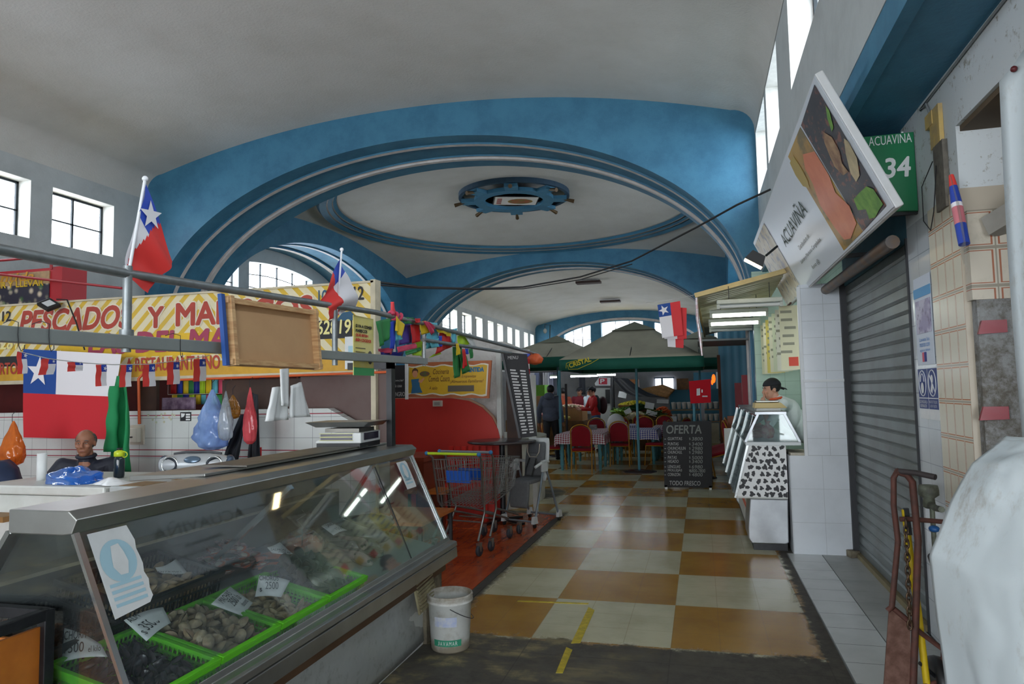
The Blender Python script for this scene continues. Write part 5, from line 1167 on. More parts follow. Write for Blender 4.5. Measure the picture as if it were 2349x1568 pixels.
blob([(1892, 300), (1912, 312), (1930, 345), (1935, 372), (1950, 392), (1938, 400), (1918, 380), (1905, 350), (1895, 325)], mat('shell_print', (190, 156, 112), .5, var=1, vs=9, c2=(110, 70, 48)), 'shell_picture')
blob([(1940, 315), (1950, 322), (1970, 360), (1976, 400), (1968, 415), (1955, 395), (1944, 350)], mat('garlic_print', (206, 188, 146), .5, var=.8, vs=7), 'garlic_picture')
blob([(1898, 240), (1906, 250), (1916, 290), (1912, 300), (1902, 270)], MATS['lettuce_print'], 'leaf_picture')
def stext(s_, a, b, c, m, name, shear=0):
    o, r_, u_ = spl(*a), spl(*b), spl(*c); uz = (Tn-Bn).normalized(); MB().text(s_, o, SU, uz, (r_-o).dot(SU), (u_-o).dot(uz), 0, .012, shear).build(name, m, sg)
grn = mat('dark_green_print', (44, 62, 52), .6)
stext('ACUAVIÑA', (1806, 566), (1857, 486), (1787, 536), grn, 'shop_name')
stext('Distribuidora de', (1838, 572), (1858, 538), (1833, 563), grn, 'small_print'); stext('Salmon y Mariscos Congelados', (1843, 606), (1886, 548), (1838, 596), grn, 'small_print'); stext('fono @', (1869, 618), (1884, 600), (1864, 607), grn, 'small_print')
MB().b2(1.1, 1.38, 5.9, 5.93, 2.62, 2.65).b2(1.1, 1.38, 8.0, 8.03, 2.62, 2.65).b2(1.05, 1.38, 4.9, 4.93, 2.7, 2.73).build('bracket', black_metal, sg)
# green sign 34
G = [at(1953, 312, Y=4.86), at(2105, 297, Y=4.86), at(2118, 478, Y=4.86), at(2005, 478, Y=4.86)]
gs = thing('number_sign', 'green metal sign reading ACUAVIÑA 34 sticking out of the wall beside the leaning sign', 'sign', (1.2, 4.86, 2.7))
MB().prism([(.99, 4.87, 2.74), (1.375, 4.87, 2.715), (1.375, 4.87, 3.225), (.99, 4.87, 3.225)], (0, .05, 0)).build('board', mat('bottle_green_enamel', (20, 118, 74), .4, var=.25), gs, bevel=.003)
mb = MB(); o = at(1993, 336, Y=4.87); mb.text('ACUAVIÑA', (o.x, 4.87, o.z), (1, 0, 0), (0, 0, 1), at(2104, 330, Y=4.87).x-o.x-.03, .075, 0, .004); mb.build('shop_name', paper, gs)
mb = MB(); o = at(2038, 408, Y=4.87); mb.text('34', (o.x-.02, 4.87, o.z), (1, 0, 0), (0, 0, 1), at(2097, 405, Y=4.87).x-o.x, .125, 0, .004, .1, False, 0, .004); mb.build('number', paper, gs)
# posters
def rpost(name, px0, px1, label, cat='poster'):
    """flat sheet on the tiled strip, px0 upper left, px1 lower right"""
    a, b = at(*px0, X=XS-.004), at(*px1, X=XS-.004); t = thing(name, label, cat, (XS-.004, (a.y+b.y)/2, b.z)); return t, a, b
def on(y0, y1, z0, z1, l=.004): return MB().b2(XS-l-.002, XS-l, y0, y1, z0, z1)
t, a, b = rpost('health_poster', (2095, 640), (2141, 828), 'pale health poster with a blue header high on the white tiled strip'); ya, yb, zt_, zb_ = 5.07, 4.73, 2.30, 1.74
on(yb, ya, zb_, zt_).build('sheet', mat('pale_poster_paper', (206, 214, 226), .5), t); on(yb, ya, zt_-.13, zt_-.07, .007).build('header', mat('sky_blue_print', (90, 160, 210), .5), t)
on(yb+.02, ya-.03, zt_-.36, zt_-.15, .007).build('picture', pm('hands_washing_print', [(150, 140, 176), (190, 186, 206), (110, 96, 130)], 9), t)
mb = MB()
for k, s_ in enumerate(('Lavate las', 'manos con', 'agua y jabon')): mb.text(s_, (XS-.004, ya-.07, zt_-.41-.035*k), (0, -1, 0), (0, 0, 1), .2, .022, 0, .005)
mb.build('lettering', mat('blue_print', (60, 130, 196), .6), t); on(4.88, 4.92, zb_+.02, zb_+.08, .007).build('blue_logo', mat('navy_print', (40, 50, 130), .5), t); on(4.92, 4.96, zb_+.02, zb_+.08, .007).build('red_logo', mat('pink_print', (210, 90, 110), .5), t)
for y0, y1, l1, l2, lab in ((4.89, 5.08, 'USO MASCARILLA', 'RESPIRADOR', 'blue sign with a masked head, left one of the pair on the tiled strip'), (4.70, 4.885, 'NO SE TOQUE', 'LOS OJOS', 'blue sign with a struck-out face and hand, right one of the tiled strip pair')):
    t = thing('safety_sign', lab, 'sign', (XS, (y0+y1)/2, 1.46)); yc = (y0+y1)/2; navy = mat('safety_blue', (26, 52, 120), .4)
    on(y0, y1, 1.40, 1.72, .005).build('sheet', paper, t); on(y0+.006, y1-.006, 1.535, 1.715, .008).build('blue_field', navy, t); on(y0+.006, y1-.006, 1.465, 1.528, .008).build('caption_field', navy, t)
    e = MB().tube([(XS-.010, yc+.07*math.cos(a_), 1.625+.08*math.sin(a_)) for a_ in [2*PI*i/28 for i in range(28)]], .0035, 5, 0, True); e.build('oval_outline', paper, t)
    h = MB(); h.add([(XS-.011, yc+.034*math.cos(a_), 1.628+.05*math.sin(a_)) for a_ in [2*PI*i/20 for i in range(20)]], [tuple(range(20))]); 
    if 'masked' in lab: h.build('head_outline', navy, t); h2 = MB(); h2.add([(XS-.0125, yc+.03*math.cos(a_), 1.595+.035*math.sin(a_)) for a_ in [2*PI*i/16 for i in range(16)]], [tuple(range(16))[::-1]]); h2.build('mask_mark', paper, t); MB().tube([(XS-.011, yc+.036*math.cos(a_), 1.635+.05*math.sin(a_)) for a_ in [PI*i/12 for i in range(13)]], .003, 5).build('hair_line', paper, t)
    else: h3 = MB(); h3.add([(XS-.011, yc+.004+.024*math.cos(a_), 1.65+.026*math.sin(a_)) for a_ in [2*PI*i/16 for i in range(16)]], [tuple(range(16))[::-1]]); h3.build('face_mark', paper, t); MB().bar((XS-.011, yc+.02, 1.57), (XS-.011, yc-.005, 1.62), .003, .03).build('hand_mark', paper, t); MB().bar((XS-.012, yc+.05, 1.68), (XS-.012, yc-.05, 1.57), .003, .006).build('strike_line', paper, t)
    mb = MB().text(l1, (XS, y1-.015, 1.498), (0, -1, 0), (0, 0, 1), y1-y0-.03, .02, 0, .011).text(l2, (XS, y1-.03, 1.472), (0, -1, 0), (0, 0, 1), y1-y0-.06, .02, 0, .011); mb.build('lettering', paper, t)
# yellow-grey conduit box, wrapped flag, red bits
top(MB().b2(1.355, 1.378, 4.34, 4.50, 2.98, 3.20).b2(1.35, 1.378, 4.44, 4.56, 3.12, 3.20), 'wall_plate', mat('peeling_yellow_paint', (206, 176, 104), .7, var=.9, vs=12, c2=(160, 140, 110)), 'peeling yellow painted plate on the wall right of the green sign', 'plate')
top(MB().b2(1.352, 1.378, 4.30, 4.46, 2.60, 2.98), 'wall_plate', mat('raw_grey_mortar', (116, 110, 100), .9, var=1, vs=18, c2=(84, 80, 74)), 'grey mortar patch below the yellow plate on the wall', 'plate')
top(MB().tube([(1.36, 4.5, 3.2), (1.36, 4.55, 3.28), (1.37, 4.7, 3.30), (1.37, 3.9, 3.31), (1.37, 2.5, 3.32), (1.37, 1.0, 3.32)], .007, 6), 'wall_cable', mat('grey_cable', (126, 130, 132), .6), 'grey cable running along the blue soffit to the yellow plate', 'cable')
top(MB().tube([(1.345, 4.45, 2.9), (1.33, 4.62, 2.8), (1.34, 4.66, 2.6), (1.345, 4.56, 2.52), (1.35, 4.50, 2.62), (1.35, 4.45, 2.75), (1.345, 4.4, 2.86)], .003, 5), 'wire_loop', hm, 'thin black wire loop dangling beside the green sign', 'wire')
a, b = at(2182, 402, X=1.30), at(2212, 560, X=1.30)
wf = thing('wrapped_flag', 'rolled national flag in clear plastic hanging on the pillar', 'flag', (1.30, (a.y+b.y)/2, b.z-.12)); 
seg = [(0, .17, fr2), (.17, .42, fb2), (.42, .48, fw), (.48, .72, mat('pale_red_cloth', (206, 120, 130), .6)), (.72, 1.0, fb2)]
for i, (t0, t1, m_) in enumerate(seg): p, q = a.lerp(b, t0), a.lerp(b, t1); MB().tube([p, q], [.012+.014*min(1, t0*3), .012+.014*min(1, t1*3)], 12).build('cloth_section', m_, wf)
mb = MB().grid(lambda u, v: a.lerp(b, -.02+1.3*v)+V(-.01+.0*v, (u-.5)*(.03+.09*math.sin(PI*min(1, v*1.0))+.05*(v > .55)*(v-.55)), .01*math.sin(u*9)), 10, 14); mb.build('wrapper', film, wf)
for px, py, lab in ((2268, 752, 'shiny dark red plastic tag stuck on the bare concrete, upper one'), (2272, 950, 'shiny dark red plastic tag stuck on the bare concrete, lower one')):
    a = at(px, py, Y=4.08); top(MB().prism([(a.x-.05, 4.075, a.z-.03), (a.x+.08, 4.07, a.z-.025), (a.x+.08, 4.07, a.z+.04), (a.x-.03, 4.075, a.z+.04)], (0, .02, 0)), 'plastic_tag', mat('dark_red_gloss', (130, 16, 36), .15), lab, 'tag')
# gas meter and pipes behind the hand truck
gmx = thing('gas_regulator', 'old grey gas regulator with pipes low on the tiled wall behind the hand truck', 'regulator', (1.30, 4.62, .55)); oldm = mat('old_grey_green_metal', (112, 118, 104), .6, .4, var=1, vs=20, c2=(66, 66, 60))
a = at(2130, 1130, X=1.28); MB().lathe([(0, .05), (.05, .045), (.055, .02), (.055, -.01), (.03, -.03), (.035, -.08), (.02, -.09)], a, 16).build('dome', oldm, gmx); MB().tube([(a.x, a.y, a.z-.06), (a.x, a.y-.12, a.z-.07), (a.x, a.y-.22, a.z-.06)], .018, 8).build('pipe', oldm, gmx)
MB().tube([(a.x, a.y-.05, a.z-.07), (a.x, a.y-.05, a.z-.25), (a.x+.01, a.y-.02, a.z-.32), (a.x+.02, a.y+.03, a.z-.42), (a.x+.03, a.y-.04, a.z-.5)], .014, 8).build('pipe', oldm, gmx); MB().ball((a.x-.01, a.y-.10, a.z-.19), (.03, .03, .02), 12, 8).build('blue_knob', mat('blue_knob', (20, 80, 140), .4), gmx); MB().cyl((a.x, a.y-.03, a.z-.36), (a.x, a.y-.09, a.z-.40), .035, 12).build('valve', black_metal, gmx)
# ---- hand truck
rust = mat('rusty_red_brown_paint', (104, 62, 52), .7, .2, var=1, vs=16, c2=(76, 54, 48)); HY = 3.9
ht_ = thing('hand_truck', 'rusty red-brown hand truck leaning in the right foreground', 'hand truck', (1.0, HY, 0))
def hp(px, py, y=HY): return at(px, py, Y=y)
mb = MB(); pl = [hp(2036, 1400), hp(2046, 1390), hp(2060, 1240), hp(2050, 1160), hp(2050, 1095), hp(2060, 1078), hp(2085, 1088), hp(2094, 1110), hp(2100, 1240), hp(2098, 1440), hp(2092, 1590)]
mb.tube(pl[0:6]+[hp(2062, 1080)], .014, 8); mb.tube([hp(2056, 1080), hp(2080, 1088), hp(2093, 1105), hp(2106, 1240), hp(2100, 1430), hp(2090, 1700)], .017, 8); mb.build('side_tube', rust, ht_)
MB().tube([hp(2060, 1080), hp(2100, 1084, HY-.05), hp(2146, 1094, HY-.12)], .014, 10).build('handle', mat('dark_grip', (64, 58, 58), .6, .2), ht_)
MB().tube([hp(2064, 1190), hp(2090, 1190), hp(2162, 1196, HY+.1)], .012, 8).build('cross_bar', rust, ht_); MB().tube([hp(2050, 1395), hp(2080, 1420), hp(2100, 1440)], .013, 8).build('cross_bar', rust, ht_)
MB().prism([hp(2040, 1395), hp(2088, 1432), hp(2090, 1600), hp(2030, 1700), hp(2022, 1650)], (.0, .012, 0)).build('back_plate', mat('rusty_bare_plate', (128, 96, 84), .75, .2, var=1, vs=22, c2=(92, 62, 50)), ht_)
MB().tube([hp(2098, 1440), hp(2165, 1490, HY+.1), hp(2160, 1560, HY+.1), hp(2105, 1580)], .013, 8).build('axle_frame', rust, ht_); MB().tube([hp(2110, 1520, HY+.05), hp(2152, 1556, HY+.1)], .010, 8).build('axle_brace', black_metal, ht_)
wz = hp(2120, 1640); M_ = Matrix.Translation((wz.x+.1, HY+.12, .13)) @ Euler((0, R(90), 0)).to_matrix().to_4x4(); MB().lathe([(.06, -.02), (.125, -.025), (.13, 0), (.125, .025), (.06, .02)], (0, 0, 0), 22, 0, True, M_).build('wheel', black_plastic, ht_)
ch = thing('chain', 'dirty dark chain hanging inside the hand truck', 'chain', hp(2088, 1440, HY-.03)); cm = mat('oily_chain', (58, 54, 52), .4, .7, var=1, vs=30, c2=(110, 84, 60))
l0 = None
for i in range(16):
    a = hp(2078+i*.6, 1200+i*15.5, HY-.035)
    if l0 is None:
        l0 = MB().tube([(.0, .012*math.cos(q)*.8, .024*math.sin(q)) for q in [2*PI*j/12 for j in range(12)]], .0045, 6, 0, True).build('link', cm, ch, True); l0.location = Vector(a)-ch.location
    else: c_ = l0.copy(); C.objects.link(c_); c_.parent = ch; c_.location = Vector(a)-ch.location; c_.rotation_euler = (0, 0, R(90)*(i % 2))
ys = mat('yellow_strap_plastic', (206, 176, 24), .45, var=.3)
top(MB().bar(hp(2078, 1165, HY+.04), hp(2086, 1226, HY+.04), .022, .022), 'broom_grip', black_plastic, 'black grip end of the yellow pole in the hand truck', 'grip'); top(MB().tube([hp(2076, 1168, HY+.05), hp(2086, 1260, HY+.05), hp(2106, 1400, HY+.06), hp(2130, 1600, HY+.05), hp(2140, 1720, HY+.05)], .017, 8), 'yellow_pole', ys, 'yellow ribbed pole standing slanted through the hand truck', 'pole')
# ---- plastic curtain
cu = Sh('milky_plastic_curtain', .35); n_ = cu.noise(3, 7, .75, (1, 1, .6)); n2 = cu.noise(22, 4, .7, (1, 1, .5)); cu.col(cu.mix((n_*.7+n2*.3).step(.52, .68)*.6, (214, 224, 228), (150, 138, 118))); cu.b.inputs['Transmission Weight'].default_value = .0; cu = cu.m
ct = thing('plastic_curtain', 'milky white plastic curtain hanging at the right edge, its lower part bulging out', 'curtain', (1.3, 2.9, 0))
def cur(u, v):
    Y_ = 3.05-2.2*u; z_ = 2.86-2.86*v; x = 1.17+.03*math.sin(u*14)+.018*math.sin(u*31+v*3)+.02*u
    if u < .06: x += .0; z_ -= (.06-u)*1.2*(1-v)
    return (x, Y_+.05*math.sin(v*5)*(1-u)+.07*v, z_)
MB().grid(cur, 60, 40).build('hanging_sheet', cu, ct, solid=.002)
def bul(u, v):
    L = [hp(2308, 1000, 2.95), hp(2296, 1010, 2.93), hp(2232, 1062, 2.93), hp(2182, 1150, 2.92), hp(2132, 1272, 2.9), hp(2150, 1420, 2.9), hp(2168, 1568, 2.9), hp(2180, 1800, 2.9)]
    q = v*(len(L)-1); i = min(len(L)-2, int(q)); p = L[i].lerp(L[i+1], q-i); r_ = V(1.25, 2.0-.3*v, p.z)
    g = p.lerp(r_, u); b_ = (.04*noise.noise(V(u*3, v*4, .3))+.012*abs(noise.noise(V(u*7, v*9, 2.3)))+.003*noise.noise(V(u*24, v*24, 1)))*min(1, u*5+.15); return g+V(-b_-.06*math.sin(PI*u)*v, -.05*math.sin(PI*u), b_*.5)
MB().grid(bul, 70, 80).build('bulging_sheet', cu, ct, solid=.002)
top(MB().ball((1.19, 2.97, 2.80), .012, 10, 8), 'curtain_nail', mat('dark_red_nail', (90, 26, 30), .5), 'dark red nail head holding the curtain up', 'nail')

# ================================================================ BUTCHER'S STALL
CY0, CY1 = 7.45, 10.6
bc = thing('butcher_case', 'glass butcher display case with black and white cow-print end panel', 'display case', (.55, 9.0, 0))
cow = Sh('white_panel_paint', .5); cow.col((226, 228, 228)); cow = cow.m
bc_end = [(.31, .53), (.80, .53), (.80, 1.04), (.45, 1.04)]
MB().prism([(x, CY0, z) for x, z in bc_end], (0, .03, 0)).build('end_panel', cow, bc)
spot = MB(); rs = random.Random(5)
for i in range(8):
    for j in range(8):
        cx_ = .33+.065*i+(.032 if j % 2 else 0)+rs.uniform(-.01, .01); cz_ = .555+.066*j+rs.uniform(-.012, .012); lim = .31+.14*(cz_-.53)/.51
        if cx_ < lim+.02 or cx_ > .785 or cz_ > 1.03: continue
        r0 = rs.uniform(.017, .027); k = 22; ph_ = rs.uniform(0, 6); lob = rs.choice((2, 3, 3, 4)); P = []
        for q in range(k): a = 2*PI*q/k; rr = r0*(1+.24*math.cos(lob*a+ph_)+.12*math.cos(5*a+ph_*2)); P.append((min(.798, max(lim, cx_+rr*math.cos(a))), CY0-.003, min(1.04, max(.53, cz_+rr*math.sin(a)*1.1))))
        spot.add(P, [tuple(range(k))])
o_ = spot.build('cow_patches', mat('black_print', (24, 26, 32), .5), bc); o_['kind'] = 'stuff'
MB().bar((.30, CY0-.005, .52), (.44, CY0-.005, 1.05), .02, .02, 0, (0, 1, 0)).build('edge_strip', chrome, bc)
MB().b2(.42, .94, CY0-.02, CY1, 1.04, 1.075).build('counter_shelf', mat('white_counter', (206, 212, 214), .35), bc, bevel=.003)
mb = MB(); mb.prism([(.30, CY0+.03, .53), (.44, CY0+.03, 1.04), (.445, CY0+.03, 1.04), (.31, CY0+.03, .53)], (0, CY1-CY0-.03, 0)); mb.build('lower_front', mat('blotchy_white_front', (196, 200, 202), .3, var=.8, vs=9, c2=(120, 110, 110)), bc)
MB().b2(.31, .80, CY1-.03, CY1, .53, 1.04).b2(.31, .80, CY0+.03, CY1, .51, .53).b2(.76, .80, CY0+.03, CY1, .53, 1.04).build('body', white_enamel, bc)
st2 = mat('smooth_stainless', (168, 172, 176), .28, .85, var=.4)
def ped(y0, y1): MB().prism([(.44, y0, .51), (.80, y0, .51), (.79, y0, .09), (.76, y0, .07), (.44, y0, .07), (.41, y0, .12), (.41, y0, .22)], (0, y1-y0, 0)).build('pedestal', st2, bc, bevel=.01)
ped(7.46, 7.95); ped(9.9, 10.4); MB().b2(.46, .78, 7.5, 10.4, 0, .08).build('plinth', black_metal, bc); MB().b2(.44, .47, 7.95, 9.9, .1, .5).build('base_sheet', white_enamel, bc)
MB().b2(.435, .44, 7.95, 9.9, .30, .325).b2(.435, .44, 7.95, 9.9, .345, .36).build('orange_stripe', mat('orange_stripe', (214, 96, 60), .5), bc)
g2 = glassmat('butcher_glass', (226, 236, 236), .10, .16)
ft, fb_ = (.545, 1.345), (.44, 1.075)
mb = MB(); mb.prism([(ft[0], CY0, ft[1]), (fb_[0]-.02, CY0, fb_[1]), (fb_[0]-.026, CY0, fb_[1]), (ft[0]-.006, CY0, ft[1])], (0, CY1-CY0, 0)); mb.build('front_glass', g2, bc)
mb = MB(); mb.prism([(.42, CY0, 1.075), (.93, CY0, 1.075), (.80, CY0, 1.345), (.55, CY0, 1.345)], (0, .006, 0)); mb.build('end_glass', g2, bc)
MB().b2(.52, .82, CY0-.01, CY1, 1.345, 1.375).build('top_rail', st2, bc, bevel=.003)
for a, b in (((.42, 1.075), (.55, 1.35)), ((.93, 1.075), (.80, 1.35))): MB().bar((a[0], CY0, a[1]), (b[0], CY0, b[1]), .022, .03, 0, (0, 1, 0)).build('corner_post', st2, bc)
# big sloping glass panels along the aisle side
for y in (8.6, 9.6, 10.55): MB().bar((.425, y, 1.07), (.545, y, 1.35), .02, .02, 0, (0, 1, 0)).build('glazing_bar', chrome, bc)
MB().prism([(.28, 7.5, .56), (.50, 7.5, 1.33), (.506, 7.5, 1.33), (.286, 7.5, .56)], (0, 3.05, 0)).build('outer_glass', g2, bc)
for y in (8.3, 9.4, 10.5): MB().bar((.275, y, .55), (.50, y, 1.34), .02, .02, 0, (0, 1, 0)).build('glazing_bar', chrome, bc)
meat_m = mat('raw_meat', (170, 70, 72), .35, var=1, vs=16, c2=(210, 150, 140)); m0 = None; rs = random.Random(3)
for i in range(22):
    p = (.58+rs.uniform(-.08, .18), 8.0+.11*i+rs.uniform(-.04, .04), 1.10+rs.uniform(0, .02))
    if m0 is None: q_ = MB().ball((0, 0, 0), (.07, .055, .032), 12, 8); q_.v = [tuple(Vector(v)*(1+.3*noise.noise(Vector(v)*30))) for v in q_.v]; m0 = q_.build('meat_cut', meat_m, None, True); T(m0, 'cut of red meat lying in the butcher case', 'meat', 'meat cuts in the butcher case'); m0.location = p
    else: dup(m0, p, rz=rs.uniform(0, 6), scale=rs.uniform(.8, 1.2))
mb = crinkle([(.01, -.12), (.05, -.11), (.06, -.05), (.045, 0), (.015, .03), (.03, .06)], (.66, 7.7, 1.21), 28, .2, 2); top(mb, 'meat_bag', mat('bagged_meat', (190, 96, 104), .25, var=1, vs=30, c2=(226, 196, 190)), 'plastic bag of pink meat hanging in the end of the butcher case', 'bag')
sc2 = thing('shop_scale', 'beige butcher scale on top of the cow-print case', 'scale', (.67, 7.75, 1.375)); MB().b2(-.12, .12, -.12, .16, 0, .03).build('foot', white_enamel, sc2, True, bevel=.005)
MB().prism([(-.14, -.14, .03), (.18, -.14, .03), (.12, -.14, .085), (-.13, -.14, .085)], (0, .3, 0)).build('housing', mat('beige_plastic', (206, 184, 124), .5), sc2, True, bevel=.005); MB().b2(-.12, .10, -.13, .15, .09, .105).build('pan', steel, sc2, True, bevel=.004)
# mint tiled wall, posters, canopy and tubes
mint = tilemat('mint_wall_tiles', (0, 2), .2, .2, 1.0, .1, (196, 220, 206), (150, 176, 160), .02, .2)
struct(MB().b2(.80, 3.5, 10.9, 11.0, 0, 3.34), 'wall_mint', mint)
struct(MB().b2(1.75, 1.8, 7.5, 10.9, 0, 3.3), 'wall_mint_side', tilemat('mint_side_tiles', (1, 2), .2, .2, 7.5, .1, (196, 220, 206), (150, 176, 160), .02, .2))
top(MB().tube([(1.0, 11.2, 2.54), (1.0, 8.2, 2.54)], .012, 6), 'poster_rail', rust, 'thin brown rail carrying the price posters in the butcher stall', 'rail')
pcols = [(222, 220, 186), (226, 226, 206), (216, 222, 190), (226, 222, 196), (224, 206, 110), (230, 222, 196)]
for i in range(7):
    y = 8.35+.42*i; c_ = pcols[i % 6]; t = thing('price_poster', ['cream price poster nearest the tiled pillar', 'cream price poster second from the pillar', 'price poster with a yellow block, third from the pillar', 'pale green price poster in the middle of the row', 'cream price poster past the middle of the row', 'price poster with an orange block, second last in the row', 'farthest price poster in the butcher row'][i], 'poster', (1.0, y, 1.8), 0, 'price posters in the butcher stall')
    MB().box((1.0, y, 2.17), (.22, .004, .72)).build('sheet', mat('poster_paper_%s' % 'abcdefg'[i], c_, .6), t)
    mb = MB()
    for k in range(6): mb.box((.97+rs.uniform(-.02, .03), y-.003, 2.46-.09*k), (.12, .001, .03))
    mb.build('print_lines', mat('poster_print', (150, 150, 130), .7), t); MB().box((1.02, y-.0035, 1.90), (.10, .001, .10)).build('colour_block', mat('poster_block_%s' % 'ab'[i % 2], ((214, 80, 60), (226, 190, 60))[i % 2], .6), t)
cp = thing('stall_canopy', 'translucent corrugated canopy with a pale timber edge over the butcher stall', 'canopy', (.5, 10, 2.6))
cpm = Sh('grimy_translucent_sheet', .3); n_ = cpm.noise(4, 5, .7, (.5, 3, 1)); cpm.col(cpm.mix(n_.step(.4, .7), (206, 204, 180), (176, 172, 140))); cpm = cpm.m
def cnp(u, v):
    x = .0+.92*u; y = 8.0+5.6*v; return (x+.12*v, y, 2.64+.19*u-.02*v+.012*math.sin(y*2*PI/.16))
MB().grid(cnp, 6, 280).build('corrugated_sheet', cpm, cp)
MB().bar((-.02, 7.98, 2.65), (.95, 7.98, 2.87), .04, .05).build('edge_timber', mat('pale_timber', (206, 186, 130), .6, var=.5), cp)
MB().bar((.0, 8.0, 2.63), (.12, 13.6, 2.60), .03, .04).build('side_timber', MATS['pale_timber'], cp)
MB().b2(-.01, .96, 12.0, 13.6, 2.40, 2.43).build('drop_panel', mat('grey_soffit_board', (130, 136, 136), .6), cp)
tubem = mat('lit_tube', (250, 250, 244), .4, emit=((240, 250, 240), 9.0)); tubeoff = mat('unlit_tube', (206, 210, 208), .4); fixm = mat('fixture_plastic', (190, 196, 186), .4, var=.3)
for y, x0_, x1_, lit, lab in ((7.95, .24, .86, False, 'unlit fluorescent fitting nearest the canopy edge'), (8.95, .18, .80, True, 'lit fluorescent fitting, upper bright one under the butcher canopy'), (10.1, .18, .80, True, 'lit fluorescent fitting, lower bright one under the butcher canopy'), (11.2, .2, .8, False, 'dim fluorescent fitting at the back of the butcher canopy')):
    zc = 2.53; t = thing('fluorescent_lamp', lab, 'lamp', (.5, y, zc-.06)); MB().b2(x0_-.03, x1_+.03, y-.05, y+.05, zc, zc+.05).build('housing', fixm, t, bevel=.01); MB().cyl((x0_, y, zc-.022), (x1_, y, zc-.022), .022, 10).build('tube', tubem if lit else tubeoff, t)
    for x in (x0_-.015, x1_+.015): MB().b2(x-.015, x+.015, y-.03, y+.03, zc-.05, zc).build('end_cap', fixm, t)
    MB().cyl((x0_+.1, y, zc+.05), (x0_+.1, y, zc+.2), .004, 6).cyl((x1_-.1, y, zc+.05), (x1_-.1, y, zc+.22), .004, 6).build('hanger', hm, t)
t = thing('fluorescent_lamp', 'lit fluorescent fitting glimpsed behind the tiled pillar edge', 'lamp', (1.2, 9.6, 2.4)); MB().b2(1.15, 1.24, 9.2, 10.4, 2.46, 2.5).build('housing', fixm, t); MB().cyl((1.19, 9.2, 2.44), (1.19, 10.4, 2.44), .02, 10).build('tube', tubem, t)
fl2 = thing('floodlight', 'lit black floodlight pointing down above the butcher canopy', 'lamp', (.60, 7.5, 2.88)); M_ = Matrix.Translation((.60, 7.5, 2.93)) @ Euler((R(20), R(35), 0)).to_matrix().to_4x4()
MB().prism([(-.10, -.06, -.05), (.10, -.06, -.05), (.07, -.06, .06), (-.07, -.06, .06)], (0, .12, 0)).build('housing', black_plastic, fl2, True).matrix_local = Matrix.Translation((0, 0, .05)) @ Euler((0, R(32), 0)).to_matrix().to_4x4()
MB().box((0, 0, -.055), (.19, .11, .012)).build('lens', mat('lit_lens', (255, 240, 200), .3, emit=((255, 226, 170), 14.0)), fl2, True).matrix_local = Matrix.Translation((0, 0, .05)) @ Euler((0, R(32), 0)).to_matrix().to_4x4()
MB().cyl((.1, 0, .08), (.22, .05, .18), .012, 8).build('arm', black_plastic, fl2, True)
# flags and wrapped post at the canopy corner
top(MB().tube([(.0, 7.99, 2.66), (.0, 7.99, 2.4), (.02, 7.99, 2.2), (.035, 7.99, 1.98)], [.014, .018, .02, .01], 8), 'canopy_post', mat('foil_wrap', (206, 210, 214), .3, .5, var=.7, vs=30, c2=(170, 90, 90)), 'foil-wrapped drop post at the canopy corner beside the flags', 'post')
YG = 7.9; r1 = mat('flag_bright_red', (214, 36, 44), .6)
flag(at(1508, 699, Y=YG), at(1560, 690, Y=YG), at(1567, 768, Y=YG), at(1519, 775, Y=YG), 'front hanging national flag with its white star, at the canopy corner', 'hanging flags by the canopy', .004, 16, usplit=.38, vs=(.55, .55), red_=r1, sr=.16)
flag(at(1520, 702, Y=YG+.06), at(1575, 706, Y=YG+.06), at(1575, 777, Y=YG+.06), at(1524, 777, Y=YG+.06), 'second hanging flag, its red half showing beside the front one', 'hanging flags by the canopy', .004, 12, usplit=.3, vs=(.6, .6), red_=r1, starred=False)
flag(at(1526, 720, Y=YG+.1), at(1570, 720, Y=YG+.1), at(1568, 798, Y=YG+.1), at(1532, 795, Y=YG+.1), 'third hanging flag, lowest behind the other two', 'hanging flags by the canopy', .004, 12, usplit=.3, vs=(.5, .5), red_=r1, starred=False)
top(MB().tube([(-.55, 7.92, 2.59), (-.3, 7.94, 2.61), (0, 7.98, 2.66)], .0025, 4), 'flag_string', MATS['white_string'], 'white string from the canopy corner carrying the hanging flags', 'string')
# ================================================================ MIDDLE: TERRACE, CARTS, TABLES, MARKET
rs = random.Random(11)
# ---- red booth wall, tarpaulin and signs of the cocineria
YR = 8.98; redp = mat('red_booth_paint', (196, 52, 42), .5, var=.5, vs=2.5, c2=(176, 40, 36))
P = [at(x, y, Y=YR) for x, y in ((860, 914), (1035, 913), (1075, 919), (1105, 934), (1128, 957), (1142, 985), (1150, 1020), (1153, 1060))]
mb = MB(); mb.prism([(P[0].x, YR, 0)]+[tuple(p) for p in P]+[(P[-1].x, YR, 0)], (0, .12, 0)); bw = top(mb, 'booth_wall', redp, 'low red booth wall with a rounded shoulder, behind the shopping carts', 'wall')
MB().tube([p+V(0, .06, .0) for p in P]+[V(P[-1].x, YR+.06, 0)], .028, 8).build('wall_cap', mat('tan_wall_edge', (176, 140, 116), .7, var=.5), bw)
a = at(1004, 925, Y=YR-.03); t = thing('switch_box', 'small cream switch box on top of the red booth wall', 'box', (a.x, YR-.02, a.z-.05)); MB().box((a.x, YR-.03, a.z), (.13, .05, .08)).build('box', mat('cream_plastic_box', (206, 200, 186), .5), t, bevel=.006); MB().b2(a.x-.04, a.x+.04, YR-.058, YR-.055, a.z-.025, a.z+.02).build('buttons', mat('grey_switch', (160, 160, 156), .5), t)
struct(MB().b2(-3.2, -2.45, 8.0, 8.05, 0, .02), 'trim_16', redtile)
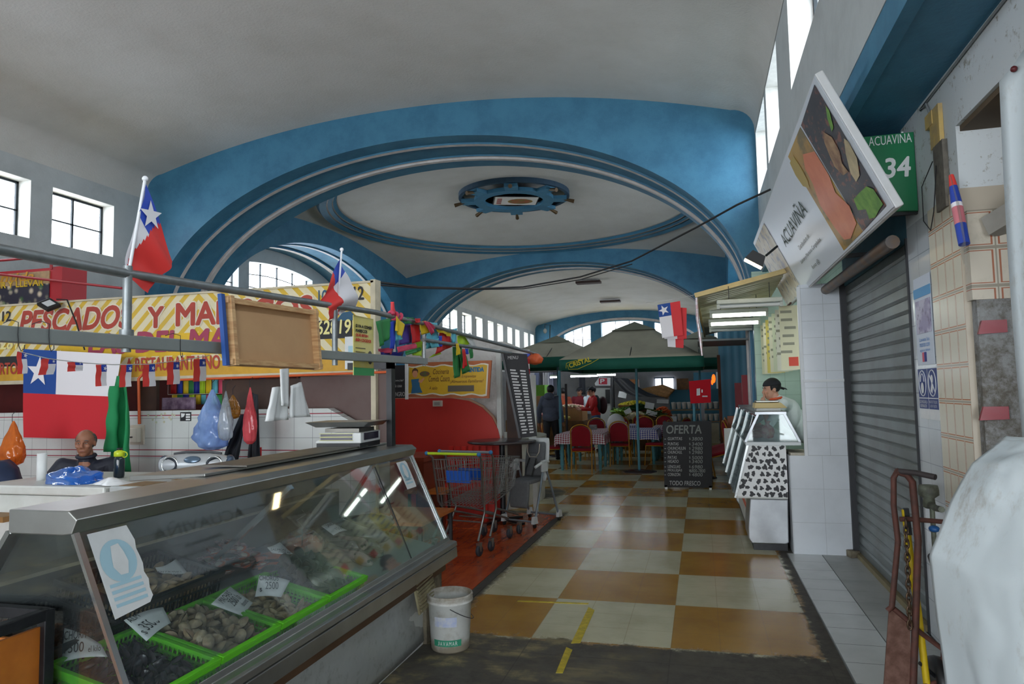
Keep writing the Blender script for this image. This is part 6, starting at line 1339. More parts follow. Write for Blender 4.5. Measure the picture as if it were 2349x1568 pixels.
bn = thing('red_bench', 'red slatted bench under the round bar table', 'bench', (-2.6, 8.35, .0)); rbn = mat('bright_red_slats', (206, 40, 30), .5)
mb = MB()
for i in range(7): mb.b2(-3.25+.09*i, -3.19+.09*i, 8.80, 8.83, .42, .92)
mb.build('back_slats', rbn, bn); MB().b2(-3.28, -2.6, 8.45, 8.8, .40, .44).build('seat', rbn, bn)
for x in (-3.25, -2.68): MB().b2(x, x+.05, 8.48, 8.53, .012, .40).build('leg', rbn, bn)
# grey-white tarpaulin backdrop
tp = Sh('creased_grey_tarpaulin', .6); n_ = tp.noise(2.5, 6, .7); tp.col(tp.mix(n_.step(.4, .7), (198, 196, 192), (160, 156, 150))); tp.bump(n_, .5, .05); tp = tp.m
tl, tr = at(930, 790, Y=9.25), at(1150, 800, Y=9.25); bl, br = at(930, 960, Y=9.25), at(1160, 1040, Y=9.25)
top(MB().grid(lambda u, v: tl*(1-u)*(1-v)+tr*u*(1-v)+br*u*v+bl*(1-u)*v+V(0, .03*math.sin(u*9+v*3), 0), 24, 12), 'tarpaulin', tp, 'creased grey-white tarpaulin hung behind the yellow painted board', 'tarpaulin', solid=.004)
tl, tr = at(1060, 765, Y=9.5), at(1215, 800, Y=9.5); bl, br = at(1060, 830, Y=9.5), at(1215, 830, Y=9.5)
top(MB().grid(lambda u, v: tl*(1-u)*(1-v)+tr*u*(1-v)+br*u*v+bl*(1-u)*v+V(0, .03*math.sin(u*9+v*3), .02*math.sin(u*12)), 20, 8), 'tarpaulin', tp, 'grey plastic sheeting draped over the upper pipe beside the windows', 'tarpaulin', solid=.004)
YY = 8.5
yb_ = thing('painted_board', 'yellow painted board reading Cocineria Insentida with a waitress, in an orange wooden frame', 'sign', (at(1030, 912, Y=YY).x, YY, at(1030, 912, Y=YY).z))
q = [at(x, y, Y=YY) for x, y in ((931, 832), (1127, 826), (1121, 913), (931, 910))]
MB().prism(q, (0, .04, 0)).build('wooden_frame', mat('orange_frame_wood', (186, 104, 60), .6, var=.5), yb_)
def wav(x0, x1, y0, y1, k=22, amp=2.0): return [(x0+(x1-x0)*i/k, y0+(y1-y0)*i/k+amp*math.sin(i*1.15)) for i in range(k+1)]
def pxpoly(px, Y, l): return [at(*p, Y=Y)+V(0, -l, 0) for p in px]
e = wav(936, 1121, 839, 834)+wav(1117, 934, 907, 905); Pq = pxpoly(e, YY, .004); MB().add(Pq, [tuple(range(len(Pq)))[::-1]]).build('white_border', mat('cream_border', (220, 214, 196), .6), yb_)
e = wav(939, 1118, 842, 837)+wav(1114, 937, 903, 902); Pq = pxpoly(e, YY, .007); MB().add(Pq, [tuple(range(len(Pq)))[::-1]]).build('yellow_field', mat('board_yellow', (216, 172, 36), .5, var=.3), yb_)
brn = mat('brown_script_paint', (90, 56, 36), .6)
for a_ in (('Cocineria', (994, 858), (1030, 855), 846), ('Comida Casera', (984, 875), (1032, 867), 862), ('Ricas Empanitas', (1040, 868), (1093, 866), 860), ('¡Almuerzos Familiares!', (1034, 880), (1110, 878), 871), ('A solo', (985, 893), (1004, 892), 886)): ptb(yb_, 'script_lettering', brn, *a_, YY, 0, .3, .011, 0)
mb = MB(); pt(mb, 'INSENTIDA', (1062, 853), (1110, 851), 843, YY, 0, 0, .011, .005); mb.build('blue_lettering', mat('board_blue', (40, 110, 150), .6), yb_)
MB().add(pxpoly([(1028, 898), (1028, 884), (1088, 883), (1088, 897)], YY, .011), [(0, 3, 2, 1)]).build('blank_panel', mat('grey_brown_block', (92, 84, 74), .6), yb_)
skin_p = mat('painted_skin', (214, 150, 110), .6); dress = mat('painted_dress_blue', (40, 100, 140), .6)
Pq = pxpoly([(944, 870), (962, 868), (964, 886), (970, 900), (944, 902), (946, 886)], YY, .012); MB().add(Pq, [tuple(range(6))[::-1]]).build('waitress_dress', dress, yb_)
mb = MB(); c_ = at(953, 857, Y=YY); mb.add([c_+V(.036*math.cos(a), -.014, .05*math.sin(a)) for a in [2*PI*i/14 for i in range(14)]], [tuple(range(14))]); Pq = pxpoly([(962, 870), (966, 872), (972, 866), (975, 868), (968, 878), (961, 876)], YY, .0135); mb.add(Pq, [tuple(range(6))[::-1]]); mb.build('waitress_skin', skin_p, yb_)
Pq = pxpoly([(946, 857), (947, 848), (953, 843), (960, 848), (960, 856), (957, 850), (950, 850)], YY, .016); MB().add(Pq, [tuple(range(7))[::-1]]).build('waitress_hair', brn, yb_)
mb = MB(); c_ = at(975, 857, Y=YY); mb.add([c_+V(.07*math.cos(a), -.014, .035*math.sin(a)) for a in [2*PI*i/14 for i in range(14)]], [tuple(range(14))]); mb.build('food_plate', mat('painted_food', (120, 60, 50), .6, var=1, vs=40, c2=(60, 110, 60)), yb_)
# blackboard strip CONGRIO beside it
a, b = at(897, 838, Y=8.4), at(930, 912, Y=8.4); cb = thing('chalkboard', 'narrow chalkboard reading CONGRIO left of the yellow board', 'chalkboard', ((a.x+b.x)/2, 8.4, b.z)); chalkb = mat('chalkboard_black', (36, 36, 40), .7, var=.4); chalk = mat('white_chalk', (190, 190, 190), .9)
MB().b2(a.x-.03, b.x, 8.4, 8.43, b.z, a.z).build('board', chalkb, cb); MB().b2(b.x, b.x+.03, 8.39, 8.43, b.z-.02, a.z+.05).build('white_post', paper, cb)
mb = MB(); pt(mb, 'CONGRIO', (897, 909), (929, 908), 899, 8.4, 0, 0, .006, 0); pt(mb, 'especial', (898, 876), (926, 875), 870, 8.4, 0, .2, .006, 0); pt(mb, 'de la casa', (898, 888), (922, 887), 881, 8.4, 0, .2, .006, 0); mb.build('chalk_writing', chalk, cb)
# yellow hanging health banner on the pipe
a, b = at(810, 722, X=XF-.03), at(856, 862, X=XF-.03)
bn2 = thing('hanging_banner', 'yellow banner about cooking shellfish hanging from the upper pipe by the sign end', 'banner', (XF-.03, (a.y+b.y)/2, b.z)); bx0, bx1 = a.y, at(856, 740, X=XF-.03).y; zt_ = a.z; zb_ = at(812, 860, X=XF-.03).z
MB().b2(XF-.032, XF-.028, bx0, bx1, zb_, zt_).build('sheet', mat('pale_yellow_print_sheet', (226, 210, 104), .5, var=.4, vs=4, c2=(226, 226, 206)), bn2); MB().b2(XF-.027, XF-.024, bx0, bx1, zb_, zb_+.05).build('green_footer', mat('green_print', (60, 150, 90), .5), bn2)
mb = MB(); L_ = bx1-bx0
for k, (s_, wv_) in enumerate((('SI VA A COMER', .8), ('MARISCOS', .55))): mb.text(s_, (XF-.024, bx0+.02, zt_-.075-.03*k), (0, 1, 0), (0, 0, 1), L_*wv_, .018, 0, .003, 0, False, 0, .0016)
mb.build('black_lettering', ink, bn2); mb = MB()
for k, (s_, wv_) in enumerate((('QUE ESTEN', .6), ('BIEN COCIDOS', .75))): mb.text(s_, (XF-.024, bx0+.02, zt_-.135-.03*k), (0, 1, 0), (0, 0, 1), L_*wv_, .018, 0, .003, 0, False, 0, .0016)
mb.build('red_lettering', mat('print_red', (200, 50, 44), .6), bn2)
mb = MB()
for k in range(4): mb.b2(XF-.024, XF-.0235, bx0+.02, bx0+L_*.55, zb_+.10+.025*k, zb_+.104+.025*k)
mb.ball((XF-.024, bx1-.06, zb_+.12), (.002, .035, .045), 12, 8); mb.build('small_print', mat('grey_print', (96, 90, 84), .6), bn2)
a, b = at(790, 772, Y=6.05), at(820, 845, Y=6.05); ps = thing('notice', 'white notice sheet with a blue figure pinned at the right end of the striped sign', 'notice', ((a.x+b.x)/2, 6.05, b.z)); MB().b2(a.x, b.x, 6.06, 6.065, b.z, a.z).build('sheet', paper, ps); MB().box(((a.x+b.x)/2, 6.055, (a.z+b.z)/2+.02), (.06, .003, .09)).build('blue_figure', pale_blue, ps)
# ---- coloured bunting on the pipes
cols = dict(g=(46, 132, 70), b=(40, 72, 190), y=(228, 196, 36), c=(96, 186, 206), v=(70, 50, 140), r=(206, 34, 38), p=(216, 70, 104), l=(176, 214, 40), w=(222, 226, 226), k=(28, 40, 140))
cm_ = {k: mat('bunting_cloth_'+k, v, .6, var=.25, vs=9) for k, v in cols.items()}; names = dict(g='green', b='blue', y='yellow', c='sky blue', v='violet', r='red', p='pink', l='lime', w='white', k='navy')
BT = [('g', (862, 737), (897, 728), (893, 775), (872, 795), .02), ('p', (866, 800), (905, 796), (900, 812), (868, 806), -.08), ('b', (896, 738), (908, 735), (905, 800), (896, 798), .03), ('c', (905, 735), (918, 745), (922, 778), (905, 782), .0), ('y', (908, 724), (928, 745), (922, 774), (907, 758), .05), ('v', (920, 745), (945, 742), (945, 785), (912, 792), -.03), ('g', (921, 727), (948, 728), (950, 742), (930, 742), .03), ('r', (942, 745), (960, 740), (963, 783), (947, 787), .0), ('r', (950, 730), (965, 730), (962, 740), (952, 740), .05), ('y', (962, 738), (978, 735), (988, 762), (966, 768), .03),
      ('p', (972, 736), (984, 738), (998, 752), (992, 768), .06), ('c', (978, 738), (1002, 740), (1008, 795), (978, 800), -.02), ('l', (952, 780), (975, 778), (968, 818), (942, 812), -.04), ('g', (930, 805), (965, 796), (966, 804), (932, 815), -.02), ('p', (912, 795), (952, 787), (955, 798), (914, 808), -.01), ('k', (872, 808), (926, 806), (924, 818), (874, 816), -.09), ('c', (985, 780), (1008, 775), (1010, 795), (988, 798), .02), ('y', (1000, 752), (1030, 755), (1034, 772), (1005, 760), .02), ('r', (1010, 760), (1030, 757), (1036, 795), (1000, 812), .0), ('b', (1005, 770), (1014, 770), (1012, 795), (1006, 794), .01),
      ('c', (1036, 755), (1050, 752), (1046, 785), (1036, 786), .02), ('l', (1050, 770), (1070, 765), (1076, 790), (1052, 792), .0), ('w', (1066, 770), (1078, 762), (1092, 795), (1084, 800), .01), ('y', (1045, 788), (1052, 787), (1056, 812), (1046, 815), .04), ('g', (1038, 795), (1060, 795), (1056, 862), (1042, 868), .0), ('g', (1052, 800), (1062, 800), (1079, 850), (1062, 858), .02), ('r', (1060, 800), (1066, 800), (1070, 838), (1062, 845), .05), ('b', (1066, 798), (1076, 800), (1074, 812), (1068, 812), .02), ('g', (1076, 800), (1084, 800), (1085, 820), (1080, 822), .02), ('l', (995, 812), (1010, 805), (1010, 812), (985, 820), -.05),
      ('l', (868, 816), (905, 822), (905, 828), (868, 828), -.1), ('v', (880, 826), (902, 826), (900, 845), (882, 845), -.1)]
seenb = {}
for i, (c_, a, b, d, e, dx) in enumerate(BT):
    X_ = XF-.02+dx; mbx = hang_sheet([at(*p, X=X_) for p in (a, b, d, e)], 10, 8, .010, seed=i*1.7, axis=(1, 0, .2)); seenb[c_] = seenb.get(c_, 0)+1
    pos = ('nearest the striped sign' if i < 8 else 'in the dense middle cluster' if i < 18 else 'on the lower pipe by the chalkboard'); o = top(mbx, 'bunting_flag', cm_[c_], '%s cloth bunting piece %s, at its %s side' % (names[c_], pos, ('left', 'right', 'upper', 'lower')[(seenb[c_]+i) % 4]), 'bunting', 'coloured bunting on the pipes', solid=.002)
a = at(905, 718, X=XF); kb = thing('knotted_cloth', 'pink and red cloth knotted around the upper pipe, its end sticking up', 'cloth', (XF, a.y, a.z)); MB().tube([(XF+.025*math.cos(q), a.y-.08+.012*q, a.z-.02+.025*math.sin(q)) for q in [i*.6 for i in range(24)]], .012, 6).build('knot', cm_['p'], kb); MB().grid(lambda u, v: at(896+16*u*(1-v*.6), 722-30*v, X=XF)+V(.02*math.sin(u*6), 0, 0), 6, 8).build('raised_end', mat('salmon_red_cloth', (214, 60, 66), .6), kb, solid=.002)
# papel picado behind the stall window
for i in range(26):
    px = 392+i*13.5 if i < 16 else 395+(i-16)*13; py = 868 if i < 16 else 905; c_ = 'rgylpbkcgrylpb'[(i*5) % 14]
    a, b = at(px, py, Y=6.7), at(px+12.5, py+(34 if i < 16 else 22), Y=6.7)
    if px > 500: a, b = at(px, 855, Y=6.35), at(px+12.5, 868, Y=6.35)
    z0_ = b.z; o = top(MB().grid(lambda u, v: (a.x+(b.x-a.x)*u, a.y+.01*math.sin(u*6+i), a.z+(z0_-a.z)*v), 3, 3), 'paper_banner', cm_[c_], '%s paper banner in the stall window below the striped sign, %s' % (names[c_], 'upper row' if i < 16 else 'lower row'), 'paper banner', 'paper banners in the stall window', solid=.001)
for y_, py, x0_, x1_, lab in ((6.7, 867, 385, 505, 'string of the upper row of paper banners behind the stall window'), (6.35, 854.5, 498, 612, 'string of the paper banners above the brown board'), (6.7, 904.5, 385, 530, 'string of the lower row of paper banners behind the stall window')):
    a, b = at(x0_, py, Y=y_), at(x1_, py, Y=y_); top(MB().tube([a, (b.x, y_, a.z)], .003, 4).tube([a, (a.x, y_, 2.0)], .002, 4).tube([(b.x, y_, a.z), (b.x, y_, 2.0)], .002, 4), 'banner_string', MATS['white_string'], lab, 'string')

# ---- tall leaning chalkboard, posts, half round counter
tcb = thing('chalkboard', 'tall narrow chalkboard menu leaning beside the high chair', 'chalkboard', (-2.1, 8.3, .98)); q = [at(x, y, Y=8.3) for x, y in ((1152, 806), (1208, 812), (1231, 1000), (1193, 1004))]
MB().prism(q, (0, .02, 0)).build('board', chalkb, tcb); MB().bar(q[0], q[3], .03, .035, 0, (0, 1, 0)).build('side_frame', black_metal, tcb); mb = MB()
tcb['label'] = 'tall narrow chalkboard menu leaning over the half-round counter'
for k in range(22):
    t0 = .22+k*.035; a = q[0].lerp(q[3], t0); b = q[1].lerp(q[2], t0); w1, w2 = .25+.1*(k % 3)*.5, .62
    for s0, s1 in ((.18, .18+w1), (w2, w2+.24)): p0, p1 = a.lerp(b, s0), a.lerp(b, s1); mb.add([p0+V(0, -.003, 0), p1+V(0, -.003, 0), p1+V(0, -.003, .018), p0+V(0, -.003, .018)], [(0, 1, 2, 3)])
o = mb.build('chalk_writing', chalk, tcb); mb = MB(); a = q[0].lerp(q[1], .2)+V(0, 0, -.09); mb.text('MENU', a+V(.01, 0, 0), (1, 0, 0), (0, 0, 1), .13, .04, 0, .004); mb.build('heading', chalk, tcb)
for px, y0, y1, m_, lab in ((1142, 800, 1010, white_enamel, 'white post left of the tall chalkboard'), (1222, 860, 985, white_enamel, 'white post right of the tall chalkboard')):
    a, b = at(px, y0, Y=9.0), at(px, y1, Y=9.0); top(MB().b2(a.x-.03, a.x+.03, 9.0, 9.05, 0, a.z), 'post', m_, lab, 'post')
a, b = at(1160, 825, Y=9.1), at(1195, 1000, Y=9.1); top(MB().b2(a.x, b.x, 9.1, 9.14, .3, a.z), 'timber_board', dkb, 'dark brown timber panel behind the tall chalkboard', 'board')
a = at(1185, 815, Y=8.9); top(MB().b2(a.x, a.x+.18, 8.9, 9.0, a.z-.06, a.z+.02), 'blue_bag', mat('blue_tarp_roll', (50, 80, 190), .5), 'rolled blue plastic tied above the tall chalkboard', 'bag'); top(crinkle([(.01, -.1), (.05, -.08), (.06, -.02), (.03, .04), (.01, .05)], (a.x+.25, 8.9, a.z-.03), 20, .2, 4, 1.6), 'orange_bags', mat('orange_bag', (214, 96, 50), .5), 'orange plastic tied at the pipe end beside the rolled blue plastic', 'bag')
cloth([(1208, 822), (1214, 822), (1216, 882), (1206, 880)], 8.85, frd, 'ribbon', 'red and white ribbon hanging by the tall chalkboard', 'ribbon', .01, 6, 10, mats=[frd, fw], mf=lambda u, v: int(v*5) % 2)
hc = thing('half_round_counter', 'curved white tiled counter with a grey top, behind the high chair', 'counter', (-2.7, 10.4, 0)); pr_ = []
for i in range(13): a = -PI/2+PI*i/12; pr_.append((-2.85+.50*math.cos(a), 10.35+1.05*math.sin(a)))
pr_ = [(-3.9, 9.3)]+pr_+[(-3.9, 11.45)]
MB().prism([(x, y, 0) for x, y in pr_], (0, 0, .90)).build('body', mat('off_white_counter_tiles', (206, 202, 190), .35, var=.7, vs=4), hc); MB().prism([(-2.9+(x+2.9)*1.08, 10.3+(y-10.3)*1.05, .90) for x, y in pr_], (0, 0, .05)).build('worktop', mat('worn_grey_top', (170, 166, 150), .35, var=.4), hc)
# ---- shopping carts
wire = mat('cart_chrome_wire', (150, 152, 150), .35, .85, var=.4, vs=30)
def cart(x, y, label, hcol):
    t = thing('shopping_cart', label, 'shopping cart', (x, y, .012), R(-11), 'nested shopping carts'); W0, W1 = .285, .20; zb0, zb1 = .46, .56; zt0, zt1 = .93, .88; L = .82
    def bp(u, v, s_): # u along length, v height 0..1, s side
        wv = (W0+(W1-W0)*u)*(1 if v > .5 else .93); return V(s_*(W0+(W1-W0)*u)*(.86+.14*v), .02+L*u-(.10*(1-v)*(u > .5)*(u-.5)*2)+.06*(1-v)*(1-u), (zb0+(zb1-zb0)*u)*(1-v)+(zt0+(zt1-zt0)*u)*v)
    for s_ in (-1, 1):
        mb = MB()
        for i in range(19): u = i/18; mb.tube([bp(u, 0, s_), bp(u, 1, s_)], .0026, 4)
        for v in (0, .25, .55, .8, 1): mb.tube([bp(i/4, v, s_) for i in range(5)], .0035 if v in (0, 1) else .0028, 5)
        mb.build('side_basket', wire, t, True)
    mb = MB()
    for i in range(13): s_ = -1+i/6; mb.tube([bp(1, 0, s_), bp(1, 1, s_)], .0026, 4)
    for v in (0, .25, .55, .8, 1): mb.tube([bp(1, v, -1), bp(1, v, 1)], .003, 5)
    mb.build('end_basket', wire, t, True); mb = MB()
    for i in range(13): s_ = -1+i/6; mb.tube([bp(0, 0, s_), bp(0, 1, s_)], .0026, 4)
    for v in (0, .25, .55, .8, 1): mb.tube([bp(0, v, -1), bp(0, v, 1)], .003, 5)
    mb.build('end_basket', wire, t, True)
    mb = MB()
    for i in range(13): s_ = -1+i/6; mb.tube([bp(0, 0, s_), bp(1, 0, s_)], .0026, 4)
    for i in range(9): mb.tube([bp(i/8, 0, -1), bp(i/8, 0, 1)], .0026, 4)
    mb.build('basket_floor', wire, t, True)
    MB().cyl((-.29, -.06, 1.0), (.29, -.06, 1.0), .014, 10).build('handle', hcol, t, True)
    for s_ in (-1, 1):
        MB().ball((s_*.305, -.06, 1.0), (.022, .024, .022), 12, 8).build('handle_cap', mat('teal_blue_cap', (40, 110, 160), .4), t, True)
        MB().tube([(s_*.30, -.06, 1.0), (s_*.285, .02, .95), (s_*.27, .10, .50), (s_*.24, .16, .40), (s_*.26, -.02, .15)], .012, 8).build('frame_tube', wire, t, True)
        MB().tube([(s_*.24, .16, .40), (s_*.20, .45, .33), (s_*.16, .85, .22)], .012, 8).build('frame_tube', wire, t, True)
        for (wx, wy) in ((s_*.26, 0), (s_*.16, .88)):
            M_ = Matrix.Translation((wx, wy, .055)) @ Euler((0, R(90), 0)).to_matrix().to_4x4(); o = MB().lathe([(.02, -.014), (.05, -.016), (.056, -.008), (.056, .008), (.05, .016), (.02, .014)], (0, 0, 0), 20, 0, True, M_).build('wheel', mat('grey_black_rubber', (44, 48, 56), .6), t, True)
            MB().prism([(wx-.02, wy-.03, .13), (wx-.02, wy+.03, .13), (wx-.02, wy+.01, .045), (wx-.02, wy-.01, .045)], (.04, 0, 0)).build('fork', steel, o, True)
    MB().b2(-.14, .14, -.012+.06, .0+.06, .70, .82).build('advert_panel', mat('cart_blue_panel', (20, 84, 180), .45), t, True)
    MB().tube([(-.2, .15, .30), (.2, .15, .30)], .008, 6).build('cross_bar', wire, t, True)
    return t
cart(-2.42, 6.74, 'near shopping cart with a lime green handle and blue panel', mat('lime_handle', (176, 204, 40), .4)); c2 = cart(-2.37, 6.98, 'far nested shopping cart with a grey handle, pushed into the near one', mat('grey_handle', (120, 126, 132), .4))
# ---- round bar table, bench, tall wooden table
t = thing('bar_table', 'tall round dark bar table on a cross foot behind the carts', 'table', (-2.43, 8.5, .012)); dkt = mat('dark_laminate', (58, 50, 52), .25, var=.4)
MB().lathe([(0, .975), (.42, .975), (.435, .985), (.435, 1.0), (.42, 1.008), (0, 1.008)], (0, 0, 0), 40).build('table_top', dkt, t, True); MB().cyl((0, 0, .03), (0, 0, .975), .035, 14).build('column', black_metal, t, True)
for k in range(4): a = PI/4+k*PI/2+.3; MB().bar((0, 0, .04), (.34*math.cos(a), .34*math.sin(a), .012), .05, .025).build('foot', black_metal, t, True)
t = thing('bench', 'small orange-topped bench with black legs at the far end of the fish case', 'bench', (-2.75, 6.3, .012)); otop = mat('orange_varnished_top', (196, 112, 42), .3, var=.8, vs=4, c2=(160, 84, 30))
MB().b2(-.32, .32, -.42, .42, .43, .46).build('bench_top', otop, t, True, bevel=.004)
for sx in (-.29, .29):
    for sy in (-.39, .39): MB().b2(sx-.015, sx+.015, sy-.015, sy+.015, 0, .43).build('leg', black_metal, t, True)
MB().b2(-.3, .3, -.40, -.38, .40, .43).b2(-.3, .3, .38, .40, .40, .43).build('apron_bar', black_metal, t, True)
t = thing('wooden_table', 'reddish brown wooden table against the red booth wall, left of the carts', 'table', (-3.3, 7.6, .012)); rw_ = mat('reddish_wood', (128, 54, 30), .35, var=.8, vs=4, c2=(96, 36, 22))
MB().b2(-.6, .35, -.4, .35, .86, .91).build('table_top', rw_, t, True); MB().b2(.25, .33, -.36, .3, 0, .86).build('end_panel', rw_, t, True); MB().b2(-.58, -.5, -.36, .3, 0, .86).build('end_panel', rw_, t, True)
t2 = thing('bench', 'second orange bench pushed under the reddish wooden table', 'bench', (-2.98, 7.45, .012)); MB().b2(-.25, .22, -.15, .15, .50, .54).build('bench_top', otop, t2, True)
for sx in (-.2, .18):
    for sy in (-.12, .12): MB().b2(sx-.014, sx+.014, sy-.014, sy+.014, 0, .50).build('leg', black_metal, t2, True)
# ---- high chair
t = thing('high_chair', 'grey folding baby high chair with white frame, beside the nested carts', 'high chair', (-2.06, 8.5, .012), R(-20)); gf = mat('grey_padded_fabric', (96, 98, 100), .85, var=.4, vs=30); wf_ = mat('light_grey_plastic', (186, 190, 190), .4)
def pad(nm, pts, w_, th, m): 
    mb = MB(); mb.grid(lambda u, v: (lambda p: V((u-.5)*w_*(1-.12*abs(2*v-1)**3), p.y-th*math.sin(PI*u)*.3, p.z))(Vector(pts[0]).lerp(Vector(pts[1]), v)), 12, 12); return mb.build(nm, m, t, True, solid=th, sub=1)
pad('shell', ((0, .10, .50), (0, .20, 1.03)), .34, .03, wf_); pad('backrest', ((0, .06, .56), (0, .15, .98)), .28, .05, gf); pad('seat', ((0, -.22, .52), (0, .08, .54)), .29, .05, gf); pad('leg_rest', ((0, -.28, .22), (0, -.23, .54)), .27, .04, gf)
MB().tube([(-.09, .07, .96), (-.085, .055, .86), (-.05, .045, .80), (.05, .045, .80), (.085, .055, .86), (.09, .07, .96)], .005, 6).build('head_piping', mat('beige_piping', (196, 186, 168), .6), t, True); MB().box((0, -.0+.075, .90), (.14, .02, .12)).build('head_cushion', mat('dark_grey_fabric', (78, 80, 84), .85), t, True, bevel=.01)
for s_ in (-1, 1): MB().tube([(s_*.05, .05, .78), (s_*.06, -.02, .66), (s_*.05, -.06, .57)], .012, 6, flat=.4).build('strap', black_plastic, t, True)
MB().box((0, -.265, .46), (.05, .01, .04)).build('black_buckle', black_plastic, t, True)
for s_ in (-1, 1):
    MB().tube([(s_*.20, -.02, .72), (s_*.21, -.12, .45), (s_*.22, -.28, .05)], .014, 8).build('front_leg', mat('slate_grey_tube', (120, 130, 138), .4, .4), t, True); MB().tube([(s_*.20, .0, .72), (s_*.21, .12, .45), (s_*.22, .28, .05)], .014, 8).build('rear_leg', MATS['slate_grey_tube'], t, True)
    MB().box((s_*.205, -.02, .70), (.03, .12, .14)).build('joint_cover', wf_, t, True, bevel=.01); MB().tube([(s_*.18, .12, .74), (s_*.21, -.02, .76), (s_*.18, -.18, .70)], .018, 8).build('armrest', wf_, t, True)
    for y in (-.28, .28):
        MB().prism([(s_*.22-.02, y-.03, .13), (s_*.22-.02, y+.03, .13), (s_*.22-.02, y+.045, .05), (s_*.22-.02, y-.045, .05)], (.04, 0, 0)).build('foot_cover', wf_, t, True); MB().cyl((s_*.22-.012, y, .025), (s_*.22+.012, y, .025), .025, 14).build('wheel', black_plastic, t, True)
MB().tube([(-.22, -.28, .07), (.22, -.28, .07)], .012, 8).build('cross_bar', MATS['slate_grey_tube'], t, True); MB().tube([(-.22, .28, .07), (.22, .28, .07)], .012, 8).build('cross_bar', MATS['slate_grey_tube'], t, True)
# ---- bucket
t = thing('paint_bucket', 'dirty white plastic paint bucket on the floor at the end of the fish case', 'bucket', (-1.605, 4.33, 0)); bm = Sh('dirty_white_bucket', .45); n_ = bm.noise(9, 6, .7, None, False); ox = bm.opos(); low = (ox[2]*-1.0+.10).step(0, .1); hi = (ox[2]-.29).step(0, .03)
bm.col(bm.mix(((n_-.35)*1.3+low*.6+hi*.35).step(.12, .75)*.8, (214, 216, 212), (124, 108, 80))); bm = bm.m
MB().lathe([(.115, 0), (.122, .01), (.138, .29), (.148, .295), (.149, .305), (.143, .31), (.149, .318), (.143, .325), (.149, .335), (.145, .345), (.139, .345), (.135, .30), (.116, .02), (0, .02)], (0, 0, 0), 36).build('body', bm, t, True)
MB().tube([(.15*math.cos(a), .15*math.sin(a)-.0, .28-.10*math.sin((a+R(70))/R(200)*PI)) for a in [R(-70)+R(200)*i/16 for i in range(17)]], .0022, 5).build('handle', hm, t, True)
def patch(a0, a1, z0, z1, m, nm, r=.0): MB().grid(lambda u, v: ((.1235+.0555*(z0+(z1-z0)*v)+.001)*math.cos(a0+(a1-a0)*u), (.1235+.0555*(z0+(z1-z0)*v)+.001)*math.sin(a0+(a1-a0)*u), z0+(z1-z0)*v), 12, 2).build(nm, m, t, True)
a_ = R(-72); patch(a_-.75, a_+.35, .165, .225, mat('faded_blue_label', (170, 182, 216), .6, var=1, vs=30, c2=(206, 208, 210)), 'blue_label'); patch(a_-.85, a_+.6, .045, .085, mat('green_label', (50, 150, 116), .6, var=.5, vs=30), 'green_label')
mb = MB(); o_ = V(-1.605, 4.33, 0)
for i, ch_ in enumerate('JAVAMAR'):
    a = a_-.62+i*.15; c_ = V(.1275*math.cos(a), .1275*math.sin(a), .053); mb.text(ch_, c_, (-math.sin(a), math.cos(a), 0), (0, 0, 1), .014, .024, 0, .002)
mb.build('label_lettering', paper, t, True)

# ---- dining chairs
crim = mat('crimson_vinyl', (140, 14, 30), .6, var=.3, vs=8, spec=.2); gold = mat('gold_painted_tube', (176, 122, 26), .35, .5, var=.4, vs=12)
def mk_chair():
    t = thing('dining_chair', 'x', 'chair', (0, 0, 0))
    MB().box((0, .0, .455), (.42, .42, .05)).build('seat', crim, t, True, bevel=.018)
    def arch(w_, z0, z1, n=14): return [(-w_, z0)]+[(-w_, z1-w_*.75)]+[(w_*math.cos(PI-PI*i/n), z1-w_*.75+w_*.75*math.sin(PI*i/n)) for i in range(1, n)]+[(w_, z1-w_*.75), (w_, z0)]
    A_ = arch(.185, .53, .93); tilt = lambda z: -.20-.10*(z-.45)
    MB().prism([(x, tilt(z), z) for x, z in A_], (0, -.04, 0)).build('backrest', crim, t, True, bevel=.008)
    B_ = arch(.205, .46, .955); MB().tube([(x, tilt(z)-.01, z) for x, z in B_], .014, 8).build('back_frame', gold, t, True)
    MB().tube([(-.20, tilt(.55), .55), (.20, tilt(.55), .55)], .01, 6).build('back_rail', gold, t, True)
    MB().tube([(-.2, -.2, .425), (.2, -.2, .425), (.2, .2, .425), (-.2, .2, .425)], .012, 6, 0, True).build('seat_frame', gold, t, True)
    for s_ in (-1, 1): MB().tube([(s_*.20, -.2, .46), (s_*.205, -.27, 0)], .013, 7).build('leg', gold, t, True); MB().tube([(s_*.19, .2, .43), (s_*.20, .24, 0)], .013, 7).build('leg', gold, t, True)
    return t
ch0 = mk_chair()
CH = [(-2.30, 13.95, 0, 'crimson chair with gold frame, its back to us, before the red checked table'), (-1.70, 15.25, 0, 'crimson chair with gold frame, back to us, before the blue checked table'), (-2.98, 14.45, -80, 'crimson chair at the left side of the red checked table'), (-.92, 15.4, 75, 'crimson chair seen from the side, right of the blue checked table'),
      (-2.45, 16.6, 178, 'crimson chair behind the red checked tables'), (-1.95, 17.2, 175, 'crimson chair by the white bundle behind the blue table'), (-1.35, 17.3, 180, 'crimson chair behind the blue table, left of the parasol pole'), (-.95, 18.0, 170, 'crimson chair farthest back, right of the parasol pole'), (-1.55, 18.6, 180, 'crimson chair in the back row near the vegetables'),
      (.34, 12.7, 100, 'crimson chair tilted against the blue boards right of the OFERTA board'), (.40, 13.45, 100, 'second crimson chair leaning beside the OFERTA board'), (.42, 14.1, 95, 'third crimson chair in the stack beyond the OFERTA board'), (-.55, 16.6, 60, 'crimson chair at the purple covered table')]
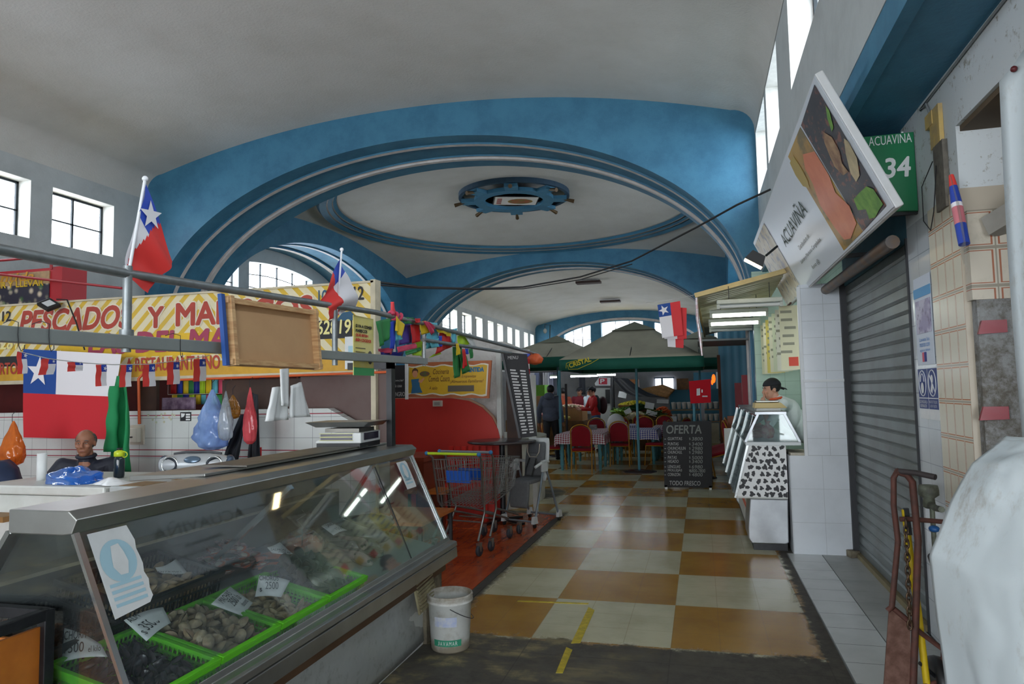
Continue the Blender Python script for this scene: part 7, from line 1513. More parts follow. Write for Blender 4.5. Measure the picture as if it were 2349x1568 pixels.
for i, (x, y, a, lab) in enumerate(CH):
    o = ch0 if i == 0 else dup(ch0, sc=True); o.location = (x, y, 0); o.rotation_euler = (0, 0, R(a)); o['label'] = lab; o['group'] = 'crimson dining chairs'
for o in [q for q in C.objects if q.name.startswith('dining_chair')]:
    if o.location.x > .2: o.rotation_euler = (R(-14), 0, o.rotation_euler.z); o.location.z = .06
# ---- tables with checked cloths
turq = mat('turquoise_table_paint', (84, 150, 162), .5, var=.4)
def gingham(name, c):
    s = Sh(name, .8); X, Y, Z = s.pos(); a = (X/.05).fract().lt(.5); b = ((Y+Z)/.05).fract().lt(.5); f = (a+b)*.5; s.col(s.mix(f, (226, 224, 228), c)); return s.m
ging = dict(r=gingham('red_checked_cloth', (150, 20, 50)), b=gingham('blue_checked_cloth', (36, 50, 150)), p=gingham('purple_checked_cloth', (110, 30, 70)))
for x, y, c_, lab, cl in ((-2.40, 14.65, 'r', 'turquoise table nearest of the two under red checked cloths', 'red checked cloth on the nearest table'), (-2.35, 15.75, 'r', 'turquoise table behind the nearest red covered one', 'red checked cloth on the second table'), (-1.42, 15.95, 'b', 'turquoise table under the blue checked cloth by the parasol pole', 'blue checked cloth on the table by the parasol pole'), (-2.0, 17.9, 'b', 'turquoise table at the back under a blue checked cloth', 'blue checked cloth on the back table'), (-.62, 17.2, 'p', 'turquoise table at right under a purple checked cloth', 'purple checked cloth on the table behind the OFERTA board')):
    t = thing('dining_table', lab, 'table', (x, y, 0), 0, 'turquoise dining tables'); MB().b2(-.45, .45, -.45, .45, .71, .74).b2(-.42, .42, -.42, .42, .62, .71).build('table_top', turq, t, True)
    for sx in (-.39, .39):
        for sy in (-.39, .39): MB().lathe([(.026, 0), (.03, .1), (.04, .14), (.03, .2), (.036, .26), (.042, .34), (.034, .42), (.044, .48), (.04, .62)], (sx, sy, 0), 12).build('leg', turq, t, True)
    def clf(u, v, x=x, y=y):
        X_, Y_ = (u-.5)*1.36, (v-.5)*1.36; dx, dy = max(0, abs(X_)-.47), max(0, abs(Y_)-.47); px_, py_ = max(-.47, min(.47, X_)), max(-.47, min(.47, Y_)); d_ = math.hypot(dx, dy); fl_ = .12
        return (x+px_+math.copysign(min(dx, .03)+dx*fl_, X_)*(dx > 0)+.012*math.sin(Y_*16)*(dx > 0), y+py_+math.copysign(min(dy, .03)+dy*fl_, Y_)*(dy > 0)+.012*math.sin(X_*16)*(dy > 0), .746-max(dx, dy)*.98-min(dx, dy)*.3)
    top(MB().grid(clf, 34, 34), 'tablecloth', ging[c_], cl, 'tablecloth', 'checked tablecloths')
top(MB().ball((-1.98, 16.95, .80), (.22, .16, .26), 18, 12), 'white_bundle', mat('white_cloth_cover', (222, 222, 218), .7), 'rounded white covered chair back behind the blue table', 'cover')
a = at(1340, 975, Y=15.7); mb = MB().box((-2.35, 15.7, .80), (.16, .1, .1)); top(mb, 'napkin_holder', mat('metal_tray', (140, 140, 140), .3, .6, var=1, vs=30), 'small condiment rack on the second red covered table', 'rack'); top(MB().lathe([(.03, 0), (.03, .1), (.02, .13), (.02, .15)], (-1.65, 16.0, .75), 12), 'salt_jar', mat('glass_jar', (200, 206, 206), .1), 'small glass jar on the blue checked cloth', 'jar')
# ---- parasols
olive = mat('faded_olive_canvas', (172, 168, 148), .85, var=.35, vs=3); dgreen = mat('dark_green_valance', (16, 92, 76), .8, var=.3, vs=5); tqpole = mat('turquoise_pole', (70, 130, 146), .45)
def parasol(x, y, h, rim, apex, label, logo=False, val=.20, base=True):
    t = thing('parasol', label, 'parasol', (x, y, 0), 0, 'dark green parasols')
    def ring(s_, z): return [V(-s_, -s_, z), V(s_, -s_, z), V(s_, s_, z), V(-s_, s_, z)]
    r0, r1, r2 = ring(h, rim), ring(.34, apex-.17), ring(.3, apex-.13)
    for k in range(4):
        a, b, c_, d = r0[k], r0[(k+1) % 4], r1[(k+1) % 4], r1[k]
        MB().grid(lambda u, v: (a*(1-u)+b*u)*(1-v)+(d*(1-u)+c_*u)*v+V(0, 0, -.06*math.sin(PI*u)*math.sin(PI*v)*(1)), 8, 8).build('canopy_panel', olive, t, True, solid=.004)
        MB().grid(lambda u, v: (a*(1-u)+b*u)+V(0, 0, -val*v)+(b-a).normalized().cross(V(0, 0, 1))*(.012*math.sin(u*18)*v), 24, 2).build('valance', dgreen, t, True, solid=.004)
    mb = MB(); mb.add([V(-.42, -.42, apex-.20), V(.42, -.42, apex-.20), V(.42, .42, apex-.20), V(-.42, .42, apex-.20), V(0, 0, apex)], [(0, 1, 4), (1, 2, 4), (2, 3, 4), (3, 0, 4)]); mb.build('vent_cap', mat('dark_olive_cap', (120, 122, 104), .85), t, True, solid=.004)
    MB().cyl((0, 0, .02), (0, 0, apex-.05), .026, 12).build('pole', tqpole, t, True)
    if base: MB().lathe([(0, 0), (.34, 0), (.34, .02), (.1, .05), (0, .05)], (0, 0, 0), 8).build('base_plate', dkt, t, True)
    for k in range(8): a = PI/4*k; q_ = h*(1.41 if k % 2 else 1)*.98; MB().tube([(0, 0, apex-.12), (q_*math.cos(a), q_*math.sin(a), rim+.0)], .010, 5).build('rib', black_metal, t, True)
    if logo:
        yl = mat('logo_yellow', (206, 190, 40), .6); MB().text('CRISTAL', (-h+.20, -h-.018, rim-.155), V(1, 0, .28), V(-.22, 0, 1), .42, .085, 0, .004, .0, False, 0, .004).build('brand_lettering', yl, t, True)
        MB().tube([V(-h+.16+.0, -h-.02, rim-.10), V(-h+.18, -h-.02, rim-.18), V(-h+.35, -h-.02, rim-.18), V(-h+.6, -h-.02, rim-.08), V(-h+.74, -h-.02, rim-.005)], .006, 5).build('logo_outline', yl, t, True); MB().tube([V(-h+.13, -h-.02, rim-.16), V(-h+.14, -h-.02, rim-.07), V(-h+.22, -h-.02, rim-.04), V(-h+.33, -h-.02, rim-.02)], .006, 5).build('logo_outline', yl, t, True); MB().ball((-h+.40, -h-.02, rim-.015), (.05, .004, .02), 10, 6).build('logo_crown', yl, t, True)
parasol(-1.22, 14.1, 1.30, 2.2, 2.98, 'nearest dark green parasol with the CRISTAL mark, over the checked tables', True); parasol(-3.45, 17.3, 1.35, 2.42, 3.02, 'second dark green parasol behind and left of the nearest one', False, .24); parasol(.0, 17.4, 1.25, 2.30, 3.0, 'third parasol half hidden behind the hanging flags', False, .2, False)
for px, y0, y1, Y_, m_, lab in ((1283, 850, 1010, 15.2, tqpole, 'turquoise pole beside the standing man in the grey hooded top'), (1592, 925, 985, 13.4, tqpole, 'turquoise pole below the red notice board'), (1298, 880, 980, 16.2, black_metal, 'dark pole right of the man in the grey hooded top')):
    a = at(px, y0, Y=Y_); top(MB().cyl((a.x, Y_, 0), (a.x, Y_, a.z), .028, 10), 'pole', m_, lab, 'pole')
# ---- OFERTA board
YO = 11.75; of = thing('menu_board', 'black chalkboard easel reading OFERTA and TODO FRESCO in the aisle', 'chalkboard', (-.24, YO, 0)); q = [at(x, y, Y=YO) for x, y in ((1520, 967), (1632, 965), (1634, 1116), (1524, 1118))]
MB().prism([q[0], q[1], V(q[2].x, YO, .03), V(q[3].x, YO, .03)], (0, .025, 0)).build('board', chalkb, of)
MB().bar((q[0].x+.03, YO+.03, 1.1), (q[0].x+.03, YO+.4, .0), .03, .03).bar((q[1].x-.03, YO+.03, 1.1), (q[1].x-.03, YO+.4, 0), .03, .03).build('rear_frame', black_metal, of)
for x in (q[3].x+.03, q[2].x-.03): MB().b2(x-.02, x+.02, YO, YO+.03, 0, .06).build('foot', paper, of)
def offl(s_, a, b, ty, nm='', off=.0): mb = MB(); pt(mb, s_, a, b, ty, YO, 0, .12, .004, off); return mb
offl('OFERTA', (1529, 994), (1609, 993), 975, '', .004).build('heading', mat('grey_chalk', (130, 132, 130), .9), of)
gch = mat('grey_chalk2', (150, 152, 150), .9)
for s_, p_, y in (('GUATITAS', '3800', 1009), ('PUNTAS', '3400', 1021), ('CHUNCHULIN', '2980', 1031), ('CHUNCHUL', '2980', 1040), ('PATAS', '5000', 1052), ('HIGADO', '3400', 1061), ('LENGUAS', '6980', 1073), ('MOLLEJAS', '6800-7800', 1082), ('CORAZON', '4800', 1091)):
    ptb(of, 'item_name', chalk, s_, (1532, y), (1532+len(s_)*4.1, y), y-7, YO, 0, .1, .004, 0); ptb(of, 'dash', chalk, '-', (1524, y-2), (1528, y-2), y-3, YO, 0, 0, .004, 0); ptb(of, 'currency_mark', gch, '$', (1581, y), (1584, y), y-6, YO, 0, 0, .004, 0); ptb(of, 'price', gch, p_, (1587 if len(p_) < 5 else 1583, y+1), (1612 if len(p_) < 5 else 1618, y+1), y-7, YO, 0, .15, .004, 0)
mb = MB(); pt(mb, 'TODO FRESCO', (1536, 1112), (1607, 1111), 1102, YO, 0, .1, .004, .0); mb.build('bottom_line', chalk, of)
# ---- red notice board on stand
YN = 13.2; q = [at(x, y, Y=YN) for x, y in ((1580, 874), (1630, 869), (1631, 923), (1584, 925))]; rn = thing('notice_board', 'square red board with small papers on a black stand', 'board', (-.02, YN, 0)); MB().prism(q, (0, .03, 0)).build('board', mat('red_board', (196, 20, 36), .7, spec=.2), rn); a = at(1612, 930, Y=YN); MB().b2(a.x-.03, a.x+.03, YN+.03, YN+.09, 0, q[3].z+.1).build('stand', black_metal, rn); MB().lathe([(0, 0), (.2, 0), (.2, .02), (0, .03)], (a.x, YN+.06, 0), 16).build('base', black_metal, rn)
for nm, px in (('paper', [(1598, 891), (1606, 890), (1606, 906), (1598, 907)]), ('paper', [(1609, 893), (1612, 893), (1612, 900), (1609, 900)]), ('label_strip', [(1611, 907), (1623, 907), (1623, 910), (1611, 910)])): P_ = pxpoly(px, YN, .004); MB().add(P_, [(0, 3, 2, 1)]).build(nm, paper, rn)

# ---- market stalls at the back
mk = mat('market_grey_wall', (150, 150, 152), .8, var=.6, vs=2); YM = 24.0
struct(MB().b2(-9.8, -.2, YM, YM+.1, 0, 2.35).b2(-.2, 1.6, YM, YM+.1, 0, 1.55).b2(-.2, 1.6, YM, YM+.1, 2.15, 2.6), 'wall_market', mk); struct(MB().b2(-1.0, 1.2, YM-.08, YM-.02, 0, 1.60), 'wall_market_blue', mat('market_blue_wall', (70, 124, 146), .7)); struct(MB().b2(-9.8, -5.2, 13.5, 13.6, 0, 2.1), 'wall_stall_back', mat('dark_shop_side', (60, 54, 52), .8, var=.8))
top(MB().b2(-5.5, .8, 21.6, 23.2, 2.42, 2.46), 'market_awning', mat('dark_awning', (40, 44, 44), .8), 'dark flat awning over the produce stalls', 'awning')
WN[0] += 1; a, b = at(1503, 868, Y=YM-.1), at(1545, 893, Y=YM-.1); o = struct(MB().b2(a.x-.04, b.x+.04, YM-.14, YM-.08, b.z-.04, b.z).b2(a.x-.04, b.x+.04, YM-.14, YM-.08, a.z, a.z+.04).b2((a.x+b.x)/2-.1, (a.x+b.x)/2-.04, YM-.14, YM-.08, b.z, a.z), 'window_%d' % WN[0], mat('blue_window_frame', (60, 100, 126), .5)); MB().b2(a.x, b.x, YM-.10, YM-.09, b.z, a.z).build('glass', mat('bright_window_glass', (240, 244, 250), .2, emit=((235, 242, 255), 3.0)), o)
a, b = at(1552, 868, Y=YM-.1), at(1580, 893, Y=YM-.1); top(MB().b2(a.x, b.x, YM-.14, YM-.08, b.z, a.z), 'slatted_shutter', mat('varnished_slats', (150, 100, 50), .5, var=1, vs=9), 'brown slatted shutter right of the bright back window', 'shutter')
a, b = at(1437, 870, Y=22), at(1465, 900, Y=22); top(MB().b2(a.x, b.x, 22, 22.3, b.z, a.z), 'wooden_box', mat('orange_crate_wood', (176, 110, 56), .6, var=.8), 'orange-brown wooden box high behind the parasol pole', 'box')
for x0_, x1_, py, lab in ((1262, 1284, 865, 'short bright tube lamp left under the parasols'), (1309, 1370, 863, 'long bright tube lamp under the parasol, above the P sign'), (1371, 1412, 860, 'bright tube lamp with a yellow strip beside the P sign')):
    a, b = at(x0_, py, Y=19.6), at(x1_, py, Y=19.6); t = thing('tube_lamp', lab, 'lamp', ((a.x+b.x)/2, 19.6, a.z-.02)); MB().cyl(a, (b.x, b.y, a.z), .022, 8).build('tube', mat('lit_market_tube', (250, 250, 240), .4, emit=((240, 248, 255), 28.0)), t); MB().b2(a.x, b.x, 19.56, 19.64, a.z+.02, a.z+.07).build('housing', fixm, t)
YP = 21.8; q = [at(x, y, Y=YP) for x, y in ((1374, 867), (1393, 867), (1393, 881), (1374, 881))]; pg = thing('letter_sign', 'white panel with a red square letter P, high at the back of the market', 'sign', ((q[0].x+q[1].x)/2, YP, q[3].z-.1)); MB().add([at(x, y, Y=YP)+V(0, .01, 0) for x, y in ((1364, 879), (1375, 864), (1400, 866), (1400, 884), (1366, 884))], [(0, 4, 3, 2, 1)]).build('panel', paper, pg, solid=.02); MB().add([p+V(0, -.02, 0) for p in q], [(0, 3, 2, 1)]).build('red_square', mat('sign_red_square', (180, 20, 50), .5), pg); MB().cyl(q[0]+V(.05, 0, .02), q[0]+V(.05, 0, .5), .006, 6).cyl(q[1]+V(0, 0, .02), q[1]+V(0, 0, .5), .006, 6).build('hanger', hm, pg); MB().text('P', q[3]+V(.05, 0, .03), (1, 0, 0), (0, 0, 1), .13, .13, 0, .03, 0, False, 0, .005).build('letter', paper, pg)
a, b = at(1357, 890, Y=22.5), at(1402, 975, Y=22.5); top(MB().b2(a.x, b.x, 22.5, 22.9, 0, a.z), 'white_cabinet', white_enamel, 'tall white cabinet behind the two talking men', 'cabinet'); a = at(1389, 893, Y=22.4); top(MB().b2(a.x, a.x+.13, 22.35, 22.45, a.z-.45, a.z), 'scale_display', black_plastic, 'dark upright scale display on the white cabinet', 'scale')
bk_ = mat('woven_basket', (160, 116, 66), .8, var=.9, vs=20, c2=(110, 78, 40)); wire_p = at(1406, 880, Y=20.4); top(MB().cyl((wire_p.x, 20.4, 0), (wire_p.x, 20.4, 2.35), .04, 10), 'pole', black_metal, 'dark post left of the lemon basket', 'pole')
P4 = [at(1405, 866, Y=20.3), at(1440, 868, Y=20.3), at(1530, 912, Y=19.9), at(1455, 908, Y=19.9)]; top(MB().grid(lambda u, v: P4[0]*(1-u)*(1-v)+P4[1]*u*(1-v)+P4[2]*u*v+P4[3]*(1-u)*v+V(0, .05*math.sin(u*8), -.12*math.sin(PI*v)), 16, 16), 'black_tarpaulin', mat('black_tarp_cloth', (28, 30, 34), .6), 'black tarpaulin sagging over the vegetable display', 'tarpaulin', solid=.01)
P4 = [at(1468, 892, Y=20.6), at(1520, 882, Y=20.6), at(1548, 893, Y=20.2), at(1530, 914, Y=20.2)]; top(MB().grid(lambda u, v: P4[0]*(1-u)*(1-v)+P4[1]*u*(1-v)+P4[2]*u*v+P4[3]*(1-u)*v+V(0, .02*math.sin(u*20), 0), 16, 10), 'reed_mat', bk_, 'brown folded sacking awning above the price sheets', 'awning', solid=.02)
def stall(x0_, x1_, y0, y1, z, lab): top(MB().b2(x0_, x1_, y0, y1, 0, z), 'produce_stand', mat('stand_wood', (130, 96, 60), .7, var=.8), lab, 'stand')
stall(-2.45, -.65, 19.4, 20.3, .78, 'wooden stand under the greens and carrots'); stall(-2.45, -1.2, 20.35, 21.0, 1.02, 'raised wooden stand under the lemon basket'); stall(-4.1, -3.1, 18.9, 20.0, .80, 'wooden stand under the radish and garlic box'); stall(-5.2, -4.2, 18.6, 20.4, .85, 'stand with cartons left of the man in the grey hooded top')
def produce(name, m, label, group, cx, cy, z, rx, ry, n, r, sq=(1, 1, 1), layers=1, base=None):
    f0 = None
    for i in range(n):
        a = i*2.39996; q = math.sqrt((i+.5)/n); x, y = cx+rx*q*math.cos(a), cy+ry*q*math.sin(a); zz = z+r*.8+(1-q*q)*layers*r*1.6
        if f0 is None: f0 = (base or MB().ball((0, 0, 0), (r*sq[0], r*sq[1], r*sq[2]), 10, 7)).build(name, m, None, True); T(f0, label, name.replace('_', ' '), group); f0.location = (x, y, zz)
        else: dup(f0, (x, y, zz), rot=(rs.uniform(-.4, .4), rs.uniform(-.4, .4), rs.uniform(0, 6)), scale=rs.uniform(.85, 1.15))
lb = MB().lathe([(.40, 0), (.46, .14), (.48, .15), (.44, .16), (.40, .05)], (-1.86, 20.6, 1.03), 26, sx=1.05, sy=.6); top(lb, 'basket', bk_, 'wide woven basket full of lemons', 'basket')
produce('lemon', mat('lemon_skin', (222, 206, 50), .4, var=.3), 'yellow lemon heaped in the wide woven basket', 'lemons in the basket', -1.86, 20.6, 1.14, .44, .24, 60, .042, (1.2, 1, 1), 1.5)
lf = MB()
for k in range(7): a = k*.9; lf.grid(lambda u, v: ((.03+.12*v)*math.cos(a+(u-.5)*.9), (.03+.12*v)*math.sin(a+(u-.5)*.9), .03+.10*v*(1-.4*v)+.012*math.sin(u*9)), 4, 4)
def greens(lab, grp, m, cx, cy, rx, ry, n, z=.78, nm='leafy_bunch'):
    produce(nm, m, lab, grp, cx, cy, z, rx, ry, n, .05, base=MB().add(lf.v, lf.f, 0, True), layers=1.5)
greens('bunch of pale green leaves at the left of the display', 'pale green bunches', mat('pale_green_leaf', (130, 170, 96), .6, var=.8, vs=9), -2.2, 19.9, .25, .3, 12, .86); greens('bunch of dark green leaves in the middle of the display', 'dark green bunches', mat('dark_green_leaf', (46, 96, 44), .6, var=.8, vs=9), -1.65, 19.95, .38, .3, 22, .94); greens('feathery green bunch at the front of the display', 'front green bunches', mat('fern_green_leaf', (96, 130, 66), .6, var=.8, vs=9), -1.25, 19.45, .3, .12, 12, .80); greens('yellow-green lettuce at the front left of the display', 'lettuces', mat('lettuce_green', (150, 180, 60), .6, var=.6, vs=9), -2.15, 19.45, .2, .14, 8, .80, 'lettuce')
produce('cauliflower', mat('cauliflower_cream', (214, 202, 168), .8, var=.7, vs=30), 'cream cauliflower head at the front of the display', 'cauliflowers', -1.7, 19.45, .80, .28, .14, 10, .085, layers=.6)
produce('carrot', mat('carrot_orange', (220, 96, 40), .5, var=.4), 'orange carrot in the round heap at the right', 'carrots in the heap', -1.02, 19.8, .86, .24, .2, 60, .022, (4, 1, 1), 7)
produce('radish', mat('radish_pink', (206, 60, 80), .4, var=1, vs=40, c2=(236, 200, 190)), 'pink radish on top of the big box', 'radishes', -3.55, 19.6, 1.14, .36, .36, 70, .035, layers=1); produce('garlic_bulb', mat('garlic_cream', (222, 206, 168), .6, var=.5), 'cream garlic bulb along the front of the big box', 'garlic bulbs', -3.5, 19.2, 1.14, .36, .10, 34, .034)
top(MB().b2(-3.9, -3.15, 19.08, 20.0, .80, 1.13), 'carton', mat('brown_cardboard', (176, 134, 86), .8, var=.4), 'big brown carton holding radishes and garlic', 'carton'); produce('potato', mat('pale_yellow_fruit', (206, 190, 90), .5), 'pale yellow fruit before the big carton', 'yellow fruit before the carton', -3.7, 18.8, .84, .3, .1, 20, .04)
produce('radish_bunch', MATS['radish_pink'], 'radish heap behind the leaning chalkboard', 'radishes at far left', -4.1, 18.4, .95, .3, .3, 40, .045)
for i, (x, z, c_, lab) in enumerate(((-4.3, .86, (176, 134, 90), 'brown carton lowest of the stack at far left'), (-4.35, 1.2, (190, 150, 104), 'brown carton in the middle of the stack at far left'), (-4.45, 1.5, (120, 190, 60), 'green fruit box on top of the carton stack'))): top(MB().b2(x-.35, x+.3, 18.9, 19.5, z, z+.30), 'carton', mat('carton_%s' % 'abc'[i], c_, .7, var=.4), lab, 'carton')
wpp = 0
for px, py, w_, h_, Y_, rot in ((1428, 905, 18, 14, 20.2, .2), (1440, 943, 16, 11, 19.3, -.5), (1490, 930, 20, 14, 19.4, .2), (1495, 947, 24, 12, 19.3, .25), (1520, 920, 26, 9, 20, .05), (1545, 962, 14, 14, 19, 0)):
    a = at(px, py, Y=Y_); k = Y_/FPX*1.0; wpp += 1; M_ = Matrix.Translation(a) @ Euler((R(-15), rot, 0)).to_matrix().to_4x4(); top(MB().box((0, 0, 0), (w_*k, .004, h_*k), None, 0, M_), 'price_sheet', paper, ('white price sheet left of the lemon basket', 'tilted white price sheet on the pale greens', 'white price sheet above the carrots', 'large white price sheet beside the carrots', 'row of white price sheets under the sacking awning', 'white price sheet low before the carrots')[wpp-1], 'price sheet', 'price sheets on the produce')
for r_ in range(2):
    z = (.98, .62)[r_]+.28; top(MB().b2(-.9, .55, 21.9, 22.2, z-.3, z-.27), 'shelf', mat('shelf_wood', (140, 112, 76), .7), ('upper', 'lower')[r_]+' wooden shelf carrying white tubs at the back', 'shelf')
tub = MB().lathe([(.055, 0), (.07, .16), (.075, .17), (.075, .2), (0, .21)], (0, 0, 0), 14); tb0 = None
for r_ in range(2):
    for i in range(9):
        p = (-.80+.155*i, 22.05, (.96, .60)[r_]+.05)
        if tb0 is None: tb0 = tub.build('plastic_tub', mat('white_tub', (214, 210, 200), .5, var=.4), None, True); T(tb0, 'white plastic tub in the rows on the back shelves', 'tub', 'white tubs on the back shelves'); tb0.location = p
        else: dup(tb0, p)
top(MB().b2(-.85, .5, 21.8, 22.0, 0, .58), 'panelled_counter', mat('cream_counter_front', (196, 186, 160), .7, var=.5), 'cream fronted counter below the white tubs', 'counter')
for i, (px, c_) in enumerate(((1222, (190, 190, 196)), (1232, (120, 130, 160)), (1243, (60, 60, 66)), (1252, (206, 206, 210)), (1262, (150, 150, 170)), (1272, (80, 84, 96)), (1335, (40, 44, 52)))):
    a = at(px, 868, Y=21); top(hang_sheet([(a.x-.09, 21, 2.2), (a.x+.09, 21, 2.2), (a.x+.1, 21, 1.5), (a.x-.1, 21, 1.5)], 8, 8, .02, seed=i, axis=(0, 1, 0)), 'hanging_garment', mat('garment_%s' % 'abcdefg'[i], c_, .8), ('pale', 'blue-grey', 'charcoal', 'white', 'lilac grey', 'slate', 'navy')[i]+' garment hanging at the back behind the standing man', 'garment', 'garments hanging at the back', solid=.006)
top(MB().tube([(-5.2, 21, 2.22), (-2.8, 21, 2.22)], .012, 6), 'clothes_rail', black_metal, 'rail carrying the garments at the back', 'rail')

# ---- blue boarded front and doors beyond the butcher
cor = Sh('blue_corrugated_boards', .5); X, Y, Z = cor.pos(); cor.col(cor.mix((X*40.0).sin().step(-.2, .4)*.25, (84, 150, 178), (60, 116, 142))); cor.bump((X*40.0).sin(), .4, .01); cor = cor.m
struct(MB().b2(.42, 1.6, 16.0, 16.1, 0, 3.34), 'wall_blue_boards', cor)
top(MB().b2(.36, .42, 15.0, 15.1, .5, 2.3), 'brown_post', mat('rusty_post', (110, 64, 40), .7, var=.8), 'rusty brown post beside the blue boards', 'post')
top(MB().b2(.70, 1.0, 15.3, 15.5, .5, 1.72), 'red_locker', mat('dark_red_locker', (166, 22, 42), .45), 'tall dark red cabinet before the blue boards', 'cabinet'); top(MB().b2(.74, .92, 13.4, 13.6, .8, 1.85), 'red_locker', MATS['dark_red_locker'], 'narrow red cabinet with white labels nearer the butcher', 'cabinet')
top(MB().b2(.45, .72, 13.0, 13.2, 0, 1.12), 'wooden_lectern', mat('orange_brown_board', (150, 78, 40), .5, var=.5), 'orange-brown board standing behind the butcher case', 'board')
fg = at(1637, 868, Y=14); top(MB().ball((fg.x, 14, fg.z), (.035, .03, .085), 10, 8).ball((fg.x-.03, 14, fg.z-.07), (.02, .02, .05), 10, 8), 'orange_lamp', mat('orange_glow', (255, 110, 30), .4, emit=((255, 90, 20), 2.5)), 'small glowing orange lamp above the red notice board', 'lamp')
# cable across, hanging lantern, ceiling vents, medallion
cb_ = [at(850, 645, Y=6.3), at(960, 658, Y=7.5), at(1090, 662, Y=9), at(1200, 658, Y=10.5), at(1330, 635, Y=10.8), at(1450, 598, Y=10.6), at(1600, 520, Y=9.5), at(1690, 470, Y=9.0), at(1768, 434, Y=8.9)]
top(MB().tube(cb_, .014, 6).tube([p+V(0, 0, -.03+.02*math.sin(i)) for i, p in enumerate(cb_[:6])], .008, 5), 'overhead_cable', mat('black_cable', (30, 30, 32), .6), 'black cable bundle sagging from the striped sign to the leaning light box', 'cable')
t = thing('street_lantern', 'black bracket lamp standing above the second parasol', 'lamp', at(1260, 790, Y=21)); a, b, c_ = at(1260, 785, Y=21), at(1262, 745, Y=21), at(1250, 744, Y=21); MB().tube([V(a.x, 21, 2.9), b, c_, c_+V(0, 0, -.1)], .015, 6).build('bracket', black_metal, t); MB().ball(c_+V(0, 0, -.2), (.06, .06, .08), 10, 8).build('lantern', mat('lantern_glass', (170, 170, 160), .2), t)
for px, py, w_, lab in ((1350, 646, 1.6, 'dark slot vent in the far vault, the nearer one'), (1400, 690, 1.6, 'dark slot vent in the far vault, the farther one')): a = at(px, py, Z=6.5); top(MB().b2(a.x-.55, a.x+.55, a.y-.25, a.y+.25, 6.42, 6.52), 'ceiling_vent', mat('dark_vent', (66, 50, 46), .8), lab, 'vent')
md = thing('ceiling_medallion', 'blue ship wheel shaped medallion with a crest panel hung under the round ceiling', 'medallion', (-4.68, 18.0, 6.55)); mc = V(-4.68, 18.0, 6.80)
MB().lathe([(1.08, -.05), (1.08, .05), (.80, .05), (.80, -.05), (1.08, -.05)], mc, 48, 0, False, None, 1, 1, False).build('inner_ring', blue, md)
for k in range(8):
    a = 2*PI*k/8+.2; d_ = V(math.cos(a), math.sin(a), 0); MB().bar(mc+d_*1.0, mc+d_*1.42, .34, .09).build('spoke_block', blue, md); MB().tube([mc+d_*1.35+V(0, 0, -.02), mc+d_*1.62+V(0, 0, -.09)], [.03, .055], 8).build('spoke_handle', mat('bronze_handle', (90, 70, 44), .5, .4), md)
MB().lathe([(1.50, .05), (1.50, .20), (1.40, .20), (1.40, .05), (1.50, .05)], mc, 48, 0, False, None, 1, 1, False).build('outer_ring', mat('dark_blue_outer_ring', (40, 70, 92), .6), md)  # darker blue ring set above the spoke blocks
MB().lathe([(0, .06), (.82, .06)], mc, 32).build('back_disc', mat('pale_disc', (206, 200, 190), .6, var=.3), md); M_ = Matrix.Translation(mc+V(.05, 0, -.02)) @ Euler((0, 0, R(20))).to_matrix().to_4x4()
MB().box((0, 0, 0), (1.15, .72, .03), None, 0, M_).build('crest_panel', mat('panel_white', (222, 220, 214), .6), md); MB().box((0, 0, -.02), (1.22, .78, .02), None, 0, M_ @ Matrix.Translation((0, 0, .03))).build('panel_border', black_metal, md); MB().ball((.12, 0, -.02), (.34, .24, .01), 16, 8, 0, M_).build('crest', mat('crest_print', (176, 80, 60), .6, var=1, vs=7, c2=(110, 120, 50)), md)
mb = MB()
for k in range(5): mb.box((-.45+.0, .22-.11*k, -.02), (.13, .05, .006), None, 0, M_)
mb.build('crest_lettering', mat('crest_text_red', (150, 50, 40), .6), md)
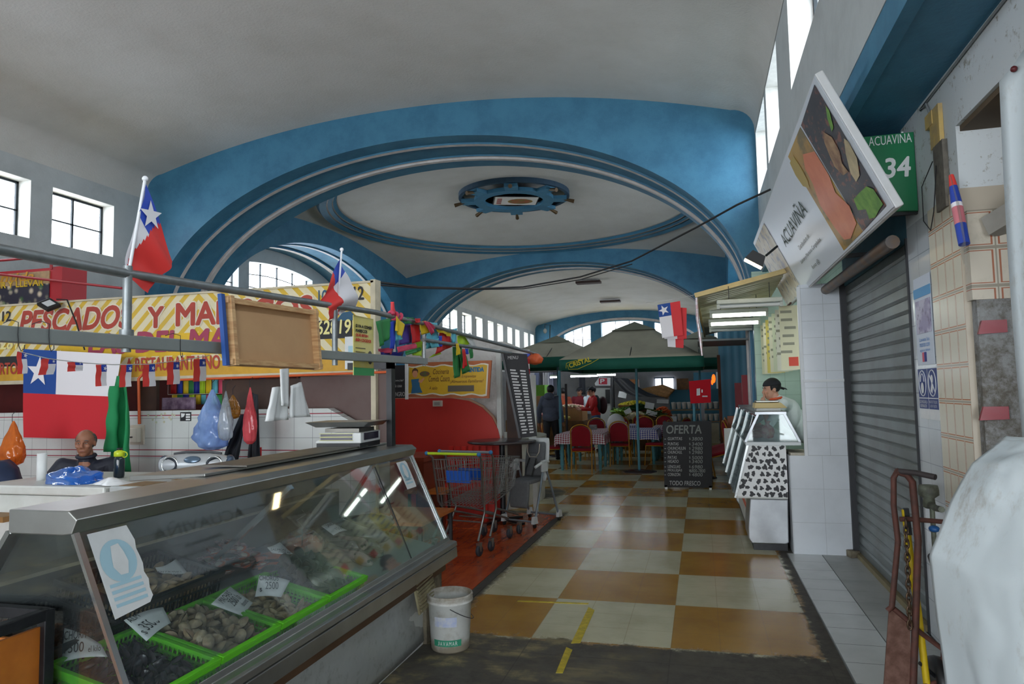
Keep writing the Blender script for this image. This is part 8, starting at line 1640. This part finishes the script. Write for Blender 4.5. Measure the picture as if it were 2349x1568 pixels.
# ================================================================ PEOPLE
def limb(mb, a, b, r0, r1, n=10): mb.tube([Vector(a), Vector(a).lerp(Vector(b), .5), Vector(b)], [r0, (r0+r1)/2*1.04, r1], n); mb.ball(a, r0*1.0, n, 8); mb.ball(b, r1*1.0, n, 8)
def remesh(o, vx, smooth=2):
    m = o.modifiers.new('skin', 'REMESH'); m.mode = 'VOXEL'; m.voxel_size = vx; m.use_smooth_shade = True
    s_ = o.modifiers.new('soften', 'SMOOTH'); s_.factor = .5; s_.iterations = smooth
    return o
def person(name, label, loc, rz, J, skin, hair, shirt, pants, vox=.012, hairstyle='short', grp=None, shoes=True, shirt_r=1.0, collar=None, sleeves=1.0, face=True, extra=None, S=1.0):
    """J: joints in the person's own frame (facing -Y): pelvis chest neck head, shL elL wrL shR elR wrR, hiL knL anL hiR knR anR; hd = (turn, nod)"""
    t = thing(name, label, 'person', loc, rz)
    J = {k: (Vector(v) if k != 'hd' else v) for k, v in J.items()}; H = J['head']; turn, nod = J.get('hd', (0, 0))
    HM = Matrix.Translation(H) @ Euler((nod, 0, turn)).to_matrix().to_4x4()
    mb = MB()
    mb.ball((0, .012, .035), (.076, .094, .092), 20, 14, 0, HM); mb.ball((0, -.022, -.035), (.060, .068, .080), 18, 12, 0, HM); mb.ball((0, -.045, -.085), (.036, .036, .032), 12, 8, 0, HM)
    if face:
        mb.tube([HM @ V(0, -.086, .018), HM @ V(0, -.100, -.012), HM @ V(0, -.106, -.026)], [.009, .013, .016], 8); mb.ball((0, -.096, -.028), (.019, .014, .010), 10, 7, 0, HM)
        mb.ball((0, -.078, .026), (.050, .018, .009), 12, 6, 0, HM); mb.ball((0, -.083, -.062), (.026, .012, .011), 12, 6, 0, HM)
        for s_ in (-1, 1): mb.ball((s_*.042, -.066, -.018), (.022, .018, .018), 10, 6, 0, HM); mb.ball((s_*.078, .012, .0), (.010, .020, .030), 10, 6, 0, HM)
    limb(mb, H+V(0, .015, -.05), J['neck'], .054, .060, 14); limb(mb, J['neck'], J['chest'], .062, .10)
    mb.ball(J['chest'], (.15, .095, .16), 18, 12); mb.ball((J['chest']+J['pelvis'])/2, (.135, .09, .17), 18, 12); mb.ball(J['pelvis'], (.15, .10, .12), 18, 12)
    for q in 'LR':
        limb(mb, J['sh'+q], J['el'+q], .046, .036); limb(mb, J['el'+q], J['wr'+q], .036, .025); limb(mb, J['chest']+V(0, 0, .07), J['sh'+q], .07, .048)
        limb(mb, J['hi'+q], J['kn'+q], .078, .052); limb(mb, J['kn'+q], J['an'+q], .050, .034)
        d = (J['wr'+q]-J['el'+q]).normalized(); d = J.get('hand'+q, d); d = Vector(d).normalized(); side = d.cross(V(0, 1, 0)); side = side.normalized() if side.length > .2 else V(1, 0, 0); bend = d.cross(side)
        pc = J['wr'+q]+d*.05; limb(mb, J['wr'+q], pc, .024, .032, 8)
        for k in range(4):
            o = pc+d*.028+side*(.024-.016*k); L = (.066, .076, .070, .054)[k]; m_ = o+d*L*.5+bend*.006; mb.tube([o-d*.02, o+d*.01, m_, o+d*L*.88+bend*.022], [.011, .0105, .0095, .008], 7)
        o = J['wr'+q]+d*.025+side*.024; mb.tube([o, o+side*.024+d*.028, o+side*.030+d*.058+bend*.01], [.012, .011, .009], 7)
    body = remesh(mb.build('body', skin, t, True), vox)
    sc_ = MB(); r_ = shirt_r
    sc_.ball(J['chest']+V(0, 0, .0), (.178*r_, .118*r_, .185), 20, 12); sc_.ball((J['chest']+J['pelvis'])/2, (.165*r_, .112*r_, .20), 20, 12); sc_.ball(J['pelvis']+V(0, 0, .03), (.170*r_, .122*r_, .13), 20, 12)
    for q in 'LR':
        limb(sc_, J['chest']+V(0, 0, .075), J['sh'+q], .085, .062*r_); limb(sc_, J['sh'+q], J['el'+q], .062*r_, .052*r_)
        if sleeves > .5: limb(sc_, J['el'+q], J['el'+q].lerp(J['wr'+q], sleeves*.96), .052*r_, .038*r_)
    limb(sc_, J['chest']+V(0, 0, .1), J['neck']-V(0, 0, .0), .085, .068)
    cl = remesh(sc_.build('top_garment', shirt, t, True), vox*1.15, 3)
    if collar: MB().tube([J['neck']+V(.074*math.cos(a), .068*math.sin(a)-.005, .012+.012*math.sin(a)) for a in [2*PI*i/20 for i in range(20)]], .016, 6, 0, True).build('collar', collar, t, True)
    pc = MB(); pc.ball(J['pelvis'], (.165, .118, .13), 18, 12)
    for q in 'LR': limb(pc, J['hi'+q], J['kn'+q], .092, .068); limb(pc, J['kn'+q], J['an'+q], .066, .052)
    remesh(pc.build('trousers', pants, t, True), vox*1.3, 2)
    if shoes:
        for q in 'LR': a = J['an'+q]; fd = J.get('foot'+q, V(0, -1, 0)); M_ = Matrix.Translation((a.x, a.y, max(.0, a.z-.08))) @ Euler((0, 0, math.atan2(fd[0], -fd[1]))).to_matrix().to_4x4(); s_ = MB(); s_.ball((0, -.06, .035), (.048, .135, .048), 14, 8, 0, M_); s_.v = [(v[0], v[1], max(v[2], max(0, a.z-.08))) for v in s_.v]; s_.build('shoe', mat('dark_shoe', (40, 36, 36), .5), t, True)
    if face:
        for s_ in (-1, 1):
            MB().ball((s_*.030, -.080, .010), (.011, .006, .0042), 12, 8, 0, HM).build('eye', mat('eye_white', (206, 200, 194), .2), t, True); MB().ball((s_*.030, -.0845, .010), (.0048, .003, .0042), 10, 6, 0, HM).build('iris', mat('dark_iris', (36, 24, 18), .15), t, True)
            MB().tube([HM @ V(s_*.014, -.088, .030), HM @ V(s_*.032, -.090, .036), HM @ V(s_*.050, -.078, .030)], [.003, .005, .003], 6).build('eyebrow', hair, t, True)
        MB().tube([HM @ V(-.026, -.090, -.062), HM @ V(0, -.0965, -.060), HM @ V(.026, -.090, -.062)], [.002, .0045, .002], 6).build('lips', mat('muted_lips', (130, 76, 66), .5), t, True)
    if hairstyle == 'short': h_ = MB().ball((0, .020, .050), (.084, .098, .092), 22, 14, 0, HM); keep = lambda p: (p.y > -.045 or p.z > .085) and p.z > -.045-(p.y*.0)
    elif hairstyle == 'receding': h_ = MB().ball((0, .026, .030), (.083, .092, .085), 26, 18, 0, HM); keep = lambda p: p.y > -.012 and p.z > -.05 and p.z < .085
    else: h_ = MB().ball((0, .022, .045), (.084, .098, .090), 22, 14, 0, HM); keep = lambda p: p.y > -.03 and p.z > -.06
    Hi = HM.inverted(); ok = [keep(Hi @ Vector(v)) for v in h_.v]; fs = [(f, m_, s2) for f, m_, s2 in zip(h_.f, h_.m, h_.sm) if all(ok[i] for i in f)]; h_.f = [f for f, _, _ in fs]; h_.m = [m_ for _, m_, _ in fs]; h_.sm = [True]*len(fs)
    h_.build('hair', hair, t, True, solid=.008)
    if extra: extra(t, HM, J)
    if S != 1.0: t.scale = (S, S, S)
    return t
def stand(dy=0.0, arms=None, lean=0.0, hd=(0, 0), step=.10):
    J = dict(pelvis=(0, .02, .95), chest=(0, lean*.6, 1.27), neck=(0, .01+lean, 1.46), head=(0, -.01+lean*1.1, 1.585), shL=(-.185, lean, 1.40), shR=(.185, lean, 1.40), elL=(-.25, .04+lean*.5, 1.12), elR=(.25, .04+lean*.5, 1.12), wrL=(-.26, -.06, .88), wrR=(.26, -.06, .88),
             hiL=(-.09, .02, .92), hiR=(.09, .02, .92), knL=(-.10, -.02-step*.4, .50), knR=(.10, .03+step*.2, .50), anL=(-.10, .03-step, .08), anR=(.10, .05+step, .08), hd=hd)
    if arms: J.update(arms)
    return J
def skinm(n, c): s = Sh(n, .5); s.col(s.mix(s.noise(18, 3, .6, None, False).step(.35, .7)*.4, c, tuple(int(v*.84) for v in c))); s.b.inputs['Subsurface Weight'].default_value = .08; s.b.inputs['Subsurface Scale'].default_value = .01; return s.m
brown_skin, tan_skin, light_skin = skinm('brown_skin', (150, 100, 76)), skinm('tan_skin', (176, 124, 96)), skinm('light_skin', (206, 156, 130))
blk_hair, grey_hair = mat('black_hair', (24, 22, 24), .6), mat('short_grey_hair', (92, 88, 86), .8, var=1, vs=80, c2=(50, 46, 44))
navy_j = mat('navy_jacket_cloth', (26, 30, 46), .6, var=.4, vs=20); dkp = mat('dark_trousers', (26, 28, 36), .8)
# seated man behind the freezer
hx = at(203, 1010, Y=5.2)
J = dict(pelvis=(0, .08, .50), chest=(0, .04, .89), neck=(0, .0, 1.10), head=(0, -.03, 1.225), shL=(-.22, .03, 1.03), shR=(.21, .03, 1.03), elL=(-.36, -.06, .80), elR=(.25, -.02, .76), wrL=(-.22, -.24, .74), wrR=(.18, -.22, .72), hiL=(-.1, .05, .50), hiR=(.1, .05, .50), knL=(-.16, -.20, .50), knR=(.16, -.20, .50), anL=(-.16, -.18, .08), anR=(.16, -.18, .08), hd=(R(8), R(2)))
person('seated_man', 'balding man with grey hair in a navy jacket, seated below the large flag', (hx.x-.06, 5.24, 0), R(22), J, brown_skin, grey_hair, navy_j, dkp, .007, 'receding', collar=navy_j, shirt_r=1.12)
st_ = thing('stool', 'red plastic stool under the seated man', 'stool', (hx.x-.06, 5.32, 0)); MB().lathe([(0, .36), (.17, .36), (.17, .39), (0, .39)], (0, 0, 0), 20).build('seat', red_pl, st_, True)
for k in range(4): a = PI/4+k*PI/2; MB().cyl((.14*math.cos(a), .14*math.sin(a), .36), (.18*math.cos(a), .18*math.sin(a), 0), .016, 8).build('leg', red_pl, st_, True)
# butcher: leaning on the case, looking left, cap backwards
bx_p = at(1768, 900, Y=8.9)
def cap(t, HM, J):
    cpm_ = mat('black_cap_cloth', (30, 32, 38), .8); h_ = MB().ball((0, .015, .052), (.089, .105, .083), 22, 14, 0, HM); Hi = HM.inverted(); ok = [(Hi @ Vector(v)).z > .035+.1*max(0, -(Hi @ Vector(v)).y-.0)*.0 for v in h_.v]; h_.f = [f for f in h_.f if all(ok[i] for i in f)]; h_.m = [0]*len(h_.f); h_.sm = [True]*len(h_.f); o = h_.build('cap', cpm_, t, True, solid=.008)
    MB().grid(lambda u, v: HM @ V((u-.5)*.14*(1-.25*v), .095+.075*v, .035-.035*v-.02*(2*u-1)**2), 8, 6).build('cap_peak', cpm_, o, True, solid=.004)
J = dict(pelvis=(0, .36, .98), chest=(0, .10, 1.27), neck=(0, -.06, 1.45), head=(0, -.11, 1.565), shL=(-.19, -.02, 1.40), shR=(.19, -.02, 1.40), elL=(-.20, -.26, 1.20), elR=(.20, -.20, 1.16), wrL=(-.05, -.36, 1.22), wrR=(.035, -.235, 1.40), handR=(0, .35, 1), hiL=(-.09, .36, .95), hiR=(.09, .36, .95), knL=(-.1, .36, .5), knR=(.1, .36, .5), anL=(-.1, .40, .08), anR=(.1, .40, .08), hd=(R(6), R(6)))
person('butcher', 'butcher in a white T-shirt and backward black cap resting his chin on a hand', (bx_p.x+.12, 8.95, .02), R(-82), J, light_skin, blk_hair, mat('white_tshirt', (214, 224, 220), .8), dkp, .008, 'short', collar=mat('orange_collar', (214, 90, 50), .7), sleeves=.3, extra=cap)
# standing man seen from behind
mx_ = at(1264, 960, Y=16.4)
def hood(t, HM, J): MB().ball((0, .10, 1.46), (.13, .07, .09), 16, 10).build('hood', mat('grey_blue_fleece', (84, 92, 112), .85, var=.4, vs=20), t, True)
person('standing_man', 'man in a grey-blue hooded top and dark trousers seen from behind beyond the tables', (mx_.x, 16.4, 0), R(172), stand(0, dict(elR=(.27, .06, 1.12), wrR=(.30, -.02, .86)), 0, (R(25), 0), .12), brown_skin, blk_hair, mat('grey_blue_fleece', (84, 92, 112), .85, var=.4, vs=20), dkp, .012, 'full', extra=hood, shirt_r=1.2, S=1.03)
def cap2(col):
    def f(t, HM, J):
        h_ = MB().ball((0, .015, .056), (.090, .108, .078), 16, 10, 0, HM); Hi = HM.inverted(); ok = [(Hi @ Vector(v)).z > .04 for v in h_.v]; h_.f = [f for f in h_.f if all(ok[i] for i in f)]; h_.m = [0]*len(h_.f); h_.sm = [True]*len(h_.f); o = h_.build('cap', col, t, True, solid=.01)
        MB().grid(lambda u, v: HM @ V((u-.5)*.14, -.085-.07*v, .045-.02*v), 6, 4).build('cap_peak', col, o, True, solid=.005)
    return f
dcap = mat('dark_cap', (36, 40, 46), .8)
a = at(1331, 960, Y=20.8); person('vendor', 'vendor in a dark red top and dark cap behind the radish carton', (a.x, 20.8, 0), R(10), stand(hd=(R(-20), 0)), tan_skin, blk_hair, mat('dark_red_top', (120, 24, 40), .8), dkp, .016, extra=cap2(dcap))
a = at(1347, 960, Y=20.3); person('vendor', 'vendor in a pale shirt and apron leaning towards the man in the red jacket', (a.x, 20.4, 0), R(60), stand(0, dict(elR=(.22, -.18, 1.15), wrR=(.10, -.38, 1.18), elL=(-.22, -.18, 1.15), wrL=(-.10, -.38, 1.16)), -.08, (0, R(14))), tan_skin, blk_hair, mat('pale_blue_shirt', (176, 192, 200), .8), mat('grey_apron', (120, 116, 110), .8), .016, extra=cap2(dcap))
def bpk(t, HM, J): MB().ball((0, .22, 1.22), (.17, .12, .24), 16, 12).build('backpack', mat('dark_red_backpack', (70, 26, 34), .7, var=.6, vs=9, c2=(34, 38, 40)), t, True); cap2(dcap)(t, HM, J); MB().ball((0, .045, 1.2), (.165, .11, .30), 16, 12).build('vest', mat('dark_vest', (40, 50, 50), .8), t, True)
a = at(1366, 960, Y=19.6); person('shopper', 'shopper in a red jacket, dark vest, cap and backpack talking to the pale shirted vendor', (a.x+.1, 18.9, 0), R(-62), stand(0, dict(elL=(-.22, -.18, 1.12), wrL=(-.12, -.40, 1.14), elR=(.22, -.18, 1.12), wrR=(.12, -.42, 1.12)), -.06, (0, R(8))), light_skin, blk_hair, mat('red_jacket_cloth', (190, 24, 26), .7), mat('blue_jeans', (62, 96, 130), .8), .016, extra=bpk)
a = at(1285, 935, Y=20.2); person('passer_by', 'person in an orange and navy jacket half hidden behind the standing man', (a.x+.05, 20.4, 0), R(200), stand(), brown_skin, blk_hair, mat('orange_navy_jacket', (206, 92, 40), .8, var=1, vs=3, c2=(30, 36, 56)), dkp, .016, 'full')
